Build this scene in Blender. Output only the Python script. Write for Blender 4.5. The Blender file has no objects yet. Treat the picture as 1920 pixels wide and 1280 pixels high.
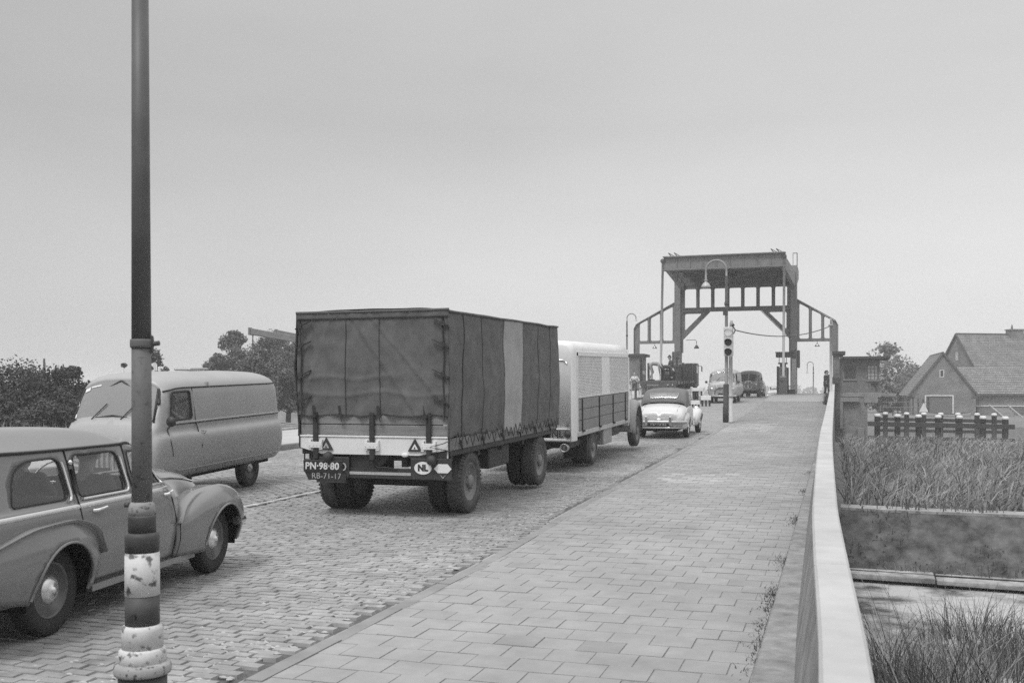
import bpy, bmesh, math, random
from mathutils import Vector, Matrix, noise
from mathutils.geometry import delaunay_2d_cdt
R = math.radians
PI = math.pi
SC = bpy.context.scene
COL = SC.collection
random.seed(7)

# ------------------------------------------------------------------ camera
F = 1900.0; CX = 960.0; YH = 733.0          # focal length, centre and horizon of the photograph in its pixels
TH = math.atan((1567.0 - CX) / F)            # the road runs along +Y, the camera looks this much to its left
CT, ST = math.cos(TH), math.sin(TH)
EYE = 1.75
cam = bpy.data.cameras.new('camera')
cam.sensor_width = 36.0
cam.lens = 36.0 * F / 1920.0
cam.shift_y = (YH - 640.0) / 1920.0
cam.clip_start = 0.1
cam.clip_end = 4000.0
cam.dof.use_dof = True
cam.dof.focus_distance = 17.0
cam.dof.aperture_fstop = 5.6
camo = bpy.data.objects.new('camera', cam)
camo.location = (0, 0, EYE)
camo.rotation_euler = (R(90), 0, TH)
COL.objects.link(camo)
SC.camera = camo

# ------------------------------------------------------------------ light
SUN_EL, SUN_AZ = R(60), R(195)               # azimuth measured from +Y towards +X
world = bpy.data.worlds.new('World')
SC.world = world
world.use_nodes = True
nt = world.node_tree
nt.nodes.clear()
def wn(t, **k):
    n = nt.nodes.new(t)
    for a, b in k.items(): setattr(n, a, b)
    return n
sky = wn('ShaderNodeTexSky', sky_type='NISHITA', sun_disc=False, sun_elevation=SUN_EL, sun_rotation=SUN_AZ)
sky.dust_density = 4.0
bw = wn('ShaderNodeRGBToBW')                 # the photograph is monochrome
bg1 = wn('ShaderNodeBackground')
bg1.inputs['Strength'].default_value = 0.05
tc = wn('ShaderNodeTexCoord')
sep = wn('ShaderNodeSeparateXYZ')
nt.links.new(tc.outputs['Generated'], sep.inputs[0])
ramp = wn('ShaderNodeValToRGB')              # overcast: grey sheet of cloud, a little brighter near the horizon
els = ramp.color_ramp.elements
els[0].position = 0.0; els[0].color = (.55,.55,.55,1)
els[1].position = 1.0; els[1].color = (1.25,1.25,1.25,1)
for p, v in ((.10, .49), (.25, .39), (.42, .42), (.6,.80)):
    e = els.new(p); e.color = (v, v, v, 1)
nt.links.new(sep.outputs['Z'], ramp.inputs[0])
nz = wn('ShaderNodeTexNoise')
nz.inputs['Scale'].default_value = 2.2; nz.inputs['Detail'].default_value = 4.0
mp = wn('ShaderNodeMapping'); mp.inputs['Scale'].default_value = (1, 1, 3.2)
nt.links.new(tc.outputs['Generated'], mp.inputs[0]); nt.links.new(mp.outputs[0], nz.inputs[0])
mr = wn('ShaderNodeMapRange'); mr.inputs[1].default_value = .3; mr.inputs[2].default_value = .7
mr.inputs[3].default_value = .93; mr.inputs[4].default_value = 1.07
nt.links.new(nz.outputs[0], mr.inputs[0])
dotn = wn('ShaderNodeVectorMath', operation='DOT_PRODUCT')   # the cloud is thinner, so brighter, over to the right of the road
dotn.inputs[1].default_value = (.80, .60, 0)
nt.links.new(tc.outputs['Generated'], dotn.inputs[0])
mr2 = wn('ShaderNodeMapRange'); mr2.inputs[1].default_value = -.25; mr2.inputs[2].default_value = 1.0
mr2.inputs[3].default_value = .82; mr2.inputs[4].default_value = 1.38
nt.links.new(dotn.outputs['Value'], mr2.inputs[0])
m1 = wn('ShaderNodeMath', operation='MULTIPLY'); nt.links.new(mr.outputs[0], m1.inputs[0]); nt.links.new(mr2.outputs[0], m1.inputs[1])
mx = wn('ShaderNodeMix', data_type='RGBA', blend_type='MULTIPLY'); mx.inputs[0].default_value = 1.0
nt.links.new(ramp.outputs[0], mx.inputs[6]); nt.links.new(m1.outputs[0], mx.inputs[7])
bg2 = wn('ShaderNodeBackground'); bg2.inputs['Strength'].default_value = 1.0
nt.links.new(mx.outputs[2], bg2.inputs[0])
nt.links.new(sky.outputs[0], bw.inputs[0]); nt.links.new(bw.outputs[0], bg1.inputs[0])
addw = wn('ShaderNodeAddShader'); outw = wn('ShaderNodeOutputWorld')
nt.links.new(bg1.outputs[0], addw.inputs[0]); nt.links.new(bg2.outputs[0], addw.inputs[1])
nt.links.new(addw.outputs[0], outw.inputs['Surface'])

sl = bpy.data.lights.new('sun', 'SUN')
sl.energy = 1.5
sl.angle = R(16)
so = bpy.data.objects.new('sun', sl)
sd = Vector((math.sin(SUN_AZ)*math.cos(SUN_EL), math.cos(SUN_AZ)*math.cos(SUN_EL), math.sin(SUN_EL)))
so.rotation_euler = sd.to_track_quat('Z', 'Y').to_euler()
COL.objects.link(so)

SC.view_settings.view_transform = 'Standard'
SC.view_settings.look = 'None'
SC.view_settings.exposure = 0.08
SC.view_settings.gamma = 1.0
SC.view_settings.use_curve_mapping = False
SC.render.engine = 'CYCLES'
SC.cycles.use_denoising = False
SC.cycles.caustics_reflective = False; SC.cycles.caustics_refractive = False; SC.cycles.sample_clamp_indirect = 3.0
SC.cycles.max_bounces = 6
SC.cycles.transparent_max_bounces = 12
SC.cycles.volume_bounces = 2

# ------------------------------------------------------------------ materials
_mats = {}
def mat(name, v, rough=.65, var=.15, scale=6.0, metal=0.0, bump=0.0, bscale=40.0, spots=0.0, spotv=.05, spotscale=14.0, spec=.5, stretch=None, place=False, patches=0.0):
    """grey procedural material: base value v with noise variation, fine relief and optional dark wear spots"""
    if name in _mats: return _mats[name]
    m = bpy.data.materials.new(name); m.use_nodes = True
    t = m.node_tree; b = t.nodes['Principled BSDF']
    def N(k): return t.nodes.new(k)
    L = t.links.new
    tc = N('ShaderNodeTexCoord'); src = tc.outputs['Object']
    if place: src = N('ShaderNodeNewGeometry').outputs['Position']     # pieces of one surface: tone runs on from piece to piece
    if stretch:
        mp = N('ShaderNodeMapping'); mp.inputs['Scale'].default_value = stretch
        L(src, mp.inputs[0]); src = mp.outputs[0]
    n = N('ShaderNodeTexNoise'); n.inputs['Scale'].default_value = scale; n.inputs['Detail'].default_value = 5
    n.inputs['Roughness'].default_value = .62
    L(src, n.inputs[0])
    r = N('ShaderNodeMapRange'); r.inputs[1].default_value = .3; r.inputs[2].default_value = .7
    r.inputs[3].default_value = v*(1-var); r.inputs[4].default_value = v*(1+var)
    L(n.outputs[0], r.inputs[0])
    col = r.outputs[0]
    if patches:
        n4 = N('ShaderNodeTexNoise'); n4.inputs['Scale'].default_value = .38; n4.inputs['Detail'].default_value = 7; n4.inputs['Roughness'].default_value = .7
        L(src, n4.inputs[0])
        r4 = N('ShaderNodeMapRange'); r4.inputs[1].default_value = .35; r4.inputs[2].default_value = .65; r4.inputs[3].default_value = 1-patches; r4.inputs[4].default_value = 1+patches
        L(n4.outputs[0], r4.inputs[0])
        ml = N('ShaderNodeMath'); ml.operation = 'MULTIPLY'; L(col, ml.inputs[0]); L(r4.outputs[0], ml.inputs[1]); col = ml.outputs[0]
    if spots:
        n2 = N('ShaderNodeTexNoise'); n2.inputs['Scale'].default_value = spotscale; n2.inputs['Detail'].default_value = 3
        L(src, n2.inputs[0])
        r2 = N('ShaderNodeMapRange'); r2.inputs[1].default_value = .575 - .12*spots; r2.inputs[2].default_value = .69 - .12*spots
        L(n2.outputs[0], r2.inputs[0])
        mx = N('ShaderNodeMix'); mx.data_type = 'FLOAT'
        L(r2.outputs[0], mx.inputs[0]); L(col, mx.inputs[2]); mx.inputs[3].default_value = spotv
        col = mx.outputs[0]
    cc = N('ShaderNodeCombineColor')
    for k in range(3): L(col, cc.inputs[k])
    L(cc.outputs[0], b.inputs['Base Color'])
    b.inputs['Roughness'].default_value = rough
    b.inputs['Metallic'].default_value = metal
    b.inputs['Specular IOR Level'].default_value = spec
    if bump:
        n3 = N('ShaderNodeTexNoise'); n3.inputs['Scale'].default_value = bscale; n3.inputs['Detail'].default_value = 4
        L(src, n3.inputs[0])
        bp = N('ShaderNodeBump'); bp.inputs['Strength'].default_value = bump; bp.inputs['Distance'].default_value = .01
        L(n3.outputs[0], bp.inputs['Height']); L(bp.outputs[0], b.inputs['Normal'])
    _mats[name] = m
    return m

def glass_mat(name, tint=.82, haze=.06):
    if name in _mats: return _mats[name]
    m = bpy.data.materials.new(name); m.use_nodes = True
    t = m.node_tree; t.nodes.clear()
    N = t.nodes.new; L = t.links.new
    tr = N('ShaderNodeBsdfTransparent'); tr.inputs[0].default_value = (tint, tint, tint, 1)
    gl = N('ShaderNodeBsdfGlossy'); gl.inputs['Roughness'].default_value = .03; gl.inputs[0].default_value = (.9,.9,.9,1)
    df = N('ShaderNodeBsdfDiffuse'); df.inputs[0].default_value = (.5,.5,.5,1)
    fr = N('ShaderNodeFresnel'); ge = N('ShaderNodeNewGeometry'); ior = N('ShaderNodeMapRange')   # a thin pane reflects alike from both sides
    ior.inputs[3].default_value = 1.5; ior.inputs[4].default_value = 1/1.5
    L(ge.outputs['Backfacing'], ior.inputs[0]); L(ior.outputs[0], fr.inputs[0])
    m1 = N('ShaderNodeMixShader'); m1.inputs[0].default_value = haze
    L(tr.outputs[0], m1.inputs[1]); L(df.outputs[0], m1.inputs[2])
    m2 = N('ShaderNodeMixShader'); L(fr.outputs[0], m2.inputs[0]); L(m1.outputs[0], m2.inputs[1]); L(gl.outputs[0], m2.inputs[2])
    o = N('ShaderNodeOutputMaterial'); L(m2.outputs[0], o.inputs[0])
    _mats[name] = m
    return m

def brick_mat(name, v, mortar, bw_=.22, bh=.065, axis='XZ', offset=.5, msize=.012, var=.25, rough=.85, big=.12, bump=.3):
    """procedural brick courses on object coordinates, for walls too far off to tell the bricks apart"""
    if name in _mats: return _mats[name]
    m = bpy.data.materials.new(name); m.use_nodes = True
    t = m.node_tree; b = t.nodes['Principled BSDF']; N = t.nodes.new; L = t.links.new
    tc = N('ShaderNodeTexCoord'); sp = N('ShaderNodeSeparateXYZ'); cb = N('ShaderNodeCombineXYZ')
    L(tc.outputs['Object'], sp.inputs[0])
    if axis == 'XZ':
        ad = N('ShaderNodeMath'); ad.operation = 'ADD'
        L(sp.outputs[0], ad.inputs[0]); L(sp.outputs[1], ad.inputs[1]); L(ad.outputs[0], cb.inputs[0]); L(sp.outputs[2], cb.inputs[1])
    elif axis == 'YZ':
        L(sp.outputs[1], cb.inputs[0]); L(sp.outputs[2], cb.inputs[1])
    elif axis == 'XZonly':
        L(sp.outputs[0], cb.inputs[0]); L(sp.outputs[2], cb.inputs[1])
    else:
        L(sp.outputs[0], cb.inputs[0]); L(sp.outputs[1], cb.inputs[1])
    bt = N('ShaderNodeTexBrick'); bt.offset = offset
    bt.inputs['Scale'].default_value = 1.0; bt.inputs['Brick Width'].default_value = bw_; bt.inputs['Row Height'].default_value = bh
    bt.inputs['Mortar Size'].default_value = msize; bt.inputs['Bias'].default_value = 0
    a = v*(1-var); c = v*(1+var)
    bt.inputs['Color1'].default_value = (a,a,a,1); bt.inputs['Color2'].default_value = (c,c,c,1); bt.inputs['Mortar'].default_value = (mortar,)*3+(1,)
    L(cb.outputs[0], bt.inputs[0])
    n = N('ShaderNodeTexNoise'); n.inputs['Scale'].default_value = .9; n.inputs['Detail'].default_value = 6
    L(tc.outputs['Object'], n.inputs[0])
    r = N('ShaderNodeMapRange'); r.inputs[1].default_value = .3; r.inputs[2].default_value = .7; r.inputs[3].default_value = 1-big*2; r.inputs[4].default_value = 1+big*2
    L(n.outputs[0], r.inputs[0])
    mx = N('ShaderNodeMix'); mx.data_type = 'RGBA'; mx.blend_type = 'MULTIPLY'; mx.inputs[0].default_value = 1
    L(bt.outputs[0], mx.inputs[6]); L(r.outputs[0], mx.inputs[7]); L(mx.outputs[2], b.inputs['Base Color'])
    b.inputs['Roughness'].default_value = rough
    bp = N('ShaderNodeBump'); bp.inputs['Strength'].default_value = bump; bp.inputs['Distance'].default_value = .01; bp.invert = True
    L(bt.outputs['Fac'], bp.inputs['Height']); L(bp.outputs[0], b.inputs['Normal'])
    _mats[name] = m
    return m

# ------------------------------------------------------------------ mesh helpers
class MB:
    def __init__(s): s.v = []; s.f = []; s.sm = []; s.mi = []; s.m = 0
    def add(s, vs, fs, smooth=False):
        o = len(s.v)
        s.v += [tuple(p) for p in vs]
        for q in fs:
            s.f.append(tuple(i+o for i in q)); s.sm.append(smooth); s.mi.append(s.m)
        return s
    def box(s, x0, x1, y0, y1, z0, z1, M=None):
        vs = [(x0,y0,z0),(x1,y0,z0),(x1,y1,z0),(x0,y1,z0),(x0,y0,z1),(x1,y0,z1),(x1,y1,z1),(x0,y1,z1)]
        if M is not None: vs = [M @ Vector(p) for p in vs]
        return s.add(vs, [(0,3,2,1),(4,5,6,7),(0,1,5,4),(1,2,6,5),(2,3,7,6),(3,0,4,7)])
    def bar(s, a, b, w, h, up=(0,0,1)):
        """square bar from a to b, width w, height h"""
        a = Vector(a); b = Vector(b); d = (b-a); L = d.length; d.normalize()
        u = Vector(up)
        sx = d.cross(u)
        if sx.length < 1e-4: sx = d.cross(Vector((1,0,0)))
        sx.normalize(); uz = sx.cross(d)
        M = Matrix(((sx.x,d.x,uz.x,a.x),(sx.y,d.y,uz.y,a.y),(sx.z,d.z,uz.z,a.z),(0,0,0,1)))
        return s.box(-w/2, w/2, 0, L, -h/2, h/2, M)
    def tube(s, pts, r, n=8, cap=True, smooth=True, closed=False):
        pts = [Vector(p) for p in pts]; k = len(pts)
        rs = r if isinstance(r, (list, tuple)) else [r]*k
        vs = []; prev = None
        for i, p in enumerate(pts):
            if closed: d = pts[(i+1) % k] - pts[i-1]
            else: d = pts[min(i+1,k-1)] - pts[max(i-1,0)]
            if d.length < 1e-9: d = Vector((0,0,1))
            d.normalize()
            if prev is None:
                a = d.cross(Vector((0,0,1)))
                if a.length < 1e-3: a = d.cross(Vector((1,0,0)))
            else:
                a = prev - d*prev.dot(d)
            a.normalize(); prev = a; b = d.cross(a)
            for j in range(n):
                t = 2*PI*j/n
                vs.append(p + a*(rs[i]*math.cos(t)) + b*(rs[i]*math.sin(t)))
        fs = []
        for i in range(k if closed else k-1):
            i2 = (i+1) % k
            for j in range(n):
                fs.append((i*n+j, i2*n+j, i2*n+(j+1)%n, i*n+(j+1)%n))
        s.add(vs, [tuple(reversed(q)) for q in fs], smooth)
        if cap and not closed:
            o = len(s.v) - len(vs)
            s.f.append(tuple(o+j for j in range(n))); s.sm.append(False); s.mi.append(s.m)
            s.f.append(tuple(o+(k-1)*n+j for j in reversed(range(n)))); s.sm.append(False); s.mi.append(s.m)
        return s
    def lathe(s, prof, n=24, c=(0,0,0), axis='Z', smooth=True, M=None):
        """prof: list of (radius, height) from bottom to top"""
        vs = []
        for r, h in prof:
            for j in range(n):
                t = 2*PI*j/n; a = r*math.cos(t); b = r*math.sin(t)
                p = (a,b,h) if axis == 'Z' else ((a,h,-b) if axis == 'Y' else (h,a,b))
                vs.append((p[0]+c[0], p[1]+c[1], p[2]+c[2]))
        if M is not None: vs = [M @ Vector(p) for p in vs]
        fs = []
        for i in range(len(prof)-1):
            for j in range(n):
                fs.append((i*n+j, i*n+(j+1)%n, (i+1)*n+(j+1)%n, (i+1)*n+j))
        if prof[0][0] > 1e-6: fs.append(tuple(reversed(range(n))))
        if prof[-1][0] > 1e-6: fs.append(tuple((len(prof)-1)*n+j for j in range(n)))
        return s.add(vs, fs, smooth)
    def ball(s, c, r, n=10, sq=(1,1,1)):
        k = max(4, n//2)
        prof = []
        vs = []; fs = []
        for i in range(k+1):
            p = PI*i/k
            for j in range(n):
                t = 2*PI*j/n
                vs.append((c[0]+r*sq[0]*math.sin(p)*math.cos(t), c[1]+r*sq[1]*math.sin(p)*math.sin(t), c[2]-r*sq[2]*math.cos(p)))
        for i in range(k):
            for j in range(n):
                fs.append((i*n+j, i*n+(j+1)%n, (i+1)*n+(j+1)%n, (i+1)*n+j))
        return s.add(vs, fs, True)
    def prism(s, poly, h0, h1, fn, smooth=False):
        """poly 2D ccw, extruded from h0 to h1; fn(u, v, h) -> point"""
        n = len(poly)
        vs = [fn(u, v, h0) for u, v in poly] + [fn(u, v, h1) for u, v in poly]
        fs = [tuple(reversed(range(n))), tuple(range(n, 2*n))]
        for i in range(n): fs.append((i, (i+1)%n, n+(i+1)%n, n+i))
        return s.add(vs, fs, smooth)
    def plate(s, outline, holes, h0, h1, fn):
        """flat plate with holes, extruded"""
        pts = []; edges = []
        loops = [outline] + holes
        for lp in loops:
            o = len(pts); n = len(lp); pts += [Vector(p) for p in lp]
            edges += [(o+i, o+(i+1)%n) for i in range(n)]
        V, E, FF, *_ = delaunay_2d_cdt(pts, edges, [], 0, 1e-6)
        keep = []
        for t in FF:
            cx = sum(V[i].x for i in t)/3; cy = sum(V[i].y for i in t)/3
            if inpoly(cx, cy, outline) and not any(inpoly(cx, cy, h) for h in holes): keep.append(tuple(t))
        for hh, rev in ((h0, True), (h1, False)):
            s.add([fn(p.x, p.y, hh) for p in V], [tuple(reversed(t)) if rev else t for t in keep])
        for lp in loops:
            n = len(lp)
            s.add([fn(p[0], p[1], h0) for p in lp] + [fn(p[0], p[1], h1) for p in lp], [(i, (i+1)%n, n+(i+1)%n, n+i) for i in range(n)])
        return s
    def build(s, name, m, parent=None, bevel=0, seg=1, fix=False, solid=0, sub=0, dbl=0):
        me = bpy.data.meshes.new(name)
        me.from_pydata(s.v, [], s.f)
        ms = m if isinstance(m, (list, tuple)) else [m]
        for q in ms: me.materials.append(q)
        if any(s.sm): me.polygons.foreach_set('use_smooth', s.sm)
        if len(ms) > 1: me.polygons.foreach_set('material_index', s.mi)
        if fix or dbl:
            bm = bmesh.new(); bm.from_mesh(me)
            if dbl: bmesh.ops.remove_doubles(bm, verts=bm.verts, dist=dbl)
            if fix: bmesh.ops.recalc_face_normals(bm, faces=bm.faces)
            bm.to_mesh(me); bm.free()
        me.update()
        o = bpy.data.objects.new(name, me); COL.objects.link(o)
        if parent is not None: o.parent = parent
        if solid:
            q = o.modifiers.new('thickness', 'SOLIDIFY'); q.thickness = solid; q.offset = -1
        if bevel:
            q = o.modifiers.new('edges', 'BEVEL'); q.width = bevel; q.segments = seg; q.limit_method = 'ANGLE'; q.angle_limit = R(40)
        return o

def inpoly(x, y, P):
    c = False; n = len(P); j = n-1
    for i in range(n):
        xi, yi = P[i][0], P[i][1]; xj, yj = P[j][0], P[j][1]
        if (yi > y) != (yj > y) and x < (xj-xi)*(y-yi)/(yj-yi)+xi: c = not c
        j = i
    return c

def rpoly(P, r, n=4):
    """round the corners of a polygon"""
    out = []; k = len(P)
    rs = r if isinstance(r, (list, tuple)) else [r]*k
    for i in range(k):
        p = Vector(P[i]); a = Vector(P[i-1])-p; b = Vector(P[(i+1)%k])-p
        q = min(rs[i], a.length*.49, b.length*.49)
        if q < 1e-5: out.append(tuple(p)); continue
        s0 = p+a.normalized()*q; s1 = p+b.normalized()*q
        for j in range(n+1):
            t = j/n
            out.append(tuple(s0*(1-t)**2 + p*(2*t*(1-t)) + s1*t*t))
    return out

def rrect(x0, x1, y0, y1, r, n=4): return rpoly([(x0,y0),(x1,y0),(x1,y1),(x0,y1)], r, n)

def pchip(xs, ys):
    n = len(xs); h = [xs[i+1]-xs[i] for i in range(n-1)]; dl = [(ys[i+1]-ys[i])/h[i] for i in range(n-1)]
    m = [dl[0]] + [0 if dl[i-1]*dl[i] <= 0 else 2/(1/dl[i-1]+1/dl[i]) for i in range(1, n-1)] + [dl[-1]]
    def f(x):
        if x <= xs[0]: return ys[0]
        if x >= xs[-1]: return ys[-1]
        i = 0
        while x > xs[i+1]: i += 1
        u = (x-xs[i])/h[i]
        return (2*u**3-3*u*u+1)*ys[i]+(u**3-2*u*u+u)*h[i]*m[i]+(-2*u**3+3*u*u)*ys[i+1]+(u**3-u*u)*h[i]*m[i+1]
    return f

# ------------------------------------------------------------------ scene tree helpers
def tag(o, label=None, cat=None, group=None, kind=None):
    if label: o['label'] = label
    if cat: o['category'] = cat
    if group: o['group'] = group
    if kind: o['kind'] = kind
    return o
def thing(name, label, cat, loc=(0,0,0), rz=0, group=None, rx=0, ry=0):
    o = bpy.data.objects.new(name, None); COL.objects.link(o)
    o.location = loc; o.rotation_euler = (rx, ry, rz); o.empty_display_size = .2
    return tag(o, label, cat, group)
_kids = {}
def dup(root, loc=None, rz=None, label=None, parent=None):
    r = root.copy(); COL.objects.link(r)
    if parent is not None: r.parent = parent
    if loc is not None: r.location = loc
    if rz is not None: r.rotation_euler = (r.rotation_euler[0], r.rotation_euler[1], rz)
    if label: r['label'] = label
    for ch in list(root.children): dup(ch, parent=r)
    return r

def gx(px, Y):
    """world X of the photograph's column px at road distance Y, and its depth from the camera"""
    u = (px-CX)/F; d = Y/(CT+u*ST)
    return d*(-ST+u*CT), d
def at(px, py, d):
    u = (px-CX)/F
    return Vector((d*(-ST+u*CT), d*(CT+u*ST), EYE-(py-YH)/F*d))

# ------------------------------------------------------------------ levels
road_z = pchip([-30,8,14,20,32,45,61,72,82,88,95,110,150,260], [0,0,.03,.09,.29,.6,1.02,1.22,1.30,1.31,1.2,.55,-.6,-.9])
kerb_h = pchip([-30,20,60,82,120], [.12,.12,.16,.24,.24])
walk_z = lambda Y: road_z(Y)+kerb_h(Y)
kerb_x = pchip([-30,3,9,14,26,40,50,75,84,120], [-3.17,-3.17,-3.22,-3.43,-3.64,-3.78,-3.87,-4.36,-4.45,-4.5])
left_x = pchip([-30,10,24.6,59.5,70,84,120], [-18,-16,-14.3,-12.4,-12.9,-13.2,-13.2])
WALK_R = -.45
WATER = -2.6
# ================================================================== the setting
M_sett = mat('road_sett', .29, rough=.62, var=.30, scale=4.5, place=True, patches=.22, bump=.25, bscale=90)
M_joint = mat('road_joint', .10, rough=.95, var=.3, scale=30)
M_slab = mat('paving_slab', .30, rough=.85, var=.12, scale=3.5, place=True, patches=.14, bump=.15, bscale=120)
M_slab2 = mat('paving_slab_pale', .39, rough=.85, var=.10, scale=2.0, place=True, bump=.15, bscale=120)
M_slab3 = mat('paving_slab_dark', .272, rough=.85, var=.14, scale=2.3, place=True, patches=.14, bump=.15, bscale=120)
M_sand = mat('paving_sand', .24, rough=.95, var=.3, scale=25)
M_conc = mat('weathered_concrete', .30, rough=.9, var=.28, scale=3.0, bump=.35, bscale=60, spots=.15, spotv=.16, spotscale=7)
M_cap = mat('parapet_cap', .43, rough=.75, var=.16, scale=1.8, bump=.2, bscale=60, spots=0)
M_bank = mat('bank_concrete', .078, rough=.95, var=.75, scale=2.6, bump=.7, bscale=18, stretch=(1,1,.6))
M_ledge = mat('ledge_concrete', .30, rough=.9, var=.45, scale=3, bump=.5, place=True, patches=.3)
M_earth = mat('grassy_earth', .13, rough=.95, var=.4, scale=2.0, bump=.6, bscale=10)
M_meadow = mat('meadow', .17, rough=.95, var=.3, scale=.3, bump=.4, bscale=3)

def strip(name, m, ys, xl, xr, zf, nx=1, kind='structure'):
    """sheet between two lines, following the road's rise"""
    b = MB(); vs = []; fs = []
    for i, Y in enumerate(ys):
        for k in range(nx+1):
            x = xl(Y)+(xr(Y)-xl(Y))*k/nx
            vs.append((x, Y, zf(Y)))
    for i in range(len(ys)-1):
        for k in range(nx):
            a = i*(nx+1)+k
            fs.append((a, a+1, a+nx+2, a+nx+1))
    b.add(vs, fs, True)
    o = b.build(name, m)
    if kind: o['kind'] = kind
    return o
YS = [-6+i*1.0 for i in range(0, 160)]
SETT_END = 34.0

# --- one ground sheet to the horizon
def ground_h(x, y):
    # canal across the road, reed bank and pond on the right, low land elsewhere
    land = -1.0
    canal = -4.2
    def band(v, a, b, e):      # 1 inside a..b, soft edges of width e
        return max(0, min(1, (v-a)/e+.5))*max(0, min(1, (b-v)/e+.5))
    h = land
    if x > -.2 and y < 78:
        h = -1.35+.25*noise.noise(Vector((x*.2, y*.2, 3)))
        pond = band(y, -60, 26.9-.1*min(max(x, 0), 40), .6)
        h = h*(1-pond)+(-3.2)*pond
    if x < -11:
        h = -.35
        if y > 26: h = -.5
    q = band(y, 72 if x > 0 else 79, 103, 5)
    if x < -14 and y > 45: q = max(q, band(y, 52, 103, 8))
    h = h*(1-q)+canal*q
    if -17 < x < .15 and -8 < y < 150: h = min(h, road_z(y)-.3)
    if y > 160 and abs(x) < 60: h = min(h, -1.2)
    return h
xs = sorted(set([-2500,-1500,-900,-500,-300,-200,-140,-100,-70,-50,-40,-32,-26,-22,-19,-17.2,-16.8,-15,-12,-9,-6,-3,-1,.1,.3,1,2,3,4.5,6,8,10,13,16,20,25,30,36,43,50,60,75,95,130,180,260,400,700,1200,2000,3000]))
ysg = sorted(set([-40,-25,-12,-8.2,-7.8,-4,0,3,6,9,12,15,18,21,23,23.7,24.2,24.7,25.5,26.2,26.6,27,27.4,28.5,30,34,38,42,46,49,52,55,58,62,66,70,73,75,77,79,81,83,86,90,95,99,101,103,105,107,110,116,124,134,149,151,165,190,230,300,420,650,1000,1700,2600,3600]))
b = MB(); vs = [(x, y, ground_h(x, y)) for y in ysg for x in xs]; nxg = len(xs)
fs = [(j*nxg+i, j*nxg+i+1, (j+1)*nxg+i+1, (j+1)*nxg+i) for j in range(len(ysg)-1) for i in range(nxg-1)]
ground = b.add(vs, fs, True).build('ground', M_meadow); ground['kind'] = 'structure'

# --- water
wm = bpy.data.materials.new('canal_water'); wm.use_nodes = True
wb = wm.node_tree.nodes['Principled BSDF']
wb.inputs['Base Color'].default_value = (.11,.11,.11,1); wb.inputs['Roughness'].default_value = .08
wn_ = wm.node_tree.nodes.new('ShaderNodeTexNoise'); wn_.inputs['Scale'].default_value = 2.5; wn_.inputs['Detail'].default_value = 3
wtc = wm.node_tree.nodes.new('ShaderNodeTexCoord'); wm.node_tree.links.new(wtc.outputs['Object'], wn_.inputs[0])
wbp = wm.node_tree.nodes.new('ShaderNodeBump'); wbp.inputs['Strength'].default_value = .12; wbp.inputs['Distance'].default_value = .05
wm.node_tree.links.new(wn_.outputs[0], wbp.inputs['Height']); wm.node_tree.links.new(wbp.outputs[0], wb.inputs['Normal'])
# the still pond carries a film of duckweed
pm = bpy.data.materials.new('pond_water'); pm.use_nodes = True
pt = pm.node_tree; pb = pt.nodes['Principled BSDF']
pn = pt.nodes.new('ShaderNodeTexNoise'); pn.inputs['Scale'].default_value = .55; pn.inputs['Detail'].default_value = 7; pn.inputs['Roughness'].default_value = .65
ptc = pt.nodes.new('ShaderNodeTexCoord'); pt.links.new(ptc.outputs['Object'], pn.inputs[0])
pr = pt.nodes.new('ShaderNodeValToRGB'); pr.color_ramp.elements[0].position = .42; pr.color_ramp.elements[0].color = (.09,.09,.09,1)
pr.color_ramp.elements[1].position = .56; pr.color_ramp.elements[1].color = (.42,.42,.42,1)
pt.links.new(pn.outputs[0], pr.inputs[0]); pt.links.new(pr.outputs[0], pb.inputs['Base Color'])
pr2 = pt.nodes.new('ShaderNodeMapRange'); pr2.inputs[1].default_value = .42; pr2.inputs[2].default_value = .56; pr2.inputs[3].default_value = .05; pr2.inputs[4].default_value = .8
pt.links.new(pn.outputs[0], pr2.inputs[0]); pt.links.new(pr2.outputs[0], pb.inputs['Roughness'])
b = MB(); b.add([(.2,-30,WATER),(40,-30,WATER),(40,24.6,WATER),(.2,24.6,WATER)], [(0,1,2,3)])
b.build('pond_water', pm)['kind'] = 'structure'
b = MB(); b.add([(-300,50,WATER-.03),(300,50,WATER-.03),(300,106,WATER-.03),(-300,106,WATER-.03)], [(0,1,2,3)])
b.build('canal_water', wm)['kind'] = 'structure'

# --- road: bed sheet, setts as pieces near the camera, brick-patterned material beyond
M_roadfar = brick_mat('road_setts_far', .30, .13, .21, .11, axis='XY', msize=.012, var=.18, rough=.75, big=.05)
road = strip('road', M_joint, [y for y in YS if y <= SETT_END], left_x, kerb_x, lambda Y: road_z(Y)-.026, nx=2)
far = strip('road_surface_far', M_roadfar, [y for y in YS if y >= SETT_END], left_x, kerb_x, road_z, nx=2, kind=None)
far.parent = road; far.name = 'road_surface'
def sett_mesh(l, w, name):
    b = MB(); c = .007; h = .034
    vs = [(-l/2,-w/2,-h),(l/2,-w/2,-h),(l/2,w/2,-h),(-l/2,w/2,-h),(-l/2+c,-w/2+c,0),(l/2-c,-w/2+c,0),(l/2-c,w/2-c,0),(-l/2+c,w/2-c,0)]
    me = bpy.data.meshes.new(name); me.from_pydata(vs, [], [(4,5,6,7),(0,1,5,4),(1,2,6,5),(2,3,7,6),(3,0,4,7)])
    me.materials.append(M_sett)
    return me
SL, SW = .205, .104
LINE_X = -8.42
rows = int((SETT_END-3.0)/SW)
setts = []           # (x, y, z, rot, tilt, tilt, tone)
rnd = random.Random(3)
walkd = 0.0
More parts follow.
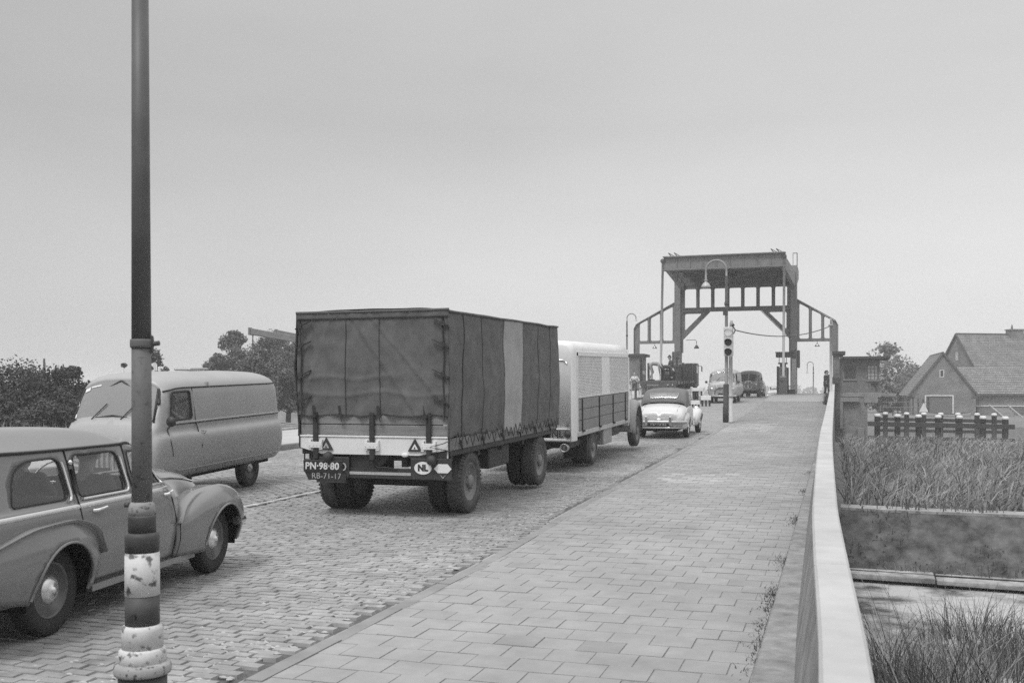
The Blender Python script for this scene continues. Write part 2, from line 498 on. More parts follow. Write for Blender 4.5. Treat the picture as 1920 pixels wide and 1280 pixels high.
for r in range(rows):
    Y0 = 3.0+(r+.5)*SW
    walkd = .9*walkd+rnd.gauss(0, .12); drift = .5*(r % 2)+walkd+.12*rnd.random()
    x0 = left_x(Y0) if Y0 > 9 else -15.0
    n = int((kerb_x(Y0)-.28-x0)/SL)
    for k in range(n):
        x = kerb_x(Y0)-.28-(k+.5+drift)*SL
        if x < x0: continue
        if abs(x-(LINE_X-.012*max(0, Y0-13))) < .155: continue
        # nothing of the road below the frame or left of it is in view
        dep = -x*ST+Y0*CT; lat = x*CT+Y0*ST
        if dep < 5.0 or lat/dep < -.72: continue
        yw = .045*math.sin(x*.8+1)+.03*math.sin(x*2.1)
        setts.append((x+rnd.uniform(-.012,.012), Y0+yw+rnd.uniform(-.004,.004), road_z(Y0)+rnd.uniform(-.005,.001), rnd.gauss(.03*math.sin(x*.9), .022), rnd.gauss(0,.009), rnd.gauss(0,.009), dep))
setts.sort(key=lambda q: q[6])
sm_ = sett_mesh(SL-.010, SW-.005, 'sett')
def in_view(x, y, z):
    dep = -x*ST+y*CT; lat = x*CT+y*ST
    px = CX+F*lat/dep; py = YH+(EYE-z)*F/dep
    return -10 < px < 1930 and -10 < py < 1290
near = [q for q in setts if in_view(q[0], q[1], q[2])][:300]
nearset = set(id(q) for q in near)
for q in near:
    o = bpy.data.objects.new('sett', sm_); COL.objects.link(o); o.parent = road
    o.location = q[:3]; o.rotation_euler = (q[4], q[5], q[3])
b = MB(); base = [tuple(v.co) for v in sm_.vertices]; bf = [tuple(p.vertices) for p in sm_.polygons]
from mathutils import Euler
for q in setts:
    if id(q) in nearset: continue
    M = Matrix.Translation(q[:3]) @ Euler((q[4], q[5], q[3])).to_matrix().to_4x4()
    b.add([M @ Vector(p) for p in base], bf)
o = b.build('road_setts', M_sett, road); o['kind'] = 'stuff'
# gutter courses along the kerb, laid lengthwise, and the pale lane line
M_line = mat('lane_line_stone', .44, rough=.7, var=.45, scale=5, place=True)
M_gut = mat('gutter_sett', .31, rough=.8, var=.2, scale=1.5, bump=.2)
b = MB()
for c in range(2):
    y = 3.0
    while y < SETT_END:
        x = kerb_x(y)-.085-.115*c-.03
        z = road_z(y)+rnd.uniform(-.006,.0)-.012
        b.box(x-.054, x+.054, y, y+.20, z-.04, z)
        y += .213
o = b.build('gutter_setts', M_gut, road, bevel=.01); o['kind'] = 'stuff'
y = 9.0; b = MB()
while y < SETT_END:
    z = road_z(y)+rnd.uniform(-.003,.004); x = LINE_X-.012*max(0, y-13)+rnd.uniform(-.008,.008)
    b.box(x-.05, x+.05, y, y+.285, z-.04, z+.004)
    y += .30
o = b.build('lane_line_stones', M_line, road, bevel=.01); o['kind'] = 'stuff'
# worn sandy dust near the kerb
M_dust = mat('road_dust', .40, rough=.95, var=.2, scale=3)
b = MB()
for i in range(1500):
    y = 4+rnd.random()**1.6*22; x = kerb_x(y)-.35-abs(rnd.gauss(0, .55))
    r = rnd.uniform(.006, .022); z = road_z(y)-.008
    k = 7; ph = rnd.random()*6
    b.add([(x+r*rnd.uniform(.6,1.5)*math.cos(ph+2*PI*j/k)*1.6, y+r*rnd.uniform(.6,1.3)*math.sin(ph+2*PI*j/k), z) for j in range(k)]+[(x, y, z+.010)], [(j, (j+1)%k, k) for j in range(k)], True)
o = b.build('road_grit', M_dust, road); o['kind'] = 'stuff'

# --- pavement
walk = strip('pavement', M_sand, YS[:110], kerb_x, lambda Y: WALK_R, lambda Y: walk_z(Y)-.006, nx=1)
SLAB = .275
slabs = []
SLAB_END = 60.0
for r in range(int((SLAB_END-4.0)/SLAB)):
    Y0 = 4.0+(r+.5)*SLAB
    off = SLAB*.5*(r % 2)
    k = 0
    while True:
        xr = WALK_R-.01-off-k*SLAB
        xl = xr-SLAB
        if k == 0 and off: pass
        if xl < kerb_x(Y0)+.10:
            break
        slabs.append((xl+SLAB/2+rnd.uniform(-.002,.002), Y0+rnd.uniform(-.002,.002), walk_z(Y0)+rnd.uniform(-.004,.0015), rnd.gauss(0,.004), rnd.gauss(0,.004), rnd.gauss(0,.004), -xl*ST+Y0*CT))
        k += 1
    # cut slabs fill the row's two ends
    rem = (WALK_R-.01-off-k*SLAB)-(kerb_x(Y0)+.10)
    if rem > .05: slabs.append((kerb_x(Y0)+.10+rem/2, Y0, walk_z(Y0)-.002, 0, 0, 0, 999+Y0, rem))
    if off: slabs.append((WALK_R-.01-off/2, Y0, walk_z(Y0)-.002, 0, 0, 0, 999+Y0, off))
def slab_mesh(w, l, m, name='paving_slab'):
    c = .003; h = .03
    vs = [(-w/2,-l/2,-h),(w/2,-l/2,-h),(w/2,l/2,-h),(-w/2,l/2,-h),(-w/2+c,-l/2+c,0),(w/2-c,-l/2+c,0),(w/2-c,l/2-c,0),(-w/2+c,l/2-c,0)]
    me = bpy.data.meshes.new(name); me.from_pydata(vs, [], [(4,5,6,7),(0,1,5,4),(1,2,6,5),(2,3,7,6),(3,0,4,7)]); me.materials.append(m)
    return me
slab_ms = [slab_mesh(SLAB-.004, SLAB-.004, m) for m in (M_slab, M_slab3, M_slab2)]
def slab_kind(x, y):
    t = rnd.random()
    if 17.5 < y < 19.5 and -3.0 < x < -1.6 and t < .45: return 2
    if 33 < y < 38 and -3.7 < x < -2.0 and t < .6: return 2
    return 1 if t < .08 else 0
full = sorted([q for q in slabs if len(q) == 7], key=lambda q: q[6])
vis = [q for q in full if in_view(q[0], q[1], q[2])]
for q in vis[:300]:
    o = bpy.data.objects.new('paving_slab', slab_ms[slab_kind(q[0], q[1])]); COL.objects.link(o); o.parent = walk
    o.location = q[:3]; o.rotation_euler = (q[4], q[5], q[3])
rest = vis[300:]+[q for q in slabs if len(q) == 8]
b = MB(); bf = [tuple(p.vertices) for p in slab_ms[0].polygons]
for q in rest:
    w = SLAB if len(q) == 7 else q[7]
    M = Matrix.Translation(q[:3]) @ Euler((q[4], q[5], q[3])).to_matrix().to_4x4() @ Matrix.Diagonal(((w-.005)/(SLAB-.005), 1, 1, 1))
    b.m = slab_kind(q[0], q[1])
    b.add([M @ v.co for v in slab_ms[0].vertices], bf)
o = b.build('paving_slabs', [M_slab, M_slab3, M_slab2], walk); o['kind'] = 'stuff'
M_slabfar = brick_mat('paving_far', .30, .2, .275, .275, axis='XY', msize=.01, var=.06, rough=.85, big=.06)
o = strip('pavement_top', M_slabfar, [SLAB_END-.02]+[y for y in YS if y > SLAB_END], lambda Y: kerb_x(Y)+.1, lambda Y: WALK_R, walk_z, kind=None); o.parent = walk
# kerb stones, one by one
M_kerb = mat('kerb_stone', .24, rough=.85, var=.2, scale=2.5, bump=.3, bscale=70)
y = 3.0
while y < 84:
    b = MB(); L = 1.0 if y < 40 else 1.6
    z0, z1 = walk_z(y)+rnd.uniform(-.008,.004), walk_z(y+L)+rnd.uniform(-.008,.004)
    x0, x1 = kerb_x(y), kerb_x(y+L)
    g = .008
    vs = []
    for (x, yy, z) in ((x0, y+g, z0), (x1, y+L-g, z1)):
        vs += [(x-.03, yy, z-.3), (x+.098, yy, z-.3), (x+.098, yy, z), (x-.03+.02, yy, z), (x-.03, yy, z-.02)]
    b.add(vs, [(0,1,2,3,4),(9,8,7,6,5),(0,5,6,1),(1,6,7,2),(2,7,8,3),(3,8,9,4),(4,9,5,0)])
    b.build('kerb_stone', M_kerb, walk, fix=True)
    y += L

# --- left pavement and its kerb
M_left = mat('far_footway', .42, rough=.9, var=.15, scale=1.0, bump=.2)
lp = strip('left_pavement', M_left, YS[:120], lambda Y: left_x(Y)-4.2, lambda Y: left_x(Y)-.12, lambda Y: road_z(Y)+.14, nx=2)
y = 8.0
while y < 84:
    b = MB(); L = 1.6
    vs = []
    for yy in (y+.012, y+L-.012):
        x = left_x(yy); z = road_z(yy)+.15+rnd.uniform(-.004, .004)
        vs += [(x-.13, yy, z-.3), (x+.02, yy, z-.3), (x+.02, yy, z-.02), (x, yy, z), (x-.13, yy, z)]
    b.add(vs, [(0,1,2,3,4),(9,8,7,6,5),(0,5,6,1),(1,6,7,2),(2,7,8,3),(3,8,9,4),(4,9,5,0)])
    b.build('kerb_stone', M_kerb, lp, fix=True)
    y += L
# low retaining wall that carries the left footway
b = MB(); vs = []; fs = []
ysl = [-6+4*i for i in range(26)]
for Y in ysl:
    x = left_x(Y)-4.2; z = road_z(Y)
    vs += [(x-.25, Y, z+.2), (x, Y, z+.2), (x, Y, z-4.5), (x-.25, Y, z-4.5)]
for i in range(len(ysl)-1):
    for k in range(4):
        a = i*4+k; c = i*4+(k+1) % 4
        fs.append((a, c, c+4, a+4))
tag(b.add(vs, fs).build('quay_wall', M_conc, fix=True), 'low concrete wall along the far side of the left footway', 'wall')

# --- parapet along the pavement: plinth, wall, cap stones
par = thing('parapet_wall', 'long pale concrete parapet rising beside the pavement to the bridge', 'wall', (0,0,0))
px_in = pchip([-4,2.9,5.5,7.5,20,50,86], [.02,-.032,-.100,-.145,-.255,-.28,-.30])
px_w = pchip([-4,3,6,20,86], [.132,.136,.150,.20,.24])
par_z = lambda Y: .955+road_z(Y)+.35*max(0, (Y-60)/24)**2*.1
def sweep(name, m, ys, sec, parent, bevel=0):
    b = MB(); n = None; vs = []
    for Y in ys:
        p = sec(Y); n = len(p); vs += [(x, Y, z) for x, z in p]
    fs = [tuple(reversed(range(n))), tuple((len(ys)-1)*n+k for k in range(n))]
    for i in range(len(ys)-1):
        for k in range(n): fs.append((i*n+k, i*n+(k+1)%n, (i+1)*n+(k+1)%n, (i+1)*n+k))
    return b.add(vs, fs).build(name, m, parent, fix=True, bevel=bevel)
pys = [-3+i*.75 for i in range(0, 117)]
M_inner = mat('parapet_render', .24, rough=.9, var=.35, scale=4, bump=.4, bscale=50)
sweep('parapet_body', M_inner, pys, lambda Y: [(px_in(Y)-.18, walk_z(Y)-.3), (px_in(Y)+px_w(Y)-.02, walk_z(Y)-.3), (px_in(Y)+px_w(Y)-.02, par_z(Y)-.1), (px_in(Y)+.012, par_z(Y)-.1)], par)
y = -2.9
cuts = [-2.9, 1.9, 4.9, 7.9, 10.9, 13.9, 16.9, 19.9, 23, 26, 29, 32, 36, 40, 44, 48, 52, 56, 60, 64, 68, 72, 76, 80, 84]
for a, c in zip(cuts, cuts[1:]):
    n = 6
    sweep('cap_stone', M_cap, [a+.009+(c-a-.018)*i/n for i in range(n+1)], lambda Y: [(px_in(Y)-.012, par_z(Y)-.099), (px_in(Y)+px_w(Y), par_z(Y)-.099), (px_in(Y)+px_w(Y), par_z(Y)), (px_in(Y)-.012, par_z(Y))], par, bevel=.012)
M_plinth = mat('plinth_stone', .27, rough=.9, var=.35, scale=5, bump=.4, bscale=60, place=True, patches=.25)
y = 3.0
while y < 82:
    L = 2.4
    sweep('plinth_stone', M_plinth, [y+.008, y+L/2, y+L-.008], lambda Y: [(WALK_R+.0, walk_z(Y)-.25), (px_in(Y)-.085, walk_z(Y)-.25), (px_in(Y)-.085, walk_z(Y)+.09), (WALK_R+.02, walk_z(Y)+.09)], par, bevel=.012)
    y += L
# retaining wall below the parapet, down to the water
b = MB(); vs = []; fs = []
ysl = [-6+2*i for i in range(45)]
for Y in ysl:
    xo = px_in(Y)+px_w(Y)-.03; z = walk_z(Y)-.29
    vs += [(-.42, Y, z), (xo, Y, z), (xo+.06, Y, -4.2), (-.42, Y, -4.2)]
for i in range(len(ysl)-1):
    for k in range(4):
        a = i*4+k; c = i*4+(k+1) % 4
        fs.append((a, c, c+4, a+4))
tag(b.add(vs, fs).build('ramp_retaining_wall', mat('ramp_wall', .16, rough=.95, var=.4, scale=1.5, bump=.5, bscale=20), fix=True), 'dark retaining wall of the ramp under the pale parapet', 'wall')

# --- concrete bank between reeds and pond: sloped face with a ledge
bank = thing('concrete_bank', 'stained sloping concrete bank between the reeds and the pond', 'embankment', (0,0,0))
def bank_y(x): return 24.4-.10*x
n = 40
def bank_strip(name, m, prof, thick=.0):
    b = MB(); vs = []; fs = []; k = len(prof)
    for i in range(n+1):
        x = .12+i*1.0
        for (dy, z) in prof: vs.append((x, bank_y(x)+dy, z+.02*noise.noise(Vector((x*1.3, dy*3, 1)))))
    for i in range(n):
        for j in range(k-1): fs.append((i*k+j, (i+1)*k+j, (i+1)*k+j+1, i*k+j+1))
    return b.add(vs, fs, False).build(name, m, bank, fix=False)
bank_strip('bank_face', M_bank, [(.55, -2.42), (2.3, -1.22)])
bank_strip('bank_top', M_conc, [(2.3, -1.22), (2.3, -1.16), (2.9, -1.14), (2.9, -1.6)])
for i in range(20):
    x0 = .13+i*2.0; b = MB()
    dz = rnd.uniform(-.03, .02); dy = rnd.uniform(-.03, .03)
    y0, y1 = bank_y(x0), bank_y(x0+1.97)
    vs = [(x0, y0+dy, -2.52+dz), (x0+1.97, y1+dy, -2.52+dz), (x0+1.97, y1+.62, -2.48+dz), (x0, y0+.62, -2.48+dz)]
    vs += [(p[0], p[1]+rnd.uniform(-.03,.03), p[2]+.12+rnd.uniform(-.02,.02)) for p in vs]
    b.add(vs, [(0,3,2,1),(4,5,6,7),(0,1,5,4),(1,2,6,5),(2,3,7,6),(3,0,4,7)])
    b.build('ledge_slab', M_ledge, bank, bevel=.015)
b = MB(); b.add([(.12, 24.7, -2.36), (40, 20.7, -2.36), (40, 20.9, -4), (.12, 24.9, -4)], [(0,1,2,3)])
b.build('ledge_gap_shade', mat('gap_shade', .04, rough=.8), bank)  # dark colour painted in for the shade in the gap under the ledge
# ================================================================== curved bodywork, wheels, lettering, people
def _cr(p0, p1, p2, p3, t):
    return p1 + ((p2-p0) + ((p0*2-p1*5+p2*4-p3) + (p1*3-p0-p2*3+p3)*t)*t)*(t*.5)
class Shell:
    """curved half body: stations [(x, [(y, z), ...])] with equal point counts, sill first, centre line last; x forward, y outward"""
    def __init__(s, st, tens=1.0):
        s.xs = [a for a, _ in st]; s.K = len(st[0][1]); s.x0, s.x1 = s.xs[0], s.xs[-1]
        s.fy = [pchip(s.xs, [r[k][0] for _, r in st]) for k in range(s.K)]
        s.fz = [pchip(s.xs, [r[k][1] for _, r in st]) for k in range(s.K)]
        s.cache = {}
    def ring(s, x):
        k = round(x, 4)
        if k not in s.cache: s.cache[k] = [Vector((f(x), g(x), 0)) for f, g in zip(s.fy, s.fz)]
        return s.cache[k]
    def S(s, x, t, off=0.0):
        P = s.ring(x); t = max(0, min(1, t))*(s.K-1); i = min(int(t), s.K-2); u = t-i
        p1, p2 = P[i], P[i+1]
        p0 = P[i-1] if i > 0 else p1*2-p2
        p3 = P[i+2] if i+2 < s.K else Vector((-P[s.K-2].x, P[s.K-2].y, 0))
        q = _cr(p0, p1, p2, p3, u)
        v = Vector((x, -q.x, q.y))
        if off:
            e = .01
            a = s.S(min(x+e, s.x1), t/(s.K-1)) - s.S(max(x-e, s.x0), t/(s.K-1)); b = s.S(x, min(t/(s.K-1)+e, 1)) - s.S(x, max(t/(s.K-1)-e, 0))
            nn = a.cross(b)
            if nn.length > 1e-9: v = v + nn.normalized()*off
        return v
    def tz(s, x, z, lo=0.0, hi=1.0):
        for _ in range(26):
            m = (lo+hi)/2
            if s.S(x, m).z < z: lo = m
            else: hi = m
        return (lo+hi)/2
    def xt(s, poly, clamp=True):
        out = []
        for x, z in poly:
            if z < s.S(x, 0).z: out.append((x, -.06))
            else: out.append((x, s.tz(x, z)))
        return out
    def path(s, poly, side=1, off=0.0, closed=True):
        """points in (x, t) mapped onto the surface; side 1 = right, -1 = left"""
        out = []
        for x, t in poly:
            p = s.S(x, t, off); out.append(Vector((p.x, p.y*side, p.z)))
        return out
    def mesh(s, cuts, cell=.07, LT=2.0, mirror=True, xr=None):
        """returns (body MB, {cut: MB}) ; cuts {name: polygon in (x, t)}"""
        x0, x1 = xr or (s.x0, s.x1)
        dens = {}
        for nme, P in cuts.items():
            D = []
            for i in range(len(P)):
                a = Vector(P[i]); b = Vector(P[(i+1) % len(P)])
                L = math.hypot(b.x-a.x, (b.y-a.y)*LT); k = max(1, int(L/(cell*.7)))
                D += [tuple(a+(b-a)*(j/k)) for j in range(k)]
            dens[nme] = D
        pts = []; edges = []
        def loop(D):
            o = len(pts); pts.extend(Vector((p[0], p[1]*LT)) for p in D); m = len(D)
            edges.extend((o+i, o+(i+1) % m) for i in range(m))
        nx = max(2, int((x1-x0)/cell)); ntt = max(2, int(LT/cell))
        B = [(x0+(x1-x0)*i/nx, 0) for i in range(nx)] + [(x1, j/ntt) for j in range(ntt)] + [(x1-(x1-x0)*i/nx, 1) for i in range(nx)] + [(x0, 1-j/ntt) for j in range(ntt)]
        loop(B)
        for D in dens.values(): loop(D)
        ep = [(Vector((p[0], p[1]*LT))) for D in dens.values() for p in D]
        for i in range(1, nx):
            for j in range(1, ntt):
                q = Vector((x0+(x1-x0)*i/nx, LT*j/ntt))
                if all((q-e).length_squared > (cell*.5)**2 for e in ep): pts.append(q)
        V, E, FF, *_ = delaunay_2d_cdt(pts, edges, [], 0, 1e-5)
        body = MB(); outs = {k: MB() for k in cuts}; S3 = [s.S(p.x, p.y/LT) for p in V]
        fb = []; fo = {k: [] for k in cuts}
        for t in FF:
            cx = sum(V[i].x for i in t)/3; cy = sum(V[i].y for i in t)/3/LT
            if cy < -.001 or cy > 1.001: continue
            w = None
            for nme, D in dens.items():
                if inpoly(cx, cy, D): w = nme; break
            (fo[w] if w else fb).append(tuple(t))
        for mb, ff in [(body, fb)]+[(outs[k], fo[k]) for k in cuts]:
            used = sorted({i for t in ff for i in t}); ix = {i: k for k, i in enumerate(used)}
            mb.add([S3[i] for i in used], [tuple(ix[i] for i in t) for t in ff], True)
            if mirror: mb.add([(S3[i].x, -S3[i].y, S3[i].z) for i in used], [tuple(ix[i] for i in reversed(t)) for t in ff], True)
        return body, outs
    def cap(s, mb, x, n=24, front=True):
        """close an end of the shell with a fan"""
        pts = [s.S(x, i/n) for i in range(n+1)]; L = pts + [Vector((p.x, -p.y, p.z)) for p in reversed(pts[:-1])]
        mb.add(L, [tuple(range(len(L))) if front else tuple(reversed(range(len(L))))], False)

def build_sides(mb, name, m, parent, **k):
    """a mirrored shell as two parts, right and left"""
    n = len(mb.v)//2; out = []
    for q in (0, 1):
        b = MB(); ff = [f for f in mb.f if (f[0] >= n) == bool(q)]
        b.add(mb.v[n*q:n*q+n], [tuple(i-n*q for i in f) for f in ff], True)
        out.append(b.build(name, m, parent, **k))
    return out
M_tyre = mat('tyre_rubber', .030, rough=.75, var=.4, scale=6, spec=.3)
M_tyredusty = mat('dusty_tyre', .085, rough=.9, var=.35, scale=8, spec=.2)
M_rubber = mat('black_rubber', .018, rough=.6)
M_dark = mat('dark_underbody', .015, rough=.9, spec=.1)
M_chrome = mat('chrome', .75, rough=.18, var=.03, metal=1.0)
M_dullmetal = mat('dull_metal', .45, rough=.45, var=.1, metal=.8)
M_steel = mat('painted_steel', .11, rough=.6, var=.3, scale=3)
M_glass = glass_mat('car_glass', .93, .09); M_glassv = glass_mat('windscreen_glass', .7, .5)  # windscreen: diffuse grey mixed into the pane stands for reflected sky
M_white = mat('white_paint', .72, rough=.55, var=.08, scale=4)
M_black = mat('black_paint', .025, rough=.5)

def wheel(parent, x, y, r, w, rim_m, cap_r=.09, side=-1, tread=0, dusty=False, rim_r=.58, n=36, dish=.03, hub=None, cap_m=None, z=None, turn=0):
    """wheel with its axle along y; side -1: outer face towards -y. tyre > rim, hub cap"""
    z = r if z is None else z
    o = r; h = w/2; b = MB()
    prof = [(o*.60, -h*.62), (o*.66, -h*.92), (o*.80, -h*1.0), (o*.92, -h*.93), (o*.98, -h*.74), (o, -h*.4), (o, h*.4), (o*.98, h*.74), (o*.92, h*.93), (o*.80, h), (o*.66, h*.92), (o*.60, h*.62)]
    b.lathe(prof, n, (0,0,0), 'Y')
    if tread:
        for k in range(tread):
            a = 2*PI*k/tread
            for sg in (-1, 1):
                M = Matrix.Rotation(a, 4, 'Y') @ Matrix.Translation((o*.965, sg*h*.72, 0)) @ Matrix.Rotation(sg*.5, 4, 'Z')
                b.box(-o*.05, o*.035, -h*.26, h*.26, -PI*o/tread*.55, PI*o/tread*.55, M)
    t = b.build('wheel', M_tyredusty if dusty else M_tyre, parent, fix=True); t.location = (x, y, z); t.rotation_euler = (0, 0, turn)
    b = MB(); s = side; ri = o*rim_r
    b.lathe([(ri*1.06, s*h*.66), (ri*1.04, s*h*.80), (ri*.97, s*h*.80), (ri*.93, s*h*.50), (ri*.72, s*h*.50-s*dish), (ri*.50, s*h*.62-s*dish), (ri*.25, s*h*.66-s*dish), (0, s*h*.66-s*dish)], n, (0,0,0), 'Y')
    b.lathe([(ri*1.05, -s*h*.66), (ri*.9, -s*h*.3), (ri*.3, -s*h*.1), (0, -s*h*.1)], n, (0,0,0), 'Y')
    b.build('rim', rim_m, t, fix=True)
    if hub:
        b = MB()
        b.lathe([(hub, s*h*.4), (hub, s*h*.9), (hub*.7, s*h*1.05), (0, s*h*1.05)], 16, (0,0,0), 'Y')
        for k in range(8):
            a = 2*PI*k/8
            b.lathe([(.016, s*h*.45), (.016, s*h*.75), (0, s*h*.76)], 6, (math.cos(a)*ri*.5, 0, math.sin(a)*ri*.5), 'Y')
        b.build('hub', rim_m, t, fix=True)
    elif cap_r:
        b = MB(); q = s*h*.66-s*dish
        b.lathe([(cap_r, q-s*.02), (cap_r*1.02, q+s*.015), (cap_r*.93, q+s*.035), (cap_r*.6, q+s*.055), (cap_r*.25, q+s*.062), (cap_r*.22, q+s*.072), (0, q+s*.074)], 24, (0,0,0), 'Y')
        b.build('hub_cap', cap_m or M_chrome, t, fix=True)
    return t

def lettering(txt, size, m, parent, M, name='lettering', depth=.003, shear=0.0, bold=0.0, align='CENTER', space=1.0):
    """raised or painted letters as a thin mesh; M places the text's own plane (x right, y up)"""
    c = bpy.data.curves.new(name, 'FONT'); c.body = txt; c.size = size; c.extrude = depth/2; c.align_x = align; c.align_y = 'CENTER'
    c.shear = shear; c.offset = bold; c.space_character = space; c.resolution_u = 3
    o = bpy.data.objects.new(name+'_curve', c); COL.objects.link(o)
    dg = bpy.context.evaluated_depsgraph_get()
    me = bpy.data.meshes.new_from_object(o.evaluated_get(dg)); me.name = name
    bpy.data.objects.remove(o); bpy.data.curves.remove(c)
    me.materials.clear(); me.materials.append(m)
    me.transform(M)
    q = bpy.data.objects.new(name, me); COL.objects.link(q)
    q.parent = parent
    return q

def frame_M(origin, right, up):
    r = Vector(right).normalized(); u = Vector(up).normalized(); n = r.cross(u)
    o = Vector(origin)
    return Matrix(((r.x,u.x,n.x,o.x),(r.y,u.y,n.y,o.y),(r.z,u.z,n.z,o.z),(0,0,0,1)))

# ------------------------------------------------------------------ people: one continuous remeshed figure
M_skin = mat('skin', .40, rough=.6, var=.06)
M_hair = mat('dark_hair', .03, rough=.7, var=.3, scale=30)
STAND = dict(pelvis=(0,0,.95), belly=(0,.0,1.08), chest=(0,.01,1.30), neck=(0,0,1.48), head=(0,.02,1.63),
    shL=(-.18,0,1.42), elL=(-.25,-.02,1.14), wrL=(-.24,.06,.90), shR=(.18,0,1.42), elR=(.25,-.02,1.14), wrR=(.24,.06,.90),
    hipL=(-.09,0,.92), knL=(-.10,.02,.50), anL=(-.11,-.03,.08), hipR=(.09,0,.92), knR=(.10,.02,.50), anR=(.11,-.03,.08))
def person(label, pose, loc, rz, top, legs, shoes, hat=None, rolled=False, voxel=.016, coat=False, hair=True, bare=None, group=None, seated=False, scale=1.0, face=(0,1,0)):
    """local axes: facing +y, x to the figure's right"""
    J = {k: Vector(v) for k, v in {**STAND, **pose}.items()}
    prim = []                                   # (a, b, ra, rb, material)
    mats_ = [top, legs, shoes, M_skin, M_hair]
    if hat: mats_.append(hat)
    C = lambda a, b, ra, rb, m: prim.append((Vector(a), Vector(b), ra, rb, m))
    side = (J['shR']-J['shL']).normalized()
    for sx in (-1, 1):
        C(J['pelvis']+side*.06*sx, J['belly']+side*.06*sx, .115, .105, 1 if not coat else 0)
        C(J['belly']+side*.06*sx, J['chest']+side*.075*sx, .105, .125, 0)
        C(J['chest']+side*.08*sx, J['neck']+side*.10*sx-(J['neck']-J['chest'])*.45, .118, .07, 0)
    C(J['neck']-(J['neck']-J['chest'])*.25, J['head'], .060, .052, 3)
    up = (J['head']-J['neck']).normalized(); fw = (Vector(face)-up*Vector(face).dot(up)).normalized()
    hd = J['head']
    C(hd-up*.03+fw*.012, hd+up*.055, .072, .088, 3)
    C(hd-up*.075+fw*.05, hd-up*.06+fw*.055, .042, .045, 3)          # jaw
    C(hd-up*.005+fw*.092, hd-up*.035+fw*.108, .012, .017, 3)        # nose
    rt = fw.cross(up)
    for sx in (-1, 1):
        C(hd+rt*.088*sx-up*.02, hd+rt*.092*sx+up*.015, .018, .022, 3)   # ears
    if hair: C(hd+up*.075-fw*.02, hd+up*.02-fw*.035, .083, .085, 4)
    if hat:
        C(hd+up*.085-fw*.01, hd+up*.125-fw*.01, .093, .075, 5)
        C(hd+up*.085+fw*.07, hd+up*.08+fw*.12, .045, .03, 5)            # peak of the cap
    for q in 'LR':
        C(J['sh'+q], J['el'+q], .062, .048, 0)
        C(J['el'+q], J['wr'+q], .044, .030, 3 if rolled else 0)
        d = (J['wr'+q]-J['el'+q]).normalized(); w = J['wr'+q]
        C(w, w+d*.075, .030, .036, 3)                                    # palm
        lat = d.cross(fw); lat = lat.normalized() if lat.length > .1 else side
        curl = (fw*.5+d).normalized()
        for i, L in enumerate((.065, .075, .070, .055)):
            k = w+d*.075+lat*(.024-.016*i)
            C(k, k+d*L*.5, .0105, .010, 3); C(k+d*L*.5, k+d*L*.5+curl*L*.5, .010, .009, 3)
        tb = w+d*.02+fw*.02; C(tb, tb+(fw+d).normalized()*.06, .014, .010, 3)
        C(J['hip'+q], J['kn'+q], .092, .066, 1)
        C(J['kn'+q], J['an'+q], .062, .046, 1)
        a = J['an'+q]; g = Vector(pose.get('toe'+q, (0,1,0)))
        C(a+Vector((0,0,-.03))-g*.04, a+g*.14+Vector((0,0,-.045)), .045, .034, 2)
        if coat: C(J['hip'+q], J['kn'+q]*.6+J['hip'+q]*.4, .12, .13, 0)
    bm = bmesh.new()
    for a, b_, ra, rb, m in prim:
        L = (b_-a).length
        mm = MB(); d = (b_-a)/L if L > 1e-6 else Vector((0,0,1))
        k = 10; pp = []; rr = []
        for j in range(5):
            t = PI/2*(1-j/4); pp.append(a-d*ra*math.sin(t)); rr.append(max(ra*math.cos(t), .0015))
        for j in range(1, 5):
            t = PI/2*j/4; pp.append(b_+d*rb*math.sin(t)); rr.append(max(rb*math.cos(t), .0015))
        pp.insert(5, b_); rr.insert(5, rb)
        mm.tube(pp, rr, k)
        me = bpy.data.meshes.new('t'); me.from_pydata(mm.v, [], mm.f); bm.from_mesh(me); bpy.data.meshes.remove(me)
    me = bpy.data.meshes.new('person_body'); bm.to_mesh(me); bm.free()
    o = bpy.data.objects.new('person', me); COL.objects.link(o)
    md = o.modifiers.new('r', 'REMESH'); md.mode = 'VOXEL'; md.voxel_size = voxel; md.use_smooth_shade = True
    ms = o.modifiers.new('s', 'SMOOTH'); ms.factor = .5; ms.iterations = 2
    dg = bpy.context.evaluated_depsgraph_get()
    m2 = bpy.data.meshes.new_from_object(o.evaluated_get(dg)); o.modifiers.clear()
    o.data = m2; m2.name = 'person'; bpy.data.meshes.remove(me)
    m2.materials.clear()
    for q in mats_: m2.materials.append(q)
    pr = [(a, (b_-a), max((b_-a).length_squared, 1e-9), ra, rb, m) for a, b_, ra, rb, m in prim]
    idx = []
    for p in m2.polygons:
        c = p.center; best = 9; bi = 0
        for a, d, L2, ra, rb, m in pr:
            t = (c-a).dot(d)/L2; t = 0 if t < 0 else (1 if t > 1 else t)
            v = (c-a-d*t).length-(ra+(rb-ra)*t)
            if v < best: best = v; bi = m
        idx.append(bi)
    m2.polygons.foreach_set('material_index', idx)
    m2.polygons.foreach_set('use_smooth', [True]*len(idx))
    # eyes, set into the face
    e = MB()
    for sx in (-1, 1): e.ball(hd+fw*.083+rt*.034*sx+up*.012, .0125, 8)
    e.build('eyes', M_hair, o)
    o.location = loc; o.rotation_euler = (0, 0, rz); o.scale = (scale,)*3
    return tag(o, label, 'person', group)
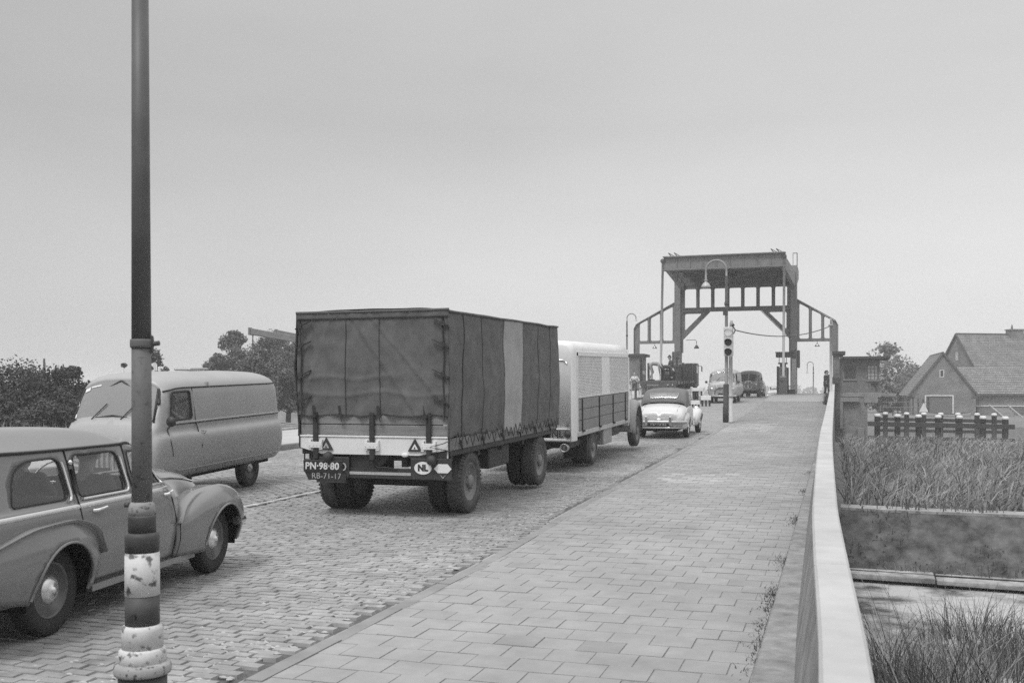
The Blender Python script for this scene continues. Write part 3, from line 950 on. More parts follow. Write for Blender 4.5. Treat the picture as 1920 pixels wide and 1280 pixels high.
# ================================================================== dark estate car at the left
M_wag = mat('estate_paint', .195, rough=.16, var=.05, scale=2, spec=.6)
M_wagroof = M_wag
M_trim = mat('bright_trim', .70, rough=.25, var=.05, metal=.9)
M_seat = mat('seat_leather', .10, rough=.6, var=.2)
WR = (-5.33, 5.86); WF = (-5.70, 8.40)
hd_ = math.atan2(-(WF[0]-WR[0]), WF[1]-WR[1])          # rotation left of +Y
fx, fy = WF[0]-WR[0], WF[1]-WR[1]; LL = math.hypot(fx, fy); fx /= LL; fy /= LL
# local frame: x forward, y left; the front axle's centre is the origin
oc = (WF[0]-fy*.715+fx*.06, WF[1]+fx*.715+fy*.06)
wag = thing('station_wagon', 'dark grey estate car with chrome belt line passing beside the lamp post', 'car', (oc[0], oc[1], road_z(8)), math.atan2(fy, fx))
WB = -2.57
st = [
 (-3.52, [(.60,.42),(.66,.52),(.68,.70),(.67,.88),(.62,.95),(.53,1.13),(.46,1.20),(.25,1.26),(0,1.28)]),
 (-3.40, [(.66,.36),(.72,.52),(.745,.72),(.73,.89),(.68,.96),(.595,1.22),(.545,1.29),(.32,1.37),(0,1.395)]),
 (-3.10, [(.68,.29),(.74,.50),(.755,.72),(.74,.90),(.705,.965),(.635,1.265),(.59,1.335),(.35,1.43),(0,1.46)]),
 (-2.30, [(.69,.265),(.745,.50),(.76,.72),(.745,.90),(.71,.965),(.64,1.275),(.595,1.345),(.35,1.445),(0,1.475)]),
 (-1.60, [(.69,.26),(.745,.50),(.76,.72),(.745,.90),(.71,.965),(.64,1.275),(.59,1.34),(.34,1.43),(0,1.455)]),
 (-1.30, [(.69,.26),(.745,.50),(.757,.72),(.74,.90),(.705,.965),(.625,1.25),(.55,1.30),(.31,1.365),(0,1.385)]),
 (-1.05, [(.69,.26),(.74,.50),(.75,.72),(.73,.90),(.68,.965),(.585,1.10),(.49,1.13),(.28,1.165),(0,1.185)]),
 (-.86, [(.68,.26),(.73,.50),(.73,.72),(.69,.88),(.62,.935),(.54,.965),(.42,.985),(.24,1.0),(0,1.005)]),
 (-.50, [(.66,.26),(.66,.50),(.62,.70),(.55,.83),(.48,.90),(.41,.945),(.33,.965),(.20,.99),(0,1.0)]),
 (0.0, [(.56,.28),(.55,.45),(.50,.65),(.45,.78),(.40,.85),(.35,.90),(.29,.93),(.17,.965),(0,.98)]),
 (.38, [(.48,.30),(.46,.42),(.42,.58),(.38,.70),(.34,.77),(.29,.83),(.24,.865),(.14,.91),(0,.925)]),
 (.56, [(.40,.34),(.38,.42),(.34,.54),(.30,.64),(.26,.70),(.21,.75),(.17,.775),(.10,.80),(0,.81)]),
]
ws = Shell(st)
def circ(cx, cz, r, a0=0, a1=2*PI, n=28): return [(cx+r*math.cos(a0+(a1-a0)*i/n), cz+r*math.sin(a0+(a1-a0)*i/n)) for i in range(n)]
w3 = rpoly([(-3.02,.958),(-2.37,.958),(-2.43,1.262),(-2.80,1.258),(-2.96,1.18)], [.03,.07,.07,.15,.12])
w2 = rpoly([(-2.25,.960),(-1.59,.962),(-1.66,1.268),(-2.25,1.268)], .06)
w1 = rpoly([(-1.47,.962),(-.945,.962),(-1.22,1.238),(-1.50,1.262)], [.05,.06,.05,.05])
cuts = {'rear_window': ws.xt(w3), 'door_window': ws.xt(w2), 'front_window': ws.xt(w1),
        'rear_arch': ws.xt(circ(WB, .33, .385)), 'front_arch': ws.xt(circ(0, .32, .40))}
t_a = ws.tz(-.86, .962)
cuts['windscreen'] = rpoly([(-.90, .60), (-.90, 1.05), (-1.30, 1.05), (-1.30, .69), (-1.12, .64)], .01)
cuts['rear_glass'] = rpoly([(-3.505, .56), (-3.505, 1.05), (-3.42, 1.05), (-3.42, .60)], .005)
body, outs = ws.mesh(cuts, cell=.065)
ws.cap(body, ws.x1, front=True); ws.cap(body, ws.x0, front=False)
bo = body.build('body', M_wag, wag, dbl=.0005, solid=.018)
def glazing(sh, outs, names, parent, m, inset=.012):
    for k in names:
        g = outs[k]
        if not g.v: continue
        g.v = [(p[0], p[1]-math.copysign(inset, p[1]) if abs(p[1]) > .05 else p[1], p[2]) for p in g.v]
        (g.build('window', m, parent, dbl=.0005) if any(abs(p[1]) < .02 for p in g.v) else build_sides(g, 'window', m, parent))
glazing(ws, outs, ['rear_window','door_window','front_window','windscreen','rear_glass'], wag, M_glass)
def trims(sh, polys, r, m, parent, name='window_trim', off=.006, sides=(1,-1)):
    for P in polys:
        for sd_ in sides:
            b = MB(); b.tube(sh.path(P, sd_, off), r, 6, closed=True, cap=False); b.build(name, m, parent)
trims(ws, [cuts['rear_window'], cuts['door_window'], cuts['front_window']], .006, M_rubber, wag, 'window_seal', off=.001)
def shrink(P, k):
    cx = sum(p[0] for p in P)/len(P); cy = sum(p[1] for p in P)/len(P)
    return [(cx+(p[0]-cx)*k[0], cy+(p[1]-cy)*k[1]) for p in P]
for P in (w3, w2, w1):                       # bright strip along the lower and front edges of each window
    zz = min(p[1] for p in P); xm = max(p[0] for p in P); xn = min(p[0] for p in P)
    zt = max(p[1] for p in P); low = []
    for p in P:
        if p[1] > zt-.015: break
        low.append(p)
    low = [p for p in low if p[0] > xn+.03]
    cxp = sum(p[0] for p in P)/len(P); czp = sum(p[1] for p in P)/len(P)
    low = [(p[0]+math.copysign(.026, p[0]-cxp) if abs(p[0]-cxp) > .2 else p[0], p[1]-.020 if p[1] < czp else p[1]) for p in low]
    for sd_ in (1, -1):
        b = MB(); b.tube(ws.path(ws.xt(low), sd_, .007), .0125, 6); b.build('window_trim', M_trim, wag)
def band(sh, xs, zf, hh, m, parent, name, off=.008, sides=(1,-1)):
    """flat moulding along the side"""
    for sd_ in sides:
        b = MB(); vs = []; n = len(xs)
        for x in xs:
            z = zf(x)
            for dz, of in ((-hh, .001), (-hh*.5, off), (hh*.5, off), (hh, .001)):
                p = sh.S(x, sh.tz(x, z+dz), of); vs.append((p.x, p.y*sd_, p.z))
        fs = []
        for i in range(n-1):
            for k in range(3): fs.append((i*4+k, (i+1)*4+k, (i+1)*4+k+1, i*4+k+1))
        b.add(vs, fs, True).build(name, m, parent, fix=True)
band(ws, [-3.48+i*.08 for i in range(33)]+[-.90], lambda x: .895+.006*(x+2.5), .017, M_trim, wag, 'belt_moulding')
# drip rail, door gaps
P = [(x, ws.tz(x, 1.318+(.0 if x < -1.5 else -(x+1.5)**2*.55))) for x in [-3.35+i*.1 for i in range(22)]+[-1.2, -1.1, -1.0, -.93]]
P[-4:] = [(-1.25, .655), (-1.12, .625), (-1.0, .575), (-.90, .515)]
for sd_ in (1, -1):
    b = MB(); b.tube(ws.path(P, sd_, .008), .013, 6); b.build('drip_rail', M_rubber, wag)
    b = MB(); b.tube(ws.path([(x, t+.012) for x, t in P[:-4]], sd_, .012), .010, 6); b.build('roof_edge', M_wag, wag)
def seams(sh, lines, parent, r=.007, sides=(1,-1), off=.003, name='door_seam', m=None):
    for L in lines:
        for sd_ in sides:
            b = MB(); b.tube(sh.path(sh.xt(L), sd_, off), r, 5); b.build(name, m or M_rubber, parent)
seams(ws, [[(-2.33,1.31),(-2.31,1.1),(-2.30,.9),(-2.25,.7),(-2.20,.45),(-2.17,.30)], [(-1.545,1.31),(-1.535,1.1),(-1.53,.9),(-1.52,.6),(-1.52,.3)],
           [(-.90,.93),(-.86,.8),(-.80,.6),(-.79,.31)], [(-2.17,.305),(-1.5,.30),(-.79,.295)]], wag)
def handle(sh, x, z, parent, m=None, L=.13, sides=(1,-1)):
    for sd_ in sides:
        a = sh.path(sh.xt([(x, z)]), sd_, .03)[0]; c = sh.path(sh.xt([(x+L, z+.012)]), sd_, .032)[0]; r0 = sh.path(sh.xt([(x, z)]), sd_, 0)[0]
        b = MB(); b.tube([r0, a, a*.7+c*.3, c], [.014, .014, .012, .008], 7); b.build('door_handle', m or M_chrome, parent)
handle(ws, -2.12, .845, wag); handle(ws, -1.02, .855, wag)
b = MB()
for z in (1.22,): b.ball((-2.30, -.665, z), .022, 10)
b.build('turn_indicator_knob', M_chrome, wag)
b = MB(); b.tube([ws.path([(-2.30, ws.tz(-2.30, 1.17))], 1, .012)[0], ws.path([(-2.285, ws.tz(-2.285, .985))], 1, .012)[0]], .012, 6); b.build('trafficator', M_rubber, wag)
# bonnet side strip and front lamp bits
b = MB(); b.tube([ws.S(x, .62, .008) for x in (-.84, -.6, -.3, 0, .3)], .008, 6); b.build('bonnet_strip', M_trim, wag)
b = MB(); b.tube([Vector((p.x, -p.y, p.z)) for p in [ws.S(x, .62, .008) for x in (-.84, -.6, -.3, 0, .3)]], .008, 6); b.build('bonnet_strip', M_trim, wag)
b = MB(); b.tube([ws.S(x, 1.0, .010) for x in (-.84, -.5, 0, .3, .5)], .011, 6); b.build('bonnet_spine', M_trim, wag)
# wings
fs_ = [(-.81, [(.70,.28),(.735,.40),(.740,.50),(.730,.56),(.68,.58)]),
       (-.62, [(.75,.27),(.79,.45),(.795,.60),(.74,.69),(.60,.72)]),
       (-.36, [(.77,.26),(.82,.48),(.825,.68),(.74,.79),(.56,.81)]),
       (0.0, [(.785,.26),(.84,.50),(.845,.72),(.74,.845),(.52,.84)]),
       (.28, [(.775,.27),(.83,.48),(.83,.69),(.72,.81),(.50,.82)]),
       (.43, [(.755,.28),(.805,.45),(.80,.62),(.70,.745),(.48,.77)]),
       (.49, [(.72,.30),(.765,.44),(.76,.58),(.67,.685),(.46,.71)]),
       (.53, [(.62,.33),(.66,.44),(.655,.54),(.58,.62),(.40,.64)]),
       (.54, [(.42,.40),(.46,.44),(.455,.50),(.42,.54),(.32,.55)])]
fw_ = Shell(fs_)
fwb, _ = fw_.mesh({'arch': fw_.xt(circ(0, .32, .350))}, cell=.06, LT=.9)
build_sides(fwb, 'front_wing', M_wag, wag, solid=.02)
fw_b = MB()
rs_ = [(-3.45, [(.70,.42),(.73,.50),(.73,.58),(.70,.64),(.64,.66)]),
       (-3.20, [(.74,.34),(.79,.48),(.795,.62),(.765,.71),(.66,.745)]),
       (-2.85, [(.77,.28),(.835,.48),(.84,.67),(.79,.79),(.70,.815)]),
       (-2.50, [(.78,.27),(.845,.48),(.85,.68),(.79,.80),(.70,.822)]),
       (-2.20, [(.765,.27),(.82,.45),(.82,.60),(.785,.71),(.72,.745)]),
       (-2.02, [(.680,.265),(.735,.38),(.745,.45),(.735,.50),(.70,.53)])]
rw_ = Shell(rs_)
rwb, _ = rw_.mesh({'arch': rw_.xt(circ(WB, .32, .350))}, cell=.06, LT=.9)
build_sides(rwb, 'rear_wing', M_wag, wag, solid=.02)
for sh, P in ((fw_, [(x, .88) for x in (-.78,-.6,-.3,0)]), ):
    pass
# wing-to-body seams and arch lips
for sd_ in (1, -1):
    b = MB(); b.tube(rw_.path([(x, .995) for x in (-3.4,-3.2,-2.85,-2.5,-2.2,-2.05)], sd_, .004), .008, 5); b.build('wing_seam', M_rubber, wag)
    b = MB(); b.tube(fw_.path([(-.775, .0), (-.77, .3), (-.77, .6), (-.77, .95)], sd_, .002), .006, 5); b.build('wing_seam', M_rubber, wag)
    b = MB(); b.tube(rw_.path(rw_.xt([(WB+.350*math.cos(a), .32+.350*math.sin(a)) for a in [i*PI/20 for i in range(21)]]), sd_, .002), .012, 6); b.build('arch_lip', M_wag, wag)
    b = MB(); b.tube(fw_.path(fw_.xt([(.350*math.cos(a), .32+.350*math.sin(a)) for a in [i*PI/20 for i in range(21)]]), sd_, .002), .012, 6); b.build('arch_lip', M_wag, wag)
# dark wheel wells inside the wings
for sd_ in (1, -1):
    for sh, cx_ in ((fw_, 0), (rw_, WB)):
        b = MB(); vs = []; N_ = 24
        for i in range(N_+1):
            a = R(-14+208*i/N_); x = cx_+.362*math.cos(a); z = .32+.362*math.sin(a)
            xq = min(max(x, sh.x0+.01), sh.x1-.01)
            p = sh.S(xq, sh.tz(xq, max(z, sh.S(xq, 0).z+.005)), -.024)
            vs += [(x, p.y*sd_, z), (x, -.42*sd_, z)]
        b.add(vs, [(i*2, i*2+1, i*2+3, i*2+2) for i in range(N_)], True)
        b.build('wheel_well', M_dark, wag)
# sill, bumper, lamps, underbody, seats
for sy in (-1, 1):
    b = MB(); b.prism([(-2.10,.225),(-.45,.225),(-.45,.275),(-2.10,.275)], .60, .725, lambda u, v, h: (u, sy*h, v)); b.build('sill', M_wag, wag, fix=True)
b = MB()
b.tube([(.28,-.80,.47),(.50,-.76,.46),(.66,-.55,.46),(.70,0,.46),(.66,.55,.46),(.50,.76,.46),(.28,.80,.47)], .045, 8); b.build('front_bumper', M_chrome, wag)
b = MB()
b.tube([(-3.3,-.78,.46),(-3.6,-.70,.45),(-3.64,0,.45),(-3.6,.70,.45),(-3.3,.78,.46)], .045, 8); b.build('rear_bumper', M_chrome, wag)
for sy in (-1, 1):
    b = MB(); b.ball((.55, sy*.60, .66), .09, 16, (.5,1,1)); b.build('headlight', M_chrome, wag)
b = MB(); b.box(-3.35, .45, -.50, .50, .24, .58); b.box(-2.2, -.45, -.62, .62, .24, .34); b.build('underbody', M_dark, wag)
b = MB()
b.box(-1.62, -1.15, -.56, .56, .30, .56); b.box(-1.78, -1.62, -.56, .56, .36, .90)
b.box(-2.95, -2.45, -.54, .54, .36, .60); b.box(-3.08, -2.93, -.54, .54, .40, .88)
b.build('seats', M_seat, wag, bevel=.05, seg=3)
b = MB(); b.box(-.92, -.84, -.60, .60, .70, .90); b.build('dashboard', M_dark, wag, bevel=.02)
b = MB()
cst = Vector((-1.02, .33, .95)); a1 = Vector((0,1,0)); a2 = Vector((.42,0,.90)).normalized()
b.tube([cst+a1*(.20*math.cos(t))+a2*(.20*math.sin(t)) for t in [2*PI*i/24 for i in range(24)]], .012, 6, closed=True, cap=False)
b.tube([cst-a1*.2, cst+a1*.2], .008, 5); b.tube([cst, cst+Vector((.22,0,-.14))], .015, 5)
b.build('steering_wheel', M_trim, wag)
M_rimw = mat('estate_rim', .10, rough=.35, var=.1)
for (x, y, s_) in ((0,-.635,-1),(WB,-.635,-1),(0,.635,1),(WB,.635,1)):
    wheel(wag, x, y, .325, .155, M_rimw, cap_r=.105, side=s_, rim_r=.60, cap_m=mat('polished_cap', .72, rough=.32, var=.05, metal=.75))
bpy.context.view_layer.update()
def on_wag(p): return wag.matrix_world @ Vector(p)
M_cloth = mat('dark_jacket', .05, rough=.9, var=.2); M_trous = mat('dark_trousers', .06, rough=.9, var=.2); M_shoe = mat('black_shoe', .02, rough=.5)
SIT = dict(pelvis=(0,0,.20), belly=(0,-.04,.33), chest=(0,-.07,.55), neck=(0,-.05,.72), head=(0,-.01,.86), shL=(-.19,-.06,.66), shR=(.19,-.06,.66),
  elL=(-.25,.10,.42), wrL=(-.16,.32,.52), elR=(.25,.10,.42), wrR=(.16,.32,.52), hipL=(-.10,.02,.17), knL=(-.13,.42,.22), anL=(-.13,.62,-.12), hipR=(.10,.02,.17), knR=(.13,.42,.22), anR=(.13,.62,-.12))
rzw = wag.rotation_euler[2]-PI/2
person('man in a dark jacket at the steering wheel of the estate car', dict(SIT), on_wag((-1.42,.33,.36)), rzw, M_cloth, M_trous, M_shoe, hat=M_cloth)
person('passenger in a dark coat beside the driver of the estate car', {**SIT, 'elL':(-.25,.06,.40), 'wrL':(-.14,.22,.26), 'elR':(.25,.06,.40), 'wrR':(.14,.22,.26)}, on_wag((-1.44,-.28,.36)), rzw, M_cloth, M_trous, M_shoe, hair=True)
# ================================================================== canvas covered trailer
M_canvas = mat('grey_canvas', .118, rough=.95, var=.22, scale=5, bump=.5, bscale=150)
M_canvas2 = mat('pale_canvas_patch', .33, rough=.95, var=.10, scale=3, bump=.25, bscale=220)
M_strap = mat('leather_strap', .035, rough=.8, var=.3)
M_rope = mat('rope', .05, rough=.95)
M_board = mat('raw_board', .22, rough=.85, var=.25, scale=3, bump=.3, bscale=40, stretch=(.4,4,4))
M_whiteb = mat('white_board', .70, rough=.6, var=.06, scale=3, spots=0)
M_chassis = mat('chassis_paint', .028, rough=.7, var=.3)
M_wheelp = mat('dusty_wheel_paint', .19, rough=.8, var=.25, scale=5)
M_plate = mat('plate_board', .035, rough=.6, var=.25)
M_letter = mat('white_letter', .75, rough=.6, var=.04)
M_letter2 = mat('worn_letter', .38, rough=.7, var=.3, scale=60)
TY = 12.65; SLOPE = .021
tr = thing('covered_trailer', 'high four wheeled trailer under dark grey canvas with white tail board', 'trailer', (-6.03, TY, road_z(13.5)-.015), 0, rx=SLOPE)
HW, TL = 1.125, 5.45            # half width, length
ZT, ZB = 2.83, .95              # canvas top, bottom of the side board
def cl(x, y, z, k=1.0): return noise.noise(Vector((x, y, z)))*k
def sheet(name, f, nu, nv, m, parent, solid=.006):
    b = MB(); vs = [f(i/nu, j/nv) for j in range(nv+1) for i in range(nu+1)]
    fs = [(j*(nu+1)+i, j*(nu+1)+i+1, (j+1)*(nu+1)+i+1, (j+1)*(nu+1)+i) for j in range(nv) for i in range(nu)]
    return b.add(vs, fs, True).build(name, m, parent, solid=solid)
def fold(x, z, a, c, ang, w, d):
    """long crease: distance from a line through (a, c)"""
    n = (x-a)*math.sin(ang)-(z-c)*math.cos(ang)
    return d*math.exp(-(n/w)**2)-d*.6*math.exp(-((n-w*1.3)/w)**2)
def rear_f(u, v):
    x = -HW+2*HW*u; z = 1.40+(ZT-1.40)*v
    wob = cl(x*1.3, 3, z*1.1, .035)+cl(x*4, 9, z*3, .020)+cl(x*11, 9, z*7, .008)
    wob += fold(x, z, -.15, 2.55, -.95, .03, .012)+fold(x, z, .25, 2.45, -.85, .025, .012)+fold(x, z, -.72, 2.5, -1.9, .03, .011)+fold(x, z, -.95, 2.3, 1.45, .03, .010)
    wob += .011*math.exp(-((z-1.92-.02*math.sin(x*7))/.03)**2)*(1 if u < .62 else .3)+.012*math.exp(-((z-1.70-.03*math.sin(x*5+1))/.03)**2)
    wob += .02*(1-v)**3*math.sin(x*21+2*math.sin(x*5))
    edge = 1.018-v*.01
    return (x*edge*(1-.004*math.sin(v*9)), -.012-wob-.03*(1-v), z+.012*math.sin(x*9)*(1-v)**2)
sheet('rear_curtain', rear_f, 90, 60, M_canvas, tr)
def side_f(s, z0a, z0b, y0, y1, off=0.0):
    def f(u, v):
        y = y0+(y1-y0)*u; z0 = z0a+(z0b-z0a)*u+.018*abs(math.sin(y*8.0)); z = z0+(ZT-.015-z0)*v
        wob = cl(y*1.0, 7+s, z*1.2, .035)+cl(y*3.1, 1, z*2.7, .020)+cl(y*8, 1, z*5, .008)+.018*(1-v)**4*math.sin(y*15)
        wob += .02*math.sin(PI*v)
        sag = -.02*math.sin(PI*((y/TL)*4 % 1))*v
        return (s*(HW+.012+wob+off), y, z+sag*.4)
    return f
for s in (1, -1):
    q = sheet('side_curtain', side_f(s, 1.11, .99, -.045, TL), 110, 44, M_canvas, tr)
    if s > 0:
        sheet('patch_panel', side_f(1, 1.04, .995, 2.28, 3.22, .007), 22, 40, M_canvas2, q, solid=.004)
        for yy in (.42, 1.25, 2.28, 3.22, 4.15, 4.9):
            b = MB(); f = side_f(1, 1.11, .99, -.02, TL, .006); b.tube([f(yy/TL+.004, v/16) for v in range(17)], .006, 5); b.build('seam', M_strap if yy in (.42,) else M_canvas, q)
def top_f(u, v):
    x = -HW+2*HW*u; y = -.03+(TL+.04)*v
    z = ZT+.035*(1-(x/HW)**2)-.016*math.sin(PI*((y/TL)*4 % 1))+cl(x*2, y*1.5, 4, .012)
    e = max(abs(x)/HW-.94, 0)/.06
    return (x*1.012, y, z-.03*e*e)
sheet('roof_sheet', top_f, 40, 90, M_canvas, tr)
b = MB()
hem = [rear_f(i/60, 1.0) for i in range(61)]
b.tube([(p[0]*1.01, p[1]-.012, p[2]-.005) for p in hem], .02, 7); b.build('roof_hem', M_canvas, tr)
b = MB(); f = side_f(1, 1.11, .99, -.02, TL, .004); b.tube([(f(i/60,1.0)[0]+.004, f(i/60,1)[1], f(i/60,1)[2]-.01) for i in range(61)], .018, 6); b.build('roof_hem', M_canvas, tr)
sheet('valance', lambda u, v: (rear_f(u, .93+.07*v)[0]*1.006, rear_f(u, .93+.07*v)[1]-.016, rear_f(u, .93+.07*v)[2]), 60, 4, M_canvas, tr)
for yy in (-.38, .12):
    b = MB(); b.tube([(lambda p: (p[0], p[1]-.006, p[2]))(rear_f((yy+HW)/(2*HW), v/14)) for v in range(15)], .005, 5); b.build('seam', M_strap, tr)
sheet('front_curtain', lambda u, v: (-HW+2*HW*u, TL+.01+cl(u*3, 2, v*3, .02), 1.0+(ZT-1.0)*v), 20, 20, M_canvas, tr)
# corner lacing with leather straps
for sx in (-1, 1):
    b = MB(); b.tube([(sx*(HW-.06)+.01*math.sin(z*9), -.055+.01*math.sin(z*7), z) for z in [1.33+.1*i for i in range(15)]], .011, 5); b.build('lacing_cord', M_strap, tr)
    for z in (1.62, 1.98, 2.38, 2.66):
        b = MB(); dx = -sx*.16
        b.bar((sx*(HW+.02), -.05, z-.06), (sx*(HW-.06), -.075, z-.02), .035, .012); b.bar((sx*(HW-.06), -.075, z-.02), (sx*(HW-.06)+dx, -.06, z+.05), .038, .010)
        b.box(sx*(HW-.06)-.028, sx*(HW-.06)+.028, -.092, -.07, z-.05, z+.015)
        b.build('strap', M_strap, tr)
for x in (-.88, -.48, .10, .78):
    b = MB(); b.bar((x, -.055, 1.54), (x+.02, -.07, 1.40), .035, .012); b.bar((x+.02, -.07, 1.40), (x+.04, -.06, 1.32), .03, .012); b.box(x-.012, x+.052, -.09, -.06, 1.38, 1.415)
    b.build('strap', M_strap, tr)
# tail boards
for k, (z0, z1) in enumerate(((1.135, 1.275), (1.285, 1.43))):
    b = MB(); b.box(-HW+.02, HW-.02, .0, .03, z0, z1); b.build('plank', M_board, tr, bevel=.006)
b = MB(); b.box(-HW, HW, -.025, .03, 1.105, 1.130); b.build('tail_rail', M_whiteb, tr, bevel=.005)
b = MB(); fn = lambda u, v, h: (u, h, v)
b.prism([(-HW+.01,.955),(-.78,.87),(.68,.87),(HW-.01,.955),(HW-.01,1.10),(-HW+.01,1.10)], -.012, .035, fn); b.build('tail_board', M_whiteb, tr, fix=True)
b = MB(); b.box(-HW, -HW+.014, -.03, .03, .95, 1.44); b.box(HW-.014, HW, -.03, .03, .95, 1.44); b.build('corner_iron', M_chassis, tr)
for x in (-.86, .0, .835):
    b = MB(); b.box(x-.035, x+.035, -.05, -.018, .80 if x < .5 else .79, 1.45); b.build('stake_post', M_chassis, tr, bevel=.004)
    for z in (.985,):
        b = MB(); b.box(x-.10, x+.10, -.062, -.05, z-.03, z+.055)
        for dx in (-.085, .085): b.box(x+dx-.022, x+dx+.022, -.055, -.013, z-.055, z+.085)
        for dx in (-.085, -.02, .03, .085): b.lathe([(.011, -.07), (.007, -.074), (0, -.074)], 8, (x+dx, 0, z+.01), 'Y')
        b.build('hinge', M_whiteb, tr, fix=True, bevel=.003)
for x in (-.70, .63):
    b = MB(); b.prism(rpoly([(x-.105,.925),(x+.105,.925),(x,1.10)], .012, 3), -.03, -.014, fn); t_ = b.build('warning_triangle', M_plate, tr, fix=True)
    b = MB(); b.prism([(x-.048,.953),(x+.048,.953),(x,1.03)], -.034, -.028, fn); b.build('reflector', M_letter2 if x < 0 else M_letter, t_, fix=True)
    b = MB(); b.prism([(x-.016,.962),(x+.016,.962),(x,.99)], -.037, -.033, fn); b.build('reflector', M_plate, t_, fix=True)
# side boards below the canvas, rope lashing
for s in (1, -1):
    b = MB(); b.box(s*HW-.02, s*HW+.005, .0, TL, .94, 1.10); b.build('side_board', M_board if s < 0 else mat('side_board_paint', .16, rough=.8, var=.2, scale=3), tr, bevel=.005)
    b = MB(); z1 = 1.13; pts = []
    k = 0
    for i in range(46):
        y = .08+i*.118
        x = s*(HW+.035)
        pts.append((x+.006, y, 1.16-.03*(i/46)+.03*math.sin(i*2.3) if i % 2 else .975+.03*math.sin(i*1.7)))
    b.tube(pts, .0065, 5); b.build('lashing_rope', M_rope, tr)
    for i in range(6):
        y = .35+i*.9; b = MB(); b.ball((s*(HW+.03), y, 1.03), .03, 8, (.7,1,1.4)); b.bar((s*(HW+.035), y-.02, 1.06), (s*(HW+.04), y+.03, .93), .02, .014); b.build('rope_hook', M_strap, tr)
b = MB(); b.tube([(.85,-.06,.99),(1.05,-.055,1.04),(1.16,-.02,1.09)], .006, 5); b.tube([(.85,-.06,.99),(1.10,-.05,.95),(1.17,-.01,.93)], .006, 5); b.build('lashing_rope', M_rope, tr)
# chassis
b = MB(); b.box(-HW+.01, HW-.01, .04, TL, .86, .95)
for x in (-.42, .42): b.box(x-.045, x+.045, .1, TL-.1, .70, .86)
for y in (.2, 1.3, 2.4, 3.5, 4.6, 5.2): b.box(-HW+.05, HW-.05, y-.04, y+.04, .78, .87)
b.box(-.5, .5, .88-.07, .88+.07, .36, .50); b.box(-.55, .55, 4.45-.08, 4.45+.08, .36, .50)
for x in (-.55, .55):
    for y in (.9, 4.45):
        for k in range(5): b.box(x-.035, x+.035, y-.48+.07*k, y+.48-.07*k, .50+.022*k, .521+.022*k)
b.lathe([(.42,.60),(.42,.68)], 24, (0,4.45,0)); b.box(-.06,.06,4.5,6.9,.48,.58)
b.build('chassis', M_chassis, tr, bevel=.006)
b = MB(); b.box(-.55,-.02,.30,.75,.55,.86); b.build('tool_locker', M_chassis, tr, bevel=.02)
b = MB(); b.box(.62,1.02,1.9,2.9,.52,.84); b.build('tool_locker', M_chassis, tr, bevel=.02)
# plate boards and the bar between them
b = MB(); b.box(-.93,-.36,-.02,.0,.55,.83); b.build('plate_board', M_plate, tr, bevel=.006)
b = MB(); b.box(.56,1.155,-.02,.0,.545,.835); rb_ = b.build('plate_board', M_plate, tr, bevel=.03, seg=2)
b = MB(); b.box(-.36,.56,-.005,.045,.595,.632); b.build('bumper_bar', M_letter2, tr); b = MB(); b.box(-1.0,.75,.0,.05,.545,.592); b.box(-.36,.56,.02,.05,.632,.685); b.build('bumper_bar', M_chassis, tr)
b = MB(); b.tube([(-.04,.05,.86),(-.02,.02,.76),(.06,.0,.70),(.2,.0,.70),(.34,.0,.675)], .009, 6); b.build('cable', M_rubber, tr)
b = MB(); b.prism([(-.36,.87),(.24,.87),(.12,.73),(-.05,.66),(-.36,.66)], .05, .07, fn); b.build('mudflap', M_chassis, tr, fix=True)
for x in (-1.05,):
    b = MB(); b.tube([(x,-.0,.95),(x,-.02,.62)], .012, 6); b.tube([(x,-.0,.78),(-.62,.0,.78)], .014, 6); b.bar((x+.06,-.01,.62),(x+.13,-.01,.86),.04,.015); b.build('plate_bracket', M_chassis, tr)
b = MB(); b.tube([(1.10,-.02,.95),(1.10,-.02,.84)], .010, 6); b.build('plate_bracket', M_letter2, tr)
b = MB(); b.prism([(.5,.86),(1.10,.93),(1.10,.84),(.62,.78)], .0, .03, fn); b.build('mudflap', M_chassis, tr, fix=True)
for x, z, r in ((-.66,.83,.075), (.885,.815,.07)):
    b = MB(); b.lathe([(r*.7,.02),(r,-.04),(r*.92,-.09),(r*.6,-.115),(0,-.12)], 18, (x,0,z), 'Y'); b.build('tail_lamp', M_plate, tr, fix=True)
b = MB(); b.ball((.48,-.02,.875), .045, 10, (1.2,.5,.7)); b.build('side_lamp', M_letter, tr)
# the lettering
b = MB(); M = Matrix.Translation((-.665,-.045,.70)) @ Matrix.Rotation(R(8),4,'X'); b.box(-.375,.23,-.012,.012,-.085,.085,M); pl = b.build('number_plate', M_black, tr, bevel=.004)
pl.name = 'number_plate'
pf = lambda x, y, z, tilt=0: frame_M((x, y, z), (1,0,0), (0, math.sin(tilt), math.cos(tilt)))
lettering('PN·98·80', .135, M_letter, pl, pf(-.755,-.062,.70,-.14), shear=.12, bold=.004, space=1.02)
b = MB(); b.prism([(.0+ .055*math.cos(t)-.44, .70+.058*math.sin(t)) for t in [R(-80+16*i) for i in range(11)]]+[(.035*math.cos(t)-.44, .70+.04*math.sin(t)) for t in [R(80-16*i) for i in range(11)]], -.050, -.046, fn); b.build('worn_stroke', M_letter2, pl)
b = MB(); b.prism([(-1.04,.615),(-.40,.615),(-.40,.505),(-.98,.505)], -.03, -.012, fn); pl2 = b.build('number_plate', M_black, tr, fix=True)
lettering('RB-71-17', .115, M_letter2, pl2, pf(-.70,-.034,.562), shear=.0, bold=.0, space=1.05)
b = MB(); b.box(-.86,-.40,-.025,-.005,.475,.505); b.build('plate_bracket', M_plate, tr)
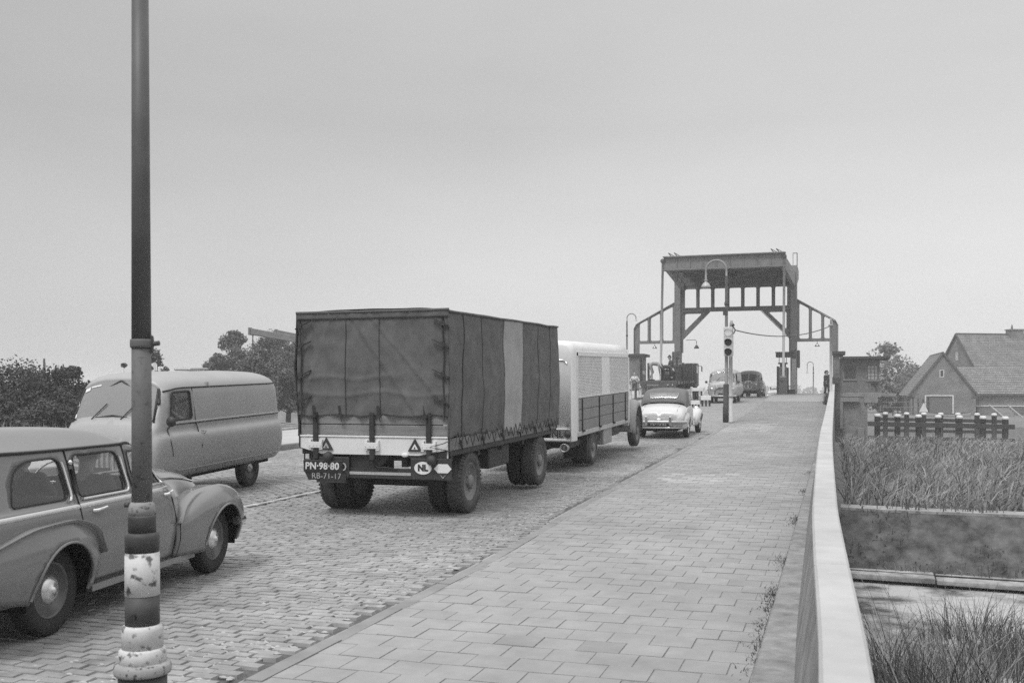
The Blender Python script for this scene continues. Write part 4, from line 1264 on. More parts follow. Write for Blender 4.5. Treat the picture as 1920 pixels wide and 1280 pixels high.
b = MB(); b.prism([(.745+.125*math.cos(2*PI*i/32), .705+.085*math.sin(2*PI*i/32)) for i in range(32)], -.03, -.02, fn); ov = b.build('country_badge', M_letter, tr, fix=True)
lettering('NL', .115, M_black, ov, pf(.745,-.033,.705), bold=.006)
g = [(.905,.70),(.965,.765),(1.10,.765),(1.155,.70),(1.035,.575)]
b = MB(); b.prism(g[::-1], -.03, -.021, lambda u, v, h: (u, h, v)); gm = b.build('emblem', M_letter, tr, fix=True)
b = MB(); b.prism([(.965,.645),(1.10,.645),(1.035,.588)][::-1], -.034, -.029, fn); b.build('emblem_mark', M_plate, gm, fix=True)
# wheels: twin rear, twin front
for (y) in (.90, 4.45):
    for s in (1, -1):
        wheel(tr, s*.985, y, .435, .235, M_wheelp, side=s, tread=44, dusty=True, hub=.10, rim_r=.60, dish=.10, turn=-PI/2)
        wheel(tr, s*.715, y, .435, .235, M_wheelp, side=s, tread=44, hub=.05, rim_r=.60, turn=-PI/2)
# ================================================================== forward control vans (one by the estate car, one coming down from the bridge)
M_van = mat('van_paint', .36, rough=.38, var=.06, scale=1.5)
M_slate = mat('grille_frame_paint', .06, rough=.5)  # dark paint of the van grille's frame
vst = [   # x = 0 at the rear axle
 (-1.12, [(.70,.52),(.78,.64),(.80,.86),(.78,1.06),(.745,1.15),(.735,1.29),(.715,1.56),(.68,1.74),(.56,1.86),(.32,1.93),(0,1.95)]),
 (-1.08, [(.74,.48),(.83,.62),(.86,.86),(.835,1.07),(.79,1.16),(.78,1.30),(.755,1.58),(.72,1.78),(.60,1.91),(.34,1.985),(0,2.005)]),
 (-.85, [(.76,.45),(.875,.62),(.915,.86),(.895,1.07),(.82,1.165),(.805,1.30),(.78,1.60),(.74,1.81),(.62,1.95),(.35,2.03),(0,2.05)]),
 (.6, [(.77,.44),(.885,.62),(.925,.86),(.905,1.07),(.825,1.165),(.81,1.30),(.785,1.60),(.745,1.82),(.62,1.97),(.35,2.06),(0,2.08)]),
 (1.9, [(.77,.44),(.885,.62),(.925,.86),(.905,1.07),(.825,1.165),(.81,1.30),(.785,1.60),(.745,1.82),(.62,1.97),(.35,2.06),(0,2.08)]),
 (2.52, [(.77,.44),(.87,.62),(.905,.86),(.88,1.08),(.82,1.17),(.81,1.30),(.78,1.60),(.74,1.81),(.61,1.95),(.35,2.04),(0,2.06)]),
 (2.66, [(.76,.44),(.86,.62),(.89,.86),(.87,1.06),(.81,1.17),(.79,1.29),(.75,1.58),(.69,1.77),(.56,1.88),(.33,1.945),(0,1.96)]),
 (2.80, [(.75,.44),(.845,.62),(.875,.86),(.855,1.06),(.795,1.16),(.77,1.28),(.715,1.49),(.65,1.59),(.53,1.645),(.31,1.68),(0,1.69)]),
 (2.93, [(.74,.44),(.83,.62),(.86,.86),(.84,1.05),(.78,1.15),(.745,1.25),(.68,1.30),(.60,1.335),(.48,1.355),(.28,1.372),(0,1.378)]),
 (3.04, [(.70,.45),(.79,.62),(.82,.84),(.80,1.0),(.74,1.10),(.69,1.15),(.62,1.18),(.54,1.195),(.43,1.205),(.25,1.21),(0,1.21)]),
 (3.11, [(.64,.46),(.73,.60),(.75,.78),(.73,.90),(.67,.97),(.62,1.0),(.55,1.02),(.47,1.03),(.37,1.035),(.21,1.04),(0,1.04)]),
 (3.15, [(.52,.5),(.58,.58),(.60,.68),(.58,.76),(.53,.80),(.48,.82),(.42,.83),(.36,.835),(.28,.84),(.16,.84),(0,.84)]),
]
vsh = Shell(vst)
def van_arch(cx): return circ(cx, .40, .40)
wd = rpoly([(2.02,1.34),(2.62,1.33),(2.54,1.76),(2.02,1.77)], [.05,.05,.06,.05])
def make_van(near=True):
    cell = .075 if near else .10
    cuts = {'side_window': vsh.xt(wd)}
    k10 = lambda k: k/10
    cuts['windscreen'] = rpoly([(2.91, k10(5.9)), (2.91, 1.06), (2.675, 1.06), (2.675, k10(7.4)), (2.76, k10(6.5))], .01)
    body, outs = vsh.mesh(cuts, cell=cell, LT=3.0)
    vsh.cap(body, vsh.x1, front=True); vsh.cap(body, vsh.x0, front=False)
    return cuts, body, outs
VB = (-9.95, 15.84)
vhead = math.atan2(-.9966, .083)
def van_thing(label, loc, rz, pitch, near, pm, group):
    v = thing('delivery_van', label, 'van', loc, rz, group, ry=pitch)
    cuts, body, outs = make_van(near)
    body.build('body', pm, v, dbl=.0005, solid=.02)
    glazing(vsh, outs, ['side_window'], v, M_glass); glazing(vsh, outs, ['windscreen'], v, M_glassv)
    for (xa, xb2, ta, tb) in ((2.70,2.73,.77,.82),(2.77,2.82,.675,.705),(2.87,2.895,.635,.68),(2.70,2.712,.83,.90)):
        q = vsh.path([(xb2,ta),(xb2,tb),(xa,tb),(xa,ta)], 1, .004); b = MB(); b.add(q, [(0,1,2,3)]); b.build('sticker', M_letter, v)
    b = MB(); w = cuts['windscreen']; P = [p for p in w if p[1] < 1.0]
    pts = vsh.path(P+[(2.675, .999)], 1, .004); lft = [Vector((p.x, -p.y, p.z)) for p in reversed(pts)]
    pts0 = vsh.path([(2.91, .999)], 1, .004)
    b.tube(pts0+pts+lft, .016, 6, closed=True, cap=False); b.build('window_seal', M_rubber, v)
    trims(vsh, [cuts['side_window']], .013, M_rubber, v, 'window_seal', off=.002)
    xs_ = [-1.05+i*.2 for i in range(19)]
    band(vsh, xs_, lambda x: 1.285, .018, pm, v, 'side_moulding', off=.016)
    band(vsh, xs_, lambda x: .56, .014, pm, v, 'side_moulding', off=.014)
    for z in (1.262,):
        for sd_ in (1,-1):
            b = MB(); b.tube(vsh.path([(x, vsh.tz(x, z)) for x in xs_], sd_, .0), .006, 5); b.build('moulding_gap', M_rubber, v)
    for sd_ in (1,-1):
        b = MB(); b.tube(vsh.path([(x, vsh.tz(x, 1.825 if x < 2.2 else 1.825-.12*(x-2.2)**2*2)) for x in [-1.0+i*.2 for i in range(18)]+[2.55, 2.66]], sd_, .006), .012, 6); b.build('roof_gutter', M_rubber, v)
    seams(vsh, [[(1.93,1.81),(1.93,1.3),(1.93,.9),(1.93,.50)], [(2.62,1.30),(2.72,1.2),(2.74,1.0),(2.70,.8)]], v, r=.009)
    b = MB(); b.box(-1.0, 2.95, -.60, .60, .36, .56); b.build('underbody', M_dark, v)
    b = MB(); b.box(1.62, 2.10, .12, .62, .56, .95); b.box(1.52, 1.66, .12, .62, .60, 1.42); b.box(1.62, 2.10, -.62, -.12, .56, .95); b.box(1.52, 1.66, -.62, -.12, .60, 1.42); b.build('seats', M_seat, v, bevel=.05, seg=2)
    b = MB(); b.box(1.38, 1.44, -.74, .74, .5, 1.9); b.build('bulkhead', pm, v)
    b = MB(); b.box(2.35, 2.72, -.30, .30, .55, 1.08); b.box(2.62, 2.80, -.62, .62, 1.0, 1.22); b.build('engine_cover', M_dark, v, bevel=.04, seg=2)
    b = MB(); cst = Vector((2.42,.36,1.20)); a2 = Vector((.5,0,.86)).normalized(); a1 = Vector((0,1,0))
    b.tube([cst+a1*(.20*math.cos(t))+a2*(.20*math.sin(t)) for t in [2*PI*i/20 for i in range(20)]], .012, 6, closed=True, cap=False); b.tube([cst, cst+Vector((.2,0,-.35))], .015, 5); b.tube([cst-a1*.2, cst+a1*.2], .008, 5); b.build('steering_wheel', M_rubber, v)
    b = MB(); b.box(.35, .95, -.16, .16, 2.085, 2.13); b.build('roof_vent', M_dullmetal, v, bevel=.02, seg=2)
    b = MB(); b.tube([(3.05,-.80,.50),(3.26,-.66,.50),(3.30,0,.50),(3.26,.66,.50),(3.05,.80,.50)], .05, 8); b.build('front_bumper', M_dullmetal, v)
    for s in (-1, 1):
        b = MB(); b.lathe([(.105,-.06),(.11,.02),(.10,.05),(.06,.075),(0,.08)], 18, (3.08, s*.60, .90), 'X'); b.build('headlight', M_chrome, v)
    # grille: an arched frame filled with upright bars
    gp = rpoly([(-.42,.56),(.42,.56),(.40,.78),(.20,.98),(-.20,.98),(-.40,.78)], .05, 3)
    ym = lambda y, z: 3.165-.20*abs(y)**1.9-.55*max(0, z-.80)**1.5
    b = MB(); b.tube([(ym(y,z)+.02, y, z) for y, z in gp], .028, 6, closed=True, cap=False); g = b.build('grille', M_slate, v)
    b = MB(); b.prism([(y,z) for y,z in gp], 0, 1, lambda u, w_, h: (ym(u,w_)-.01+.012*h, u, w_)); b.build('grille_shade', M_dark, g, fix=True)
    for i in range(-4, 5):
        y = i*.085; zt = .94 if abs(y) < .2 else .94-(abs(y)-.2)*.9
        b = MB(); b.tube([(ym(y,z)+.022, y, z) for z in (.58, .7, .8, zt)], .016, 6); b.build('grille_bar', pm, g)
    b = MB(); b.box(3.29, 3.31, -.20, .20, .56, .67); b.build('number_plate', M_black, v)
    for s in ((1,) if near else (-1, 1)):
        b = MB(); b.tube([(2.70, s*.79, 1.20),(2.86, s*.93, 1.26)], .010, 6); b.lathe([(.075,-.015),(.08,0),(.07,.02),(0,.03)], 14, (2.86, s*.95, 1.33), 'X'); b.build('wing_mirror', M_black, v)
    for s in (-1, 1):
        b = MB(); b.tube([(2.945, s*.25-.1, 1.37),(2.86, s*.25+.12, 1.60)], .008, 5); b.build('wiper', M_black, v)
    for (x, s) in ((0,1),(0,-1),(2.29,1),(2.29,-1)):
        wheel(v, x, s*.69, .335, .16, M_black, cap_r=.09, side=s, cap_m=M_dullmetal, rim_r=.58)
    handle(vsh, 1.78, 1.10, v, M_chrome, L=.12)
    b = MB(); b.box(-1.10,-1.06,-.58,.58,.55,1.80); b.build('rear_door', pm, v, bevel=.02)
    return v
# near van: rear axle centre lies behind the visible rear wheel
hx, hy = math.cos(vhead), math.sin(vhead)
vl = (VB[0]-hy*-.77*-1, VB[1]+hx*-.77*-1)      # step from the near (left) wheel to the axle's middle
vl = (VB[0]+hy*.77, VB[1]-hx*.77)
van = van_thing('large pale grey van passing behind the dark estate car', (vl[0], vl[1], road_z(15.8)), vhead, .030, True, M_van, 'grey forward control vans')
b = MB()
ra, rb_ = None, None
for (y0, y1, z0, z1) in ((-.62,-.40,1.60,1.66), (-.66,-.52,1.44,1.52), (-.64,-.52,1.33,1.37)):
    pass
bpy.context.view_layer.update()
rzv = vhead-PI/2
Mv = van.matrix_world
person('van driver with a bare forearm behind the side window', {**SIT, 'elL':(-.28,.14,.52), 'wrL':(-.20,.36,.66), 'anL':(-.13,.55,-.2), 'anR':(.13,.55,-.2)}, Mv @ Vector((1.88,.36,.78)), rzv, mat('pale_shirt', .38, rough=.9), M_trous, M_shoe, rolled=True)
# ================================================================== white lorry with roller shutters
M_cream = mat('cream_paint', .72, rough=.4, var=.05, scale=1.5)
M_rail = mat('rail_paint', .42, rough=.6)
M_shut = mat('roller_shutter', .58, rough=.5, var=.06, scale=2)
M_lower = mat('grey_drop_board', .20, rough=.6, var=.12, scale=2)
M_wing = mat('lorry_wing', .30, rough=.45, var=.08)
LY = 19.7
lo = thing('shutter_lorry', 'white lorry with roller shutter sides and grey drop boards ahead of the trailer', 'truck', (-6.02, LY, road_z(21.7)-.02), 0, rx=.026)
LW, LLN, LZ = 1.03, 5.75, 2.66
prof = rpoly([(-LW,.64),(LW,.64),(LW,LZ),(-LW,LZ)], [.03,.03,.24,.24], 6)
# rear wall with rounded edges: frame of the body as a shell
b = MB()
def ring(y, k):
    return [((x)*k, y, .64+(z-.64)*(k if z > 1.5 else 1)) for x, z in prof]
rings = [ring(.0,.955), ring(.03,.985), ring(.10,1.0), ring(.30,1.0)]
n = len(prof); vs = [p for r in rings for p in r]; fs = [tuple(range(n))]
for i in range(3):
    for k in range(n): fs.append((i*n+k, i*n+(k+1)%n, (i+1)*n+(k+1)%n, (i+1)*n+k))
b.add(vs, fs, True); b.build('rear_wall', M_cream, lo, fix=True)
b = MB(); vs = []; ys_ = [.28, 1.5, 3, 4.5, LLN]
top = [(x, z) for x, z in prof if z > LZ-.25]
xs2 = [-LW+2*LW*i/16 for i in range(17)]
def roof_z(x): a = max(0, abs(x)-(LW-.24))/.24; return LZ-.24+.24*math.sqrt(max(0, 1-a*a))+.03*(1-(x/LW)**2)
for y in ys_:
    for x in xs2: vs.append((x, y, roof_z(x)))
fs = [(i*17+k, i*17+k+1, (i+1)*17+k+1, (i+1)*17+k) for i in range(4) for k in range(16)]
b.add(vs, fs, True); b.build('roof', M_cream, lo, solid=.03)
b = MB(); b.box(-LW+.02, LW-.02, LLN-.04, LLN, .64, LZ-.1); b.build('front_wall', M_cream, lo)
b = MB(); b.box(-LW+.02, LW-.02, .1, LLN, .74, .80); b.build('load_floor', M_board, lo)
for s in (1, -1):
    X = lambda x0, x1: (min(s*x0, s*x1), max(s*x0, s*x1))
    b = MB()
    for (y0, y1, z0, z1) in ((.28,.40,.80,LZ-.22), (LLN-.12,LLN,.80,LZ-.22), (.28,LLN,LZ-.30,LZ-.20)):
        b.box(*X(LW-.05, LW), y0, y1, z0, z1)
    b.build('side_frame', M_cream, lo, bevel=.008)
    b = MB(); b.box(*X(LW-.04, LW-.008), 2.62, 3.45, 1.52, LZ-.30); b.build('centre_panel', M_cream, lo, bevel=.006)
    b = MB(); b.box(*X(LW-.02, LW+.005), 2.62, 3.45, 1.50, 1.54); b.build('panel_rail', M_cream, lo)
    for (y0, y1) in ((.40, 2.62), (3.45, LLN-.12)):
        b = MB(); k = 26; z0, z1 = 1.52, LZ-.30
        for i in range(k):
            za = z0+(z1-z0)*i/k; zb = z0+(z1-z0)*(i+1)/k
            xa = s*(LW-.028); xb = s*(LW-.014)
            b.add([(xa, y0, za), (xa, y1, za), (xb, y1, (za+zb)/2), (xb, y0, (za+zb)/2), (xa, y0, zb), (xa, y1, zb)], [(0,1,2,3),(3,2,5,4)])
        q = b.build('roller_shutter', M_shut, lo, fix=True); q['kind'] = 'stuff'
        b = MB(); b.box(*X(LW-.03, LW+.0), y0, y1, 1.50, 1.535); b.build('shutter_rail', M_cream if s < 0 else M_shut, lo)
    for (y0, y1) in ((.30, 2.60), (2.62, 3.44), (3.46, LLN-.02)):
        for k in range(3):
            b = MB(); b.box(*X(LW-.035, LW-.002), y0, y1, .82+.225*k, .82+.225*k+.215); b.build('drop_board', M_lower, lo, bevel=.006)
    b = MB(); b.box(*X(LW-.05, LW+.01), .28, LLN, .72, .82); b.build('body_rail', M_rail, lo, bevel=.01)
    for y in (.72, 2.30, 3.75, 5.2):
        b = MB(); b.box(*X(LW-.0, LW+.018), y-.022, y+.022, .84, 1.48); b.box(*X(LW-.0, LW+.05), y-.05, y+.08, .80, .84); b.build('board_stanchion', M_chassis, lo)
# rear details
b = MB(); b.tube([(-.85,-.012,2.28),(.80,-.012,2.28),(.86,-.012,2.26),(.90,-.012,2.20)], .014, 6); b.build('rain_strip', M_chrome, lo)
b = MB(); b.box(-LW+.02, LW-.08, -.03, .02, .66, .70); b.box(-LW+.02, LW-.08, -.03, .02, .885, .905); b.build('rear_rail', M_cream, lo, bevel=.005)
lettering('NL', .19, M_black, lo, frame_M((.70,-.035,.785),(1,0,0),(0,0,1)), bold=.004)
for x, z, r in ((.91,.79,.065),(.91,.97,.02)):
    b = MB(); b.lathe([(r,.0),(r,-.05),(r*.6,-.07),(0,-.072)], 18, (x,0,z), 'Y'); b.build('tail_lamp', M_plate, lo, fix=True)
b = MB(); b.lathe([(.085,.1),(.085,-.03),(.07,-.03),(.07,.08),(0,.08)], 20, (.83,0,.52), 'Y'); b.build('reversing_lamp', M_dullmetal, lo, fix=True)
b = MB(); b.box(-.9,.9,.15,6.9,.50,.62); b.box(-.40,-.30,.1,7.2,.45,.62); b.box(.30,.40,.1,7.2,.45,.62); b.box(-.06,.06,-.5,.2,.44,.54); b.box(-.7,.7,1.95,2.15,.36,.5); b.build('chassis', M_chassis, lo)
for s in (1,-1):
    b = MB(); b.box(*sorted((s*.52, s*1.0)), .55, 1.15, .22, .62) if False else b.box(*sorted((s*.5, s*1.02)), 1.18, 1.24, .20, .70); b.build('mudflap', M_chassis, lo)
    b = MB()
    b.tube([(s*.86, 2.03+.52*math.cos(a), .43+.54*math.sin(a)) for a in [R(8+164*i/14) for i in range(15)]], .05, 6); b.build('wheel_arch', M_cream, lo)
    b = MB(); b.box(*sorted((s*.62, s*.98)), 2.95, 3.85, .36, .74); b.build('side_locker', M_wing, lo, bevel=.02)
    b = MB(); b.box(*sorted((s*.62, s*.94)), 4.0, 4.9, .48, .72); b.build('side_locker', M_chassis, lo, bevel=.02)
    wheel(lo, s*.86, 2.03, .40, .22, M_wheelp, side=s, hub=.09, rim_r=.62, dish=.09, turn=-PI/2, dusty=True)
    wheel(lo, s*.61, 2.03, .40, .20, M_wheelp, side=s, hub=.05, rim_r=.62, turn=-PI/2)
    wheel(lo, s*.87, 7.15, .42, .22, M_wheelp, side=s, hub=.09, rim_r=.62, turn=-PI/2, dusty=True)
# front wings and the narrow bonnet and cab ahead of the body
for s in (1,-1):
    pr = [(6.45+1.45-(1.45)*math.cos(a)*1.0, 0) for a in [0]]
    b = MB(); vs = []; N_ = 16
    for i in range(N_+1):
        a = R(-12+200*i/N_)
        yy = 7.10-.66*math.cos(a); zz = .52+.74*math.sin(a)
        if i == 0: zz = .42
        vs += [(s*.48, yy, zz), (s*.90, yy, zz), (s*1.01, 7.10-.60*math.cos(a), .52+.67*math.sin(a)), (s*1.03, 7.10-.52*math.cos(a), .52+.57*math.sin(a))]
    fs = [(i*4+k, i*4+k+1, (i+1)*4+k+1, (i+1)*4+k) for i in range(N_) for k in range(3)]
    b.add(vs, fs, True).build('front_wing', M_wing, lo, fix=True, solid=.02)
b = MB(); b.box(-.86, .86, LLN+.02, LLN+1.0, .62, 2.2); b.build('cab', M_cream, lo, bevel=.12, seg=4)
b = MB(); b.box(-.46, .46, LLN+1.0, LLN+2.2, .60, 1.42); b.build('bonnet', M_cream, lo, bevel=.12, seg=4)

# ================================================================== pale drophead coupe
M_coupe = mat('coupe_paint', .60, rough=.25, var=.04, scale=1)
M_hood = mat('coupe_hood', .15, rough=.9, var=.12, scale=4, bump=.15, bscale=150)
cst_ = [  # x = 0 rear axle
 (-1.04, [(.52,.40),(.60,.46),(.62,.54),(.60,.62),(.54,.68),(.42,.715),(.24,.73),(0,.735)]),
 (-.99, [(.60,.36),(.68,.46),(.70,.58),(.68,.69),(.60,.77),(.45,.81),(.25,.83),(0,.84)]),
 (-.80, [(.66,.32),(.73,.48),(.745,.64),(.72,.77),(.63,.86),(.47,.91),(.26,.935),(0,.945)]),
 (-.45, [(.68,.29),(.745,.50),(.76,.70),(.735,.85),(.65,.95),(.49,1.0),(.27,1.03),(0,1.04)]),
 (-.10, [(.69,.28),(.75,.50),(.765,.73),(.745,.89),(.69,.98),(.56,1.035),(.32,1.07),(0,1.08)]),
 (.30, [(.69,.27),(.75,.50),(.765,.74),(.75,.92),(.70,.98),(.60,1.0),(.35,1.0),(0,1.0)]),
 (1.20, [(.67,.27),(.73,.50),(.745,.74),(.73,.90),(.69,.96),(.60,.975),(.35,.98),(0,.98)]),
 (1.75, [(.62,.28),(.67,.50),(.66,.72),(.60,.88),(.53,.95),(.44,.99),(.25,1.02),(0,1.03)]),
 (2.60, [(.46,.30),(.48,.50),(.46,.68),(.42,.80),(.37,.87),(.30,.91),(.18,.93),(0,.94)]),
 (3.05, [(.34,.34),(.36,.50),(.35,.64),(.32,.74),(.28,.80),(.22,.83),(.13,.85),(0,.86)]),
]
csh = Shell(cst_)
co = thing('drophead_coupe', 'pale two seat coupe with raised grey hood waiting behind the other traffic', 'car', (-5.21, 32.3, road_z(32.3)-.01), PI/2+.0, ry=-.023)
cb, _ = csh.mesh({'rear_arch': csh.xt(circ(0,.33,.36)), 'front_arch': csh.xt(circ(2.6,.33,.40))}, cell=.09)
csh.cap(cb, csh.x0, front=False); csh.cap(cb, csh.x1)
cb.build('body', M_coupe, co, dbl=.0005, solid=.02)
for (fx0, stn) in ((0, [(-.92,[(.66,.34),(.71,.42),(.71,.50),(.67,.56),(.58,.58)]),(-.62,[(.72,.28),(.79,.45),(.79,.62),(.73,.71),(.60,.74)]),(-.15,[(.75,.26),(.83,.48),(.83,.68),(.75,.80),(.62,.82)]),(.25,[(.74,.26),(.80,.46),(.80,.63),(.73,.74),(.62,.77)]),(.62,[(.68,.28),(.72,.40),(.72,.50),(.70,.58),(.64,.62)])]),
                   (2.6, [(-.75,[(.66,.26),(.73,.32),(.74,.38),(.72,.44),(.60,.48)]),(-.45,[(.74,.25),(.82,.42),(.82,.58),(.75,.68),(.55,.70)]),(-.05,[(.78,.26),(.87,.48),(.87,.70),(.78,.82),(.50,.82)]),(.28,[(.76,.27),(.85,.47),(.85,.66),(.75,.78),(.48,.80)]),(.50,[(.68,.34),(.76,.46),(.76,.58),(.66,.68),(.46,.70)]),(.56,[(.55,.42),(.60,.47),(.60,.53),(.54,.58),(.42,.60)])])):
    sh = Shell([(x+fx0, r) for x, r in stn])
    wb_, _ = sh.mesh({'arch': sh.xt(circ(fx0,.32,.345))}, cell=.09, LT=.9)
    build_sides(wb_, 'rear_wing' if fx0 == 0 else 'front_wing', M_coupe, co, solid=.02)
hst = [(-.14,[(.70,.95),(.69,1.01),(.64,1.06),(.54,1.09),(.32,1.11),(0,1.12)]), (-.02,[(.73,.95),(.72,1.12),(.69,1.23),(.60,1.29),(.34,1.325),(0,1.335)]),
       (.22,[(.73,.95),(.71,1.18),(.675,1.36),(.59,1.455),(.34,1.50),(0,1.515)]), (.50,[(.72,.97),(.70,1.25),(.655,1.43),(.57,1.51),(.32,1.55),(0,1.565)]),
       (.95,[(.70,.98),(.67,1.25),(.625,1.43),(.54,1.51),(.30,1.545),(0,1.555)]), (1.45,[(.66,.98),(.60,1.22),(.54,1.39),(.46,1.46),(.27,1.49),(0,1.50)])]
hsh = Shell(hst)
hc = {'rear_window': rpoly([(-.075,1.06),(-.075,.74),(.045,.72),(.045,1.06)], [0,.02,.02,0]), 'side_window': hsh.xt(rpoly([(.72,1.03),(1.36,1.03),(1.28,1.34),(.80,1.38)], .05))}
hb, ho = hsh.mesh(hc, cell=.06, LT=1.2)
hb.build('folding_hood', M_hood, co, dbl=.0005, solid=.015)
glazing(hsh, ho, ['rear_window','side_window'], co, glass_mat('coupe_glass', .45, .5), inset=.0)
P = [p for p in hc['rear_window'] if p[1] < 1]
pts = hsh.path([(-.075,1.0)]+P+[(.045,1.0)], 1, .014); pts = pts+[Vector((p.x,-p.y,p.z)) for p in reversed(pts)]
b = MB(); b.tube(pts, .011, 6, closed=True, cap=False); b.build('window_trim', M_rail, co)
b = MB(); b.tube([hsh.S(x, t, .008) for x, t in ((.50,0),(.50,.3),(.50,.6),(.50,.8),(.50,1))], .010, 5); b.build('hood_seam', M_hood, co)
for s in (1,-1):
    b = MB(); b.tube([(x, -s*(csh.S(x, csh.tz(x, z)).y*-1+.012)*1, z) for x, z in ((-.55,.80),(-.30,.88),(0,.945),(.4,.965),(.95,.955))], .016, 6); b.build('waist_moulding', M_coupe, co)
    b = MB(); b.tube([(1.62, s*.63, .97),(1.46, s*.565, 1.30),(1.42, s*.50, 1.44)], .022, 6); b.build('windscreen_pillar', M_trim, co)
    b = MB(); b.lathe([(.05,0),(.055,.04),(.045,.055),(0,.06)], 14, (-.80, s*.62,.70), 'Z'); b.tube([(-.88,s*.62,.66),(-.80,s*.62,.73)], .03, 8); b.build('tail_lamp', M_trim, co)
    b = MB(); b.box(-1.22,-1.10, s*.37-.04, s*.37+.04, .44, .72); b.build('overrider', M_chrome, co, bevel=.02, seg=2)
    for xx in (0, 2.6):
        wheel(co, xx, s*(.70 if xx == 0 else .73), .325, .165, M_coupe, cap_r=.10, side=s)
    b = MB(); b.ball((2.98, s*.62, .78), .11, 14, (.8,1,1)); b.build('headlight', M_chrome, co)
b = MB(); b.tube([(-.80,-.80,.52),(-1.06,-.72,.53),(-1.14,-.4,.54),(-1.14,.4,.54),(-1.06,.72,.53),(-.80,.80,.52)], .05, 8); b.build('rear_bumper', M_dullmetal, co)
b = MB(); b.tube([(-1.0,-.66,.36),(-1.10,-.3,.36),(-1.10,.66,.36)], .03, 7); b.build('bumper_bar', M_trim, co)
b = MB(); b.box(-1.13,-1.085,-.33,.33,.40,.56); npl = b.build('number_plate', M_black, co)
lettering('PD·15·82', .13, M_letter, npl, frame_M((-1.132,0,.48),(0,-1,0),(0,0,1)), bold=.002)
b = MB(); b.lathe([(.10,-.02),(.11,.02),(.05,.06),(0,.065)], 14, (-1.05,0,.60), 'Z'); b.build('plate_lamp', M_trim, co, fix=True)
b = MB(); b.tube([(-.90,0,.78),(-.96,0,.74)], .02, 8); b.box(-.92,-.87,-.05,.05,.80,.815); b.build('boot_handle', M_chrome, co)
b = MB(); b.box(-.8,3.0,-.5,.5,.24,.5); b.build('underbody', M_dark, co)
b = MB(); b.box(.55,.70,-.56,.56,.5,1.18); b.build('seat_back', M_dark, co, bevel=.05, seg=2)
for L in ([(-.92,.46,0),(-.80,.52,0),(-.45,.52,0),(-.10,.50,0)],):
    for s in (1,-1):
        b = MB(); b.tube([csh.S(x, csh.tz(x, csh.S(x,1).z-.05), .002)*1 if s > 0 else Vector((csh.S(x, csh.tz(x, csh.S(x,1).z-.05), .002).x, -csh.S(x, csh.tz(x, csh.S(x,1).z-.05), .002).y, csh.S(x, csh.tz(x, csh.S(x,1).z-.05), .002).z)) for x, _, _ in L], .005, 5); b.build('boot_seam', M_rubber, co)

# ================================================================== vans and cars coming over the bridge
c_, s_ = gx(1357, 62.3)
v2 = van_thing('grey van with an arched bar grille coming down from the bridge', (c_, 64.4, road_z(62.5)-.01), -PI/2, .026, False, M_van, 'grey forward control vans')
# rounded dark van with a split heart-shaped grille
M_van3 = mat('panel_van_paint', .17, rough=.4, var=.06)
X0, d0 = gx(1404, 78.5)
rv = thing('panel_van', 'round nosed panel van with pale split grille behind the grey van on the bridge', 'van', (X0, 80.6, road_z(79)-.01), -PI/2, ry=.01)
rst = [(-1.0,[(.62,.5),(.72,.8),(.74,1.2),(.70,1.6),(.55,1.85),(0,1.93)]), (-.9,[(.70,.42),(.80,.8),(.82,1.2),(.78,1.65),(.62,1.95),(0,2.03)]), (1.2,[(.72,.40),(.82,.8),(.83,1.2),(.79,1.65),(.62,1.97),(0,2.06)]),
       (1.8,[(.70,.40),(.80,.75),(.80,1.15),(.74,1.6),(.58,1.88),(0,1.97)]), (2.15,[(.66,.42),(.74,.70),(.74,1.08),(.66,1.36),(.50,1.52),(0,1.58)]), (2.35,[(.60,.44),(.66,.66),(.65,.95),(.56,1.14),(.40,1.22),(0,1.26)]), (2.62,[(.42,.48),(.46,.64),(.44,.84),(.36,.98),(.24,1.04),(0,1.06)])]
rsh = Shell(rst)
rc = {'windscreen': rpoly([(2.325,.70),(2.325,.985),(2.0,.985),(2.0,.74),(2.12,.68)], .01), 'side_window': rsh.xt(rpoly([(1.35,1.25),(1.95,1.25),(1.85,1.62),(1.35,1.64)], .05)), 'front_arch': rsh.xt(circ(1.75,.36,.36)), 'rear_arch': rsh.xt(circ(0,.36,.36))}
rb2, ro = rsh.mesh(rc, cell=.11, LT=2.6)
rsh.cap(rb2, rsh.x1); rsh.cap(rb2, rsh.x0, front=False)
from mathutils.bvhtree import BVHTree
bvh = BVHTree.FromPolygons([Vector(p) for p in rb2.v], rb2.f)
rb2.build('body', M_van3, rv, dbl=.0005, solid=.02); glazing(rsh, ro, ['side_window','windscreen'], rv, M_glass)
for s in (1,-1):
    pts = []
    for y, z in ((.03,1.26),(.15,1.25),(.25,1.12),(.28,.92),(.23,.72),(.08,.66),(.03,.70),(.03,.95),(.03,1.26)):
        h_ = bvh.ray_cast(Vector((4, s*y, z)), Vector((-1,0,0)))[0]
        pts.append(Vector((h_.x+.01 if h_ else 2.6, s*y, z)))
    b = MB(); b.tube(pts, .026, 6); b.build('grille_frame', M_white, rv)
    b = MB(); b.lathe([(.09,-.05),(.10,.02),(.06,.05),(0,.055)], 14, (2.40, s*.52, .98), 'X'); b.build('headlight', M_chrome, rv, fix=True)
    for xx in (0, 1.75): wheel(rv, xx, s*.66, .34, .16, M_black, cap_r=.08, side=s, n=24, cap_m=M_dullmetal)
    b = MB(); b.tube([(2.05, s*.76, 1.22),(2.15, s*.92, 1.34)], .012, 5); b.ball((2.15, s*.94, 1.42), .07, 8, (.4,1,1.3)); b.build('wing_mirror', M_black, rv)
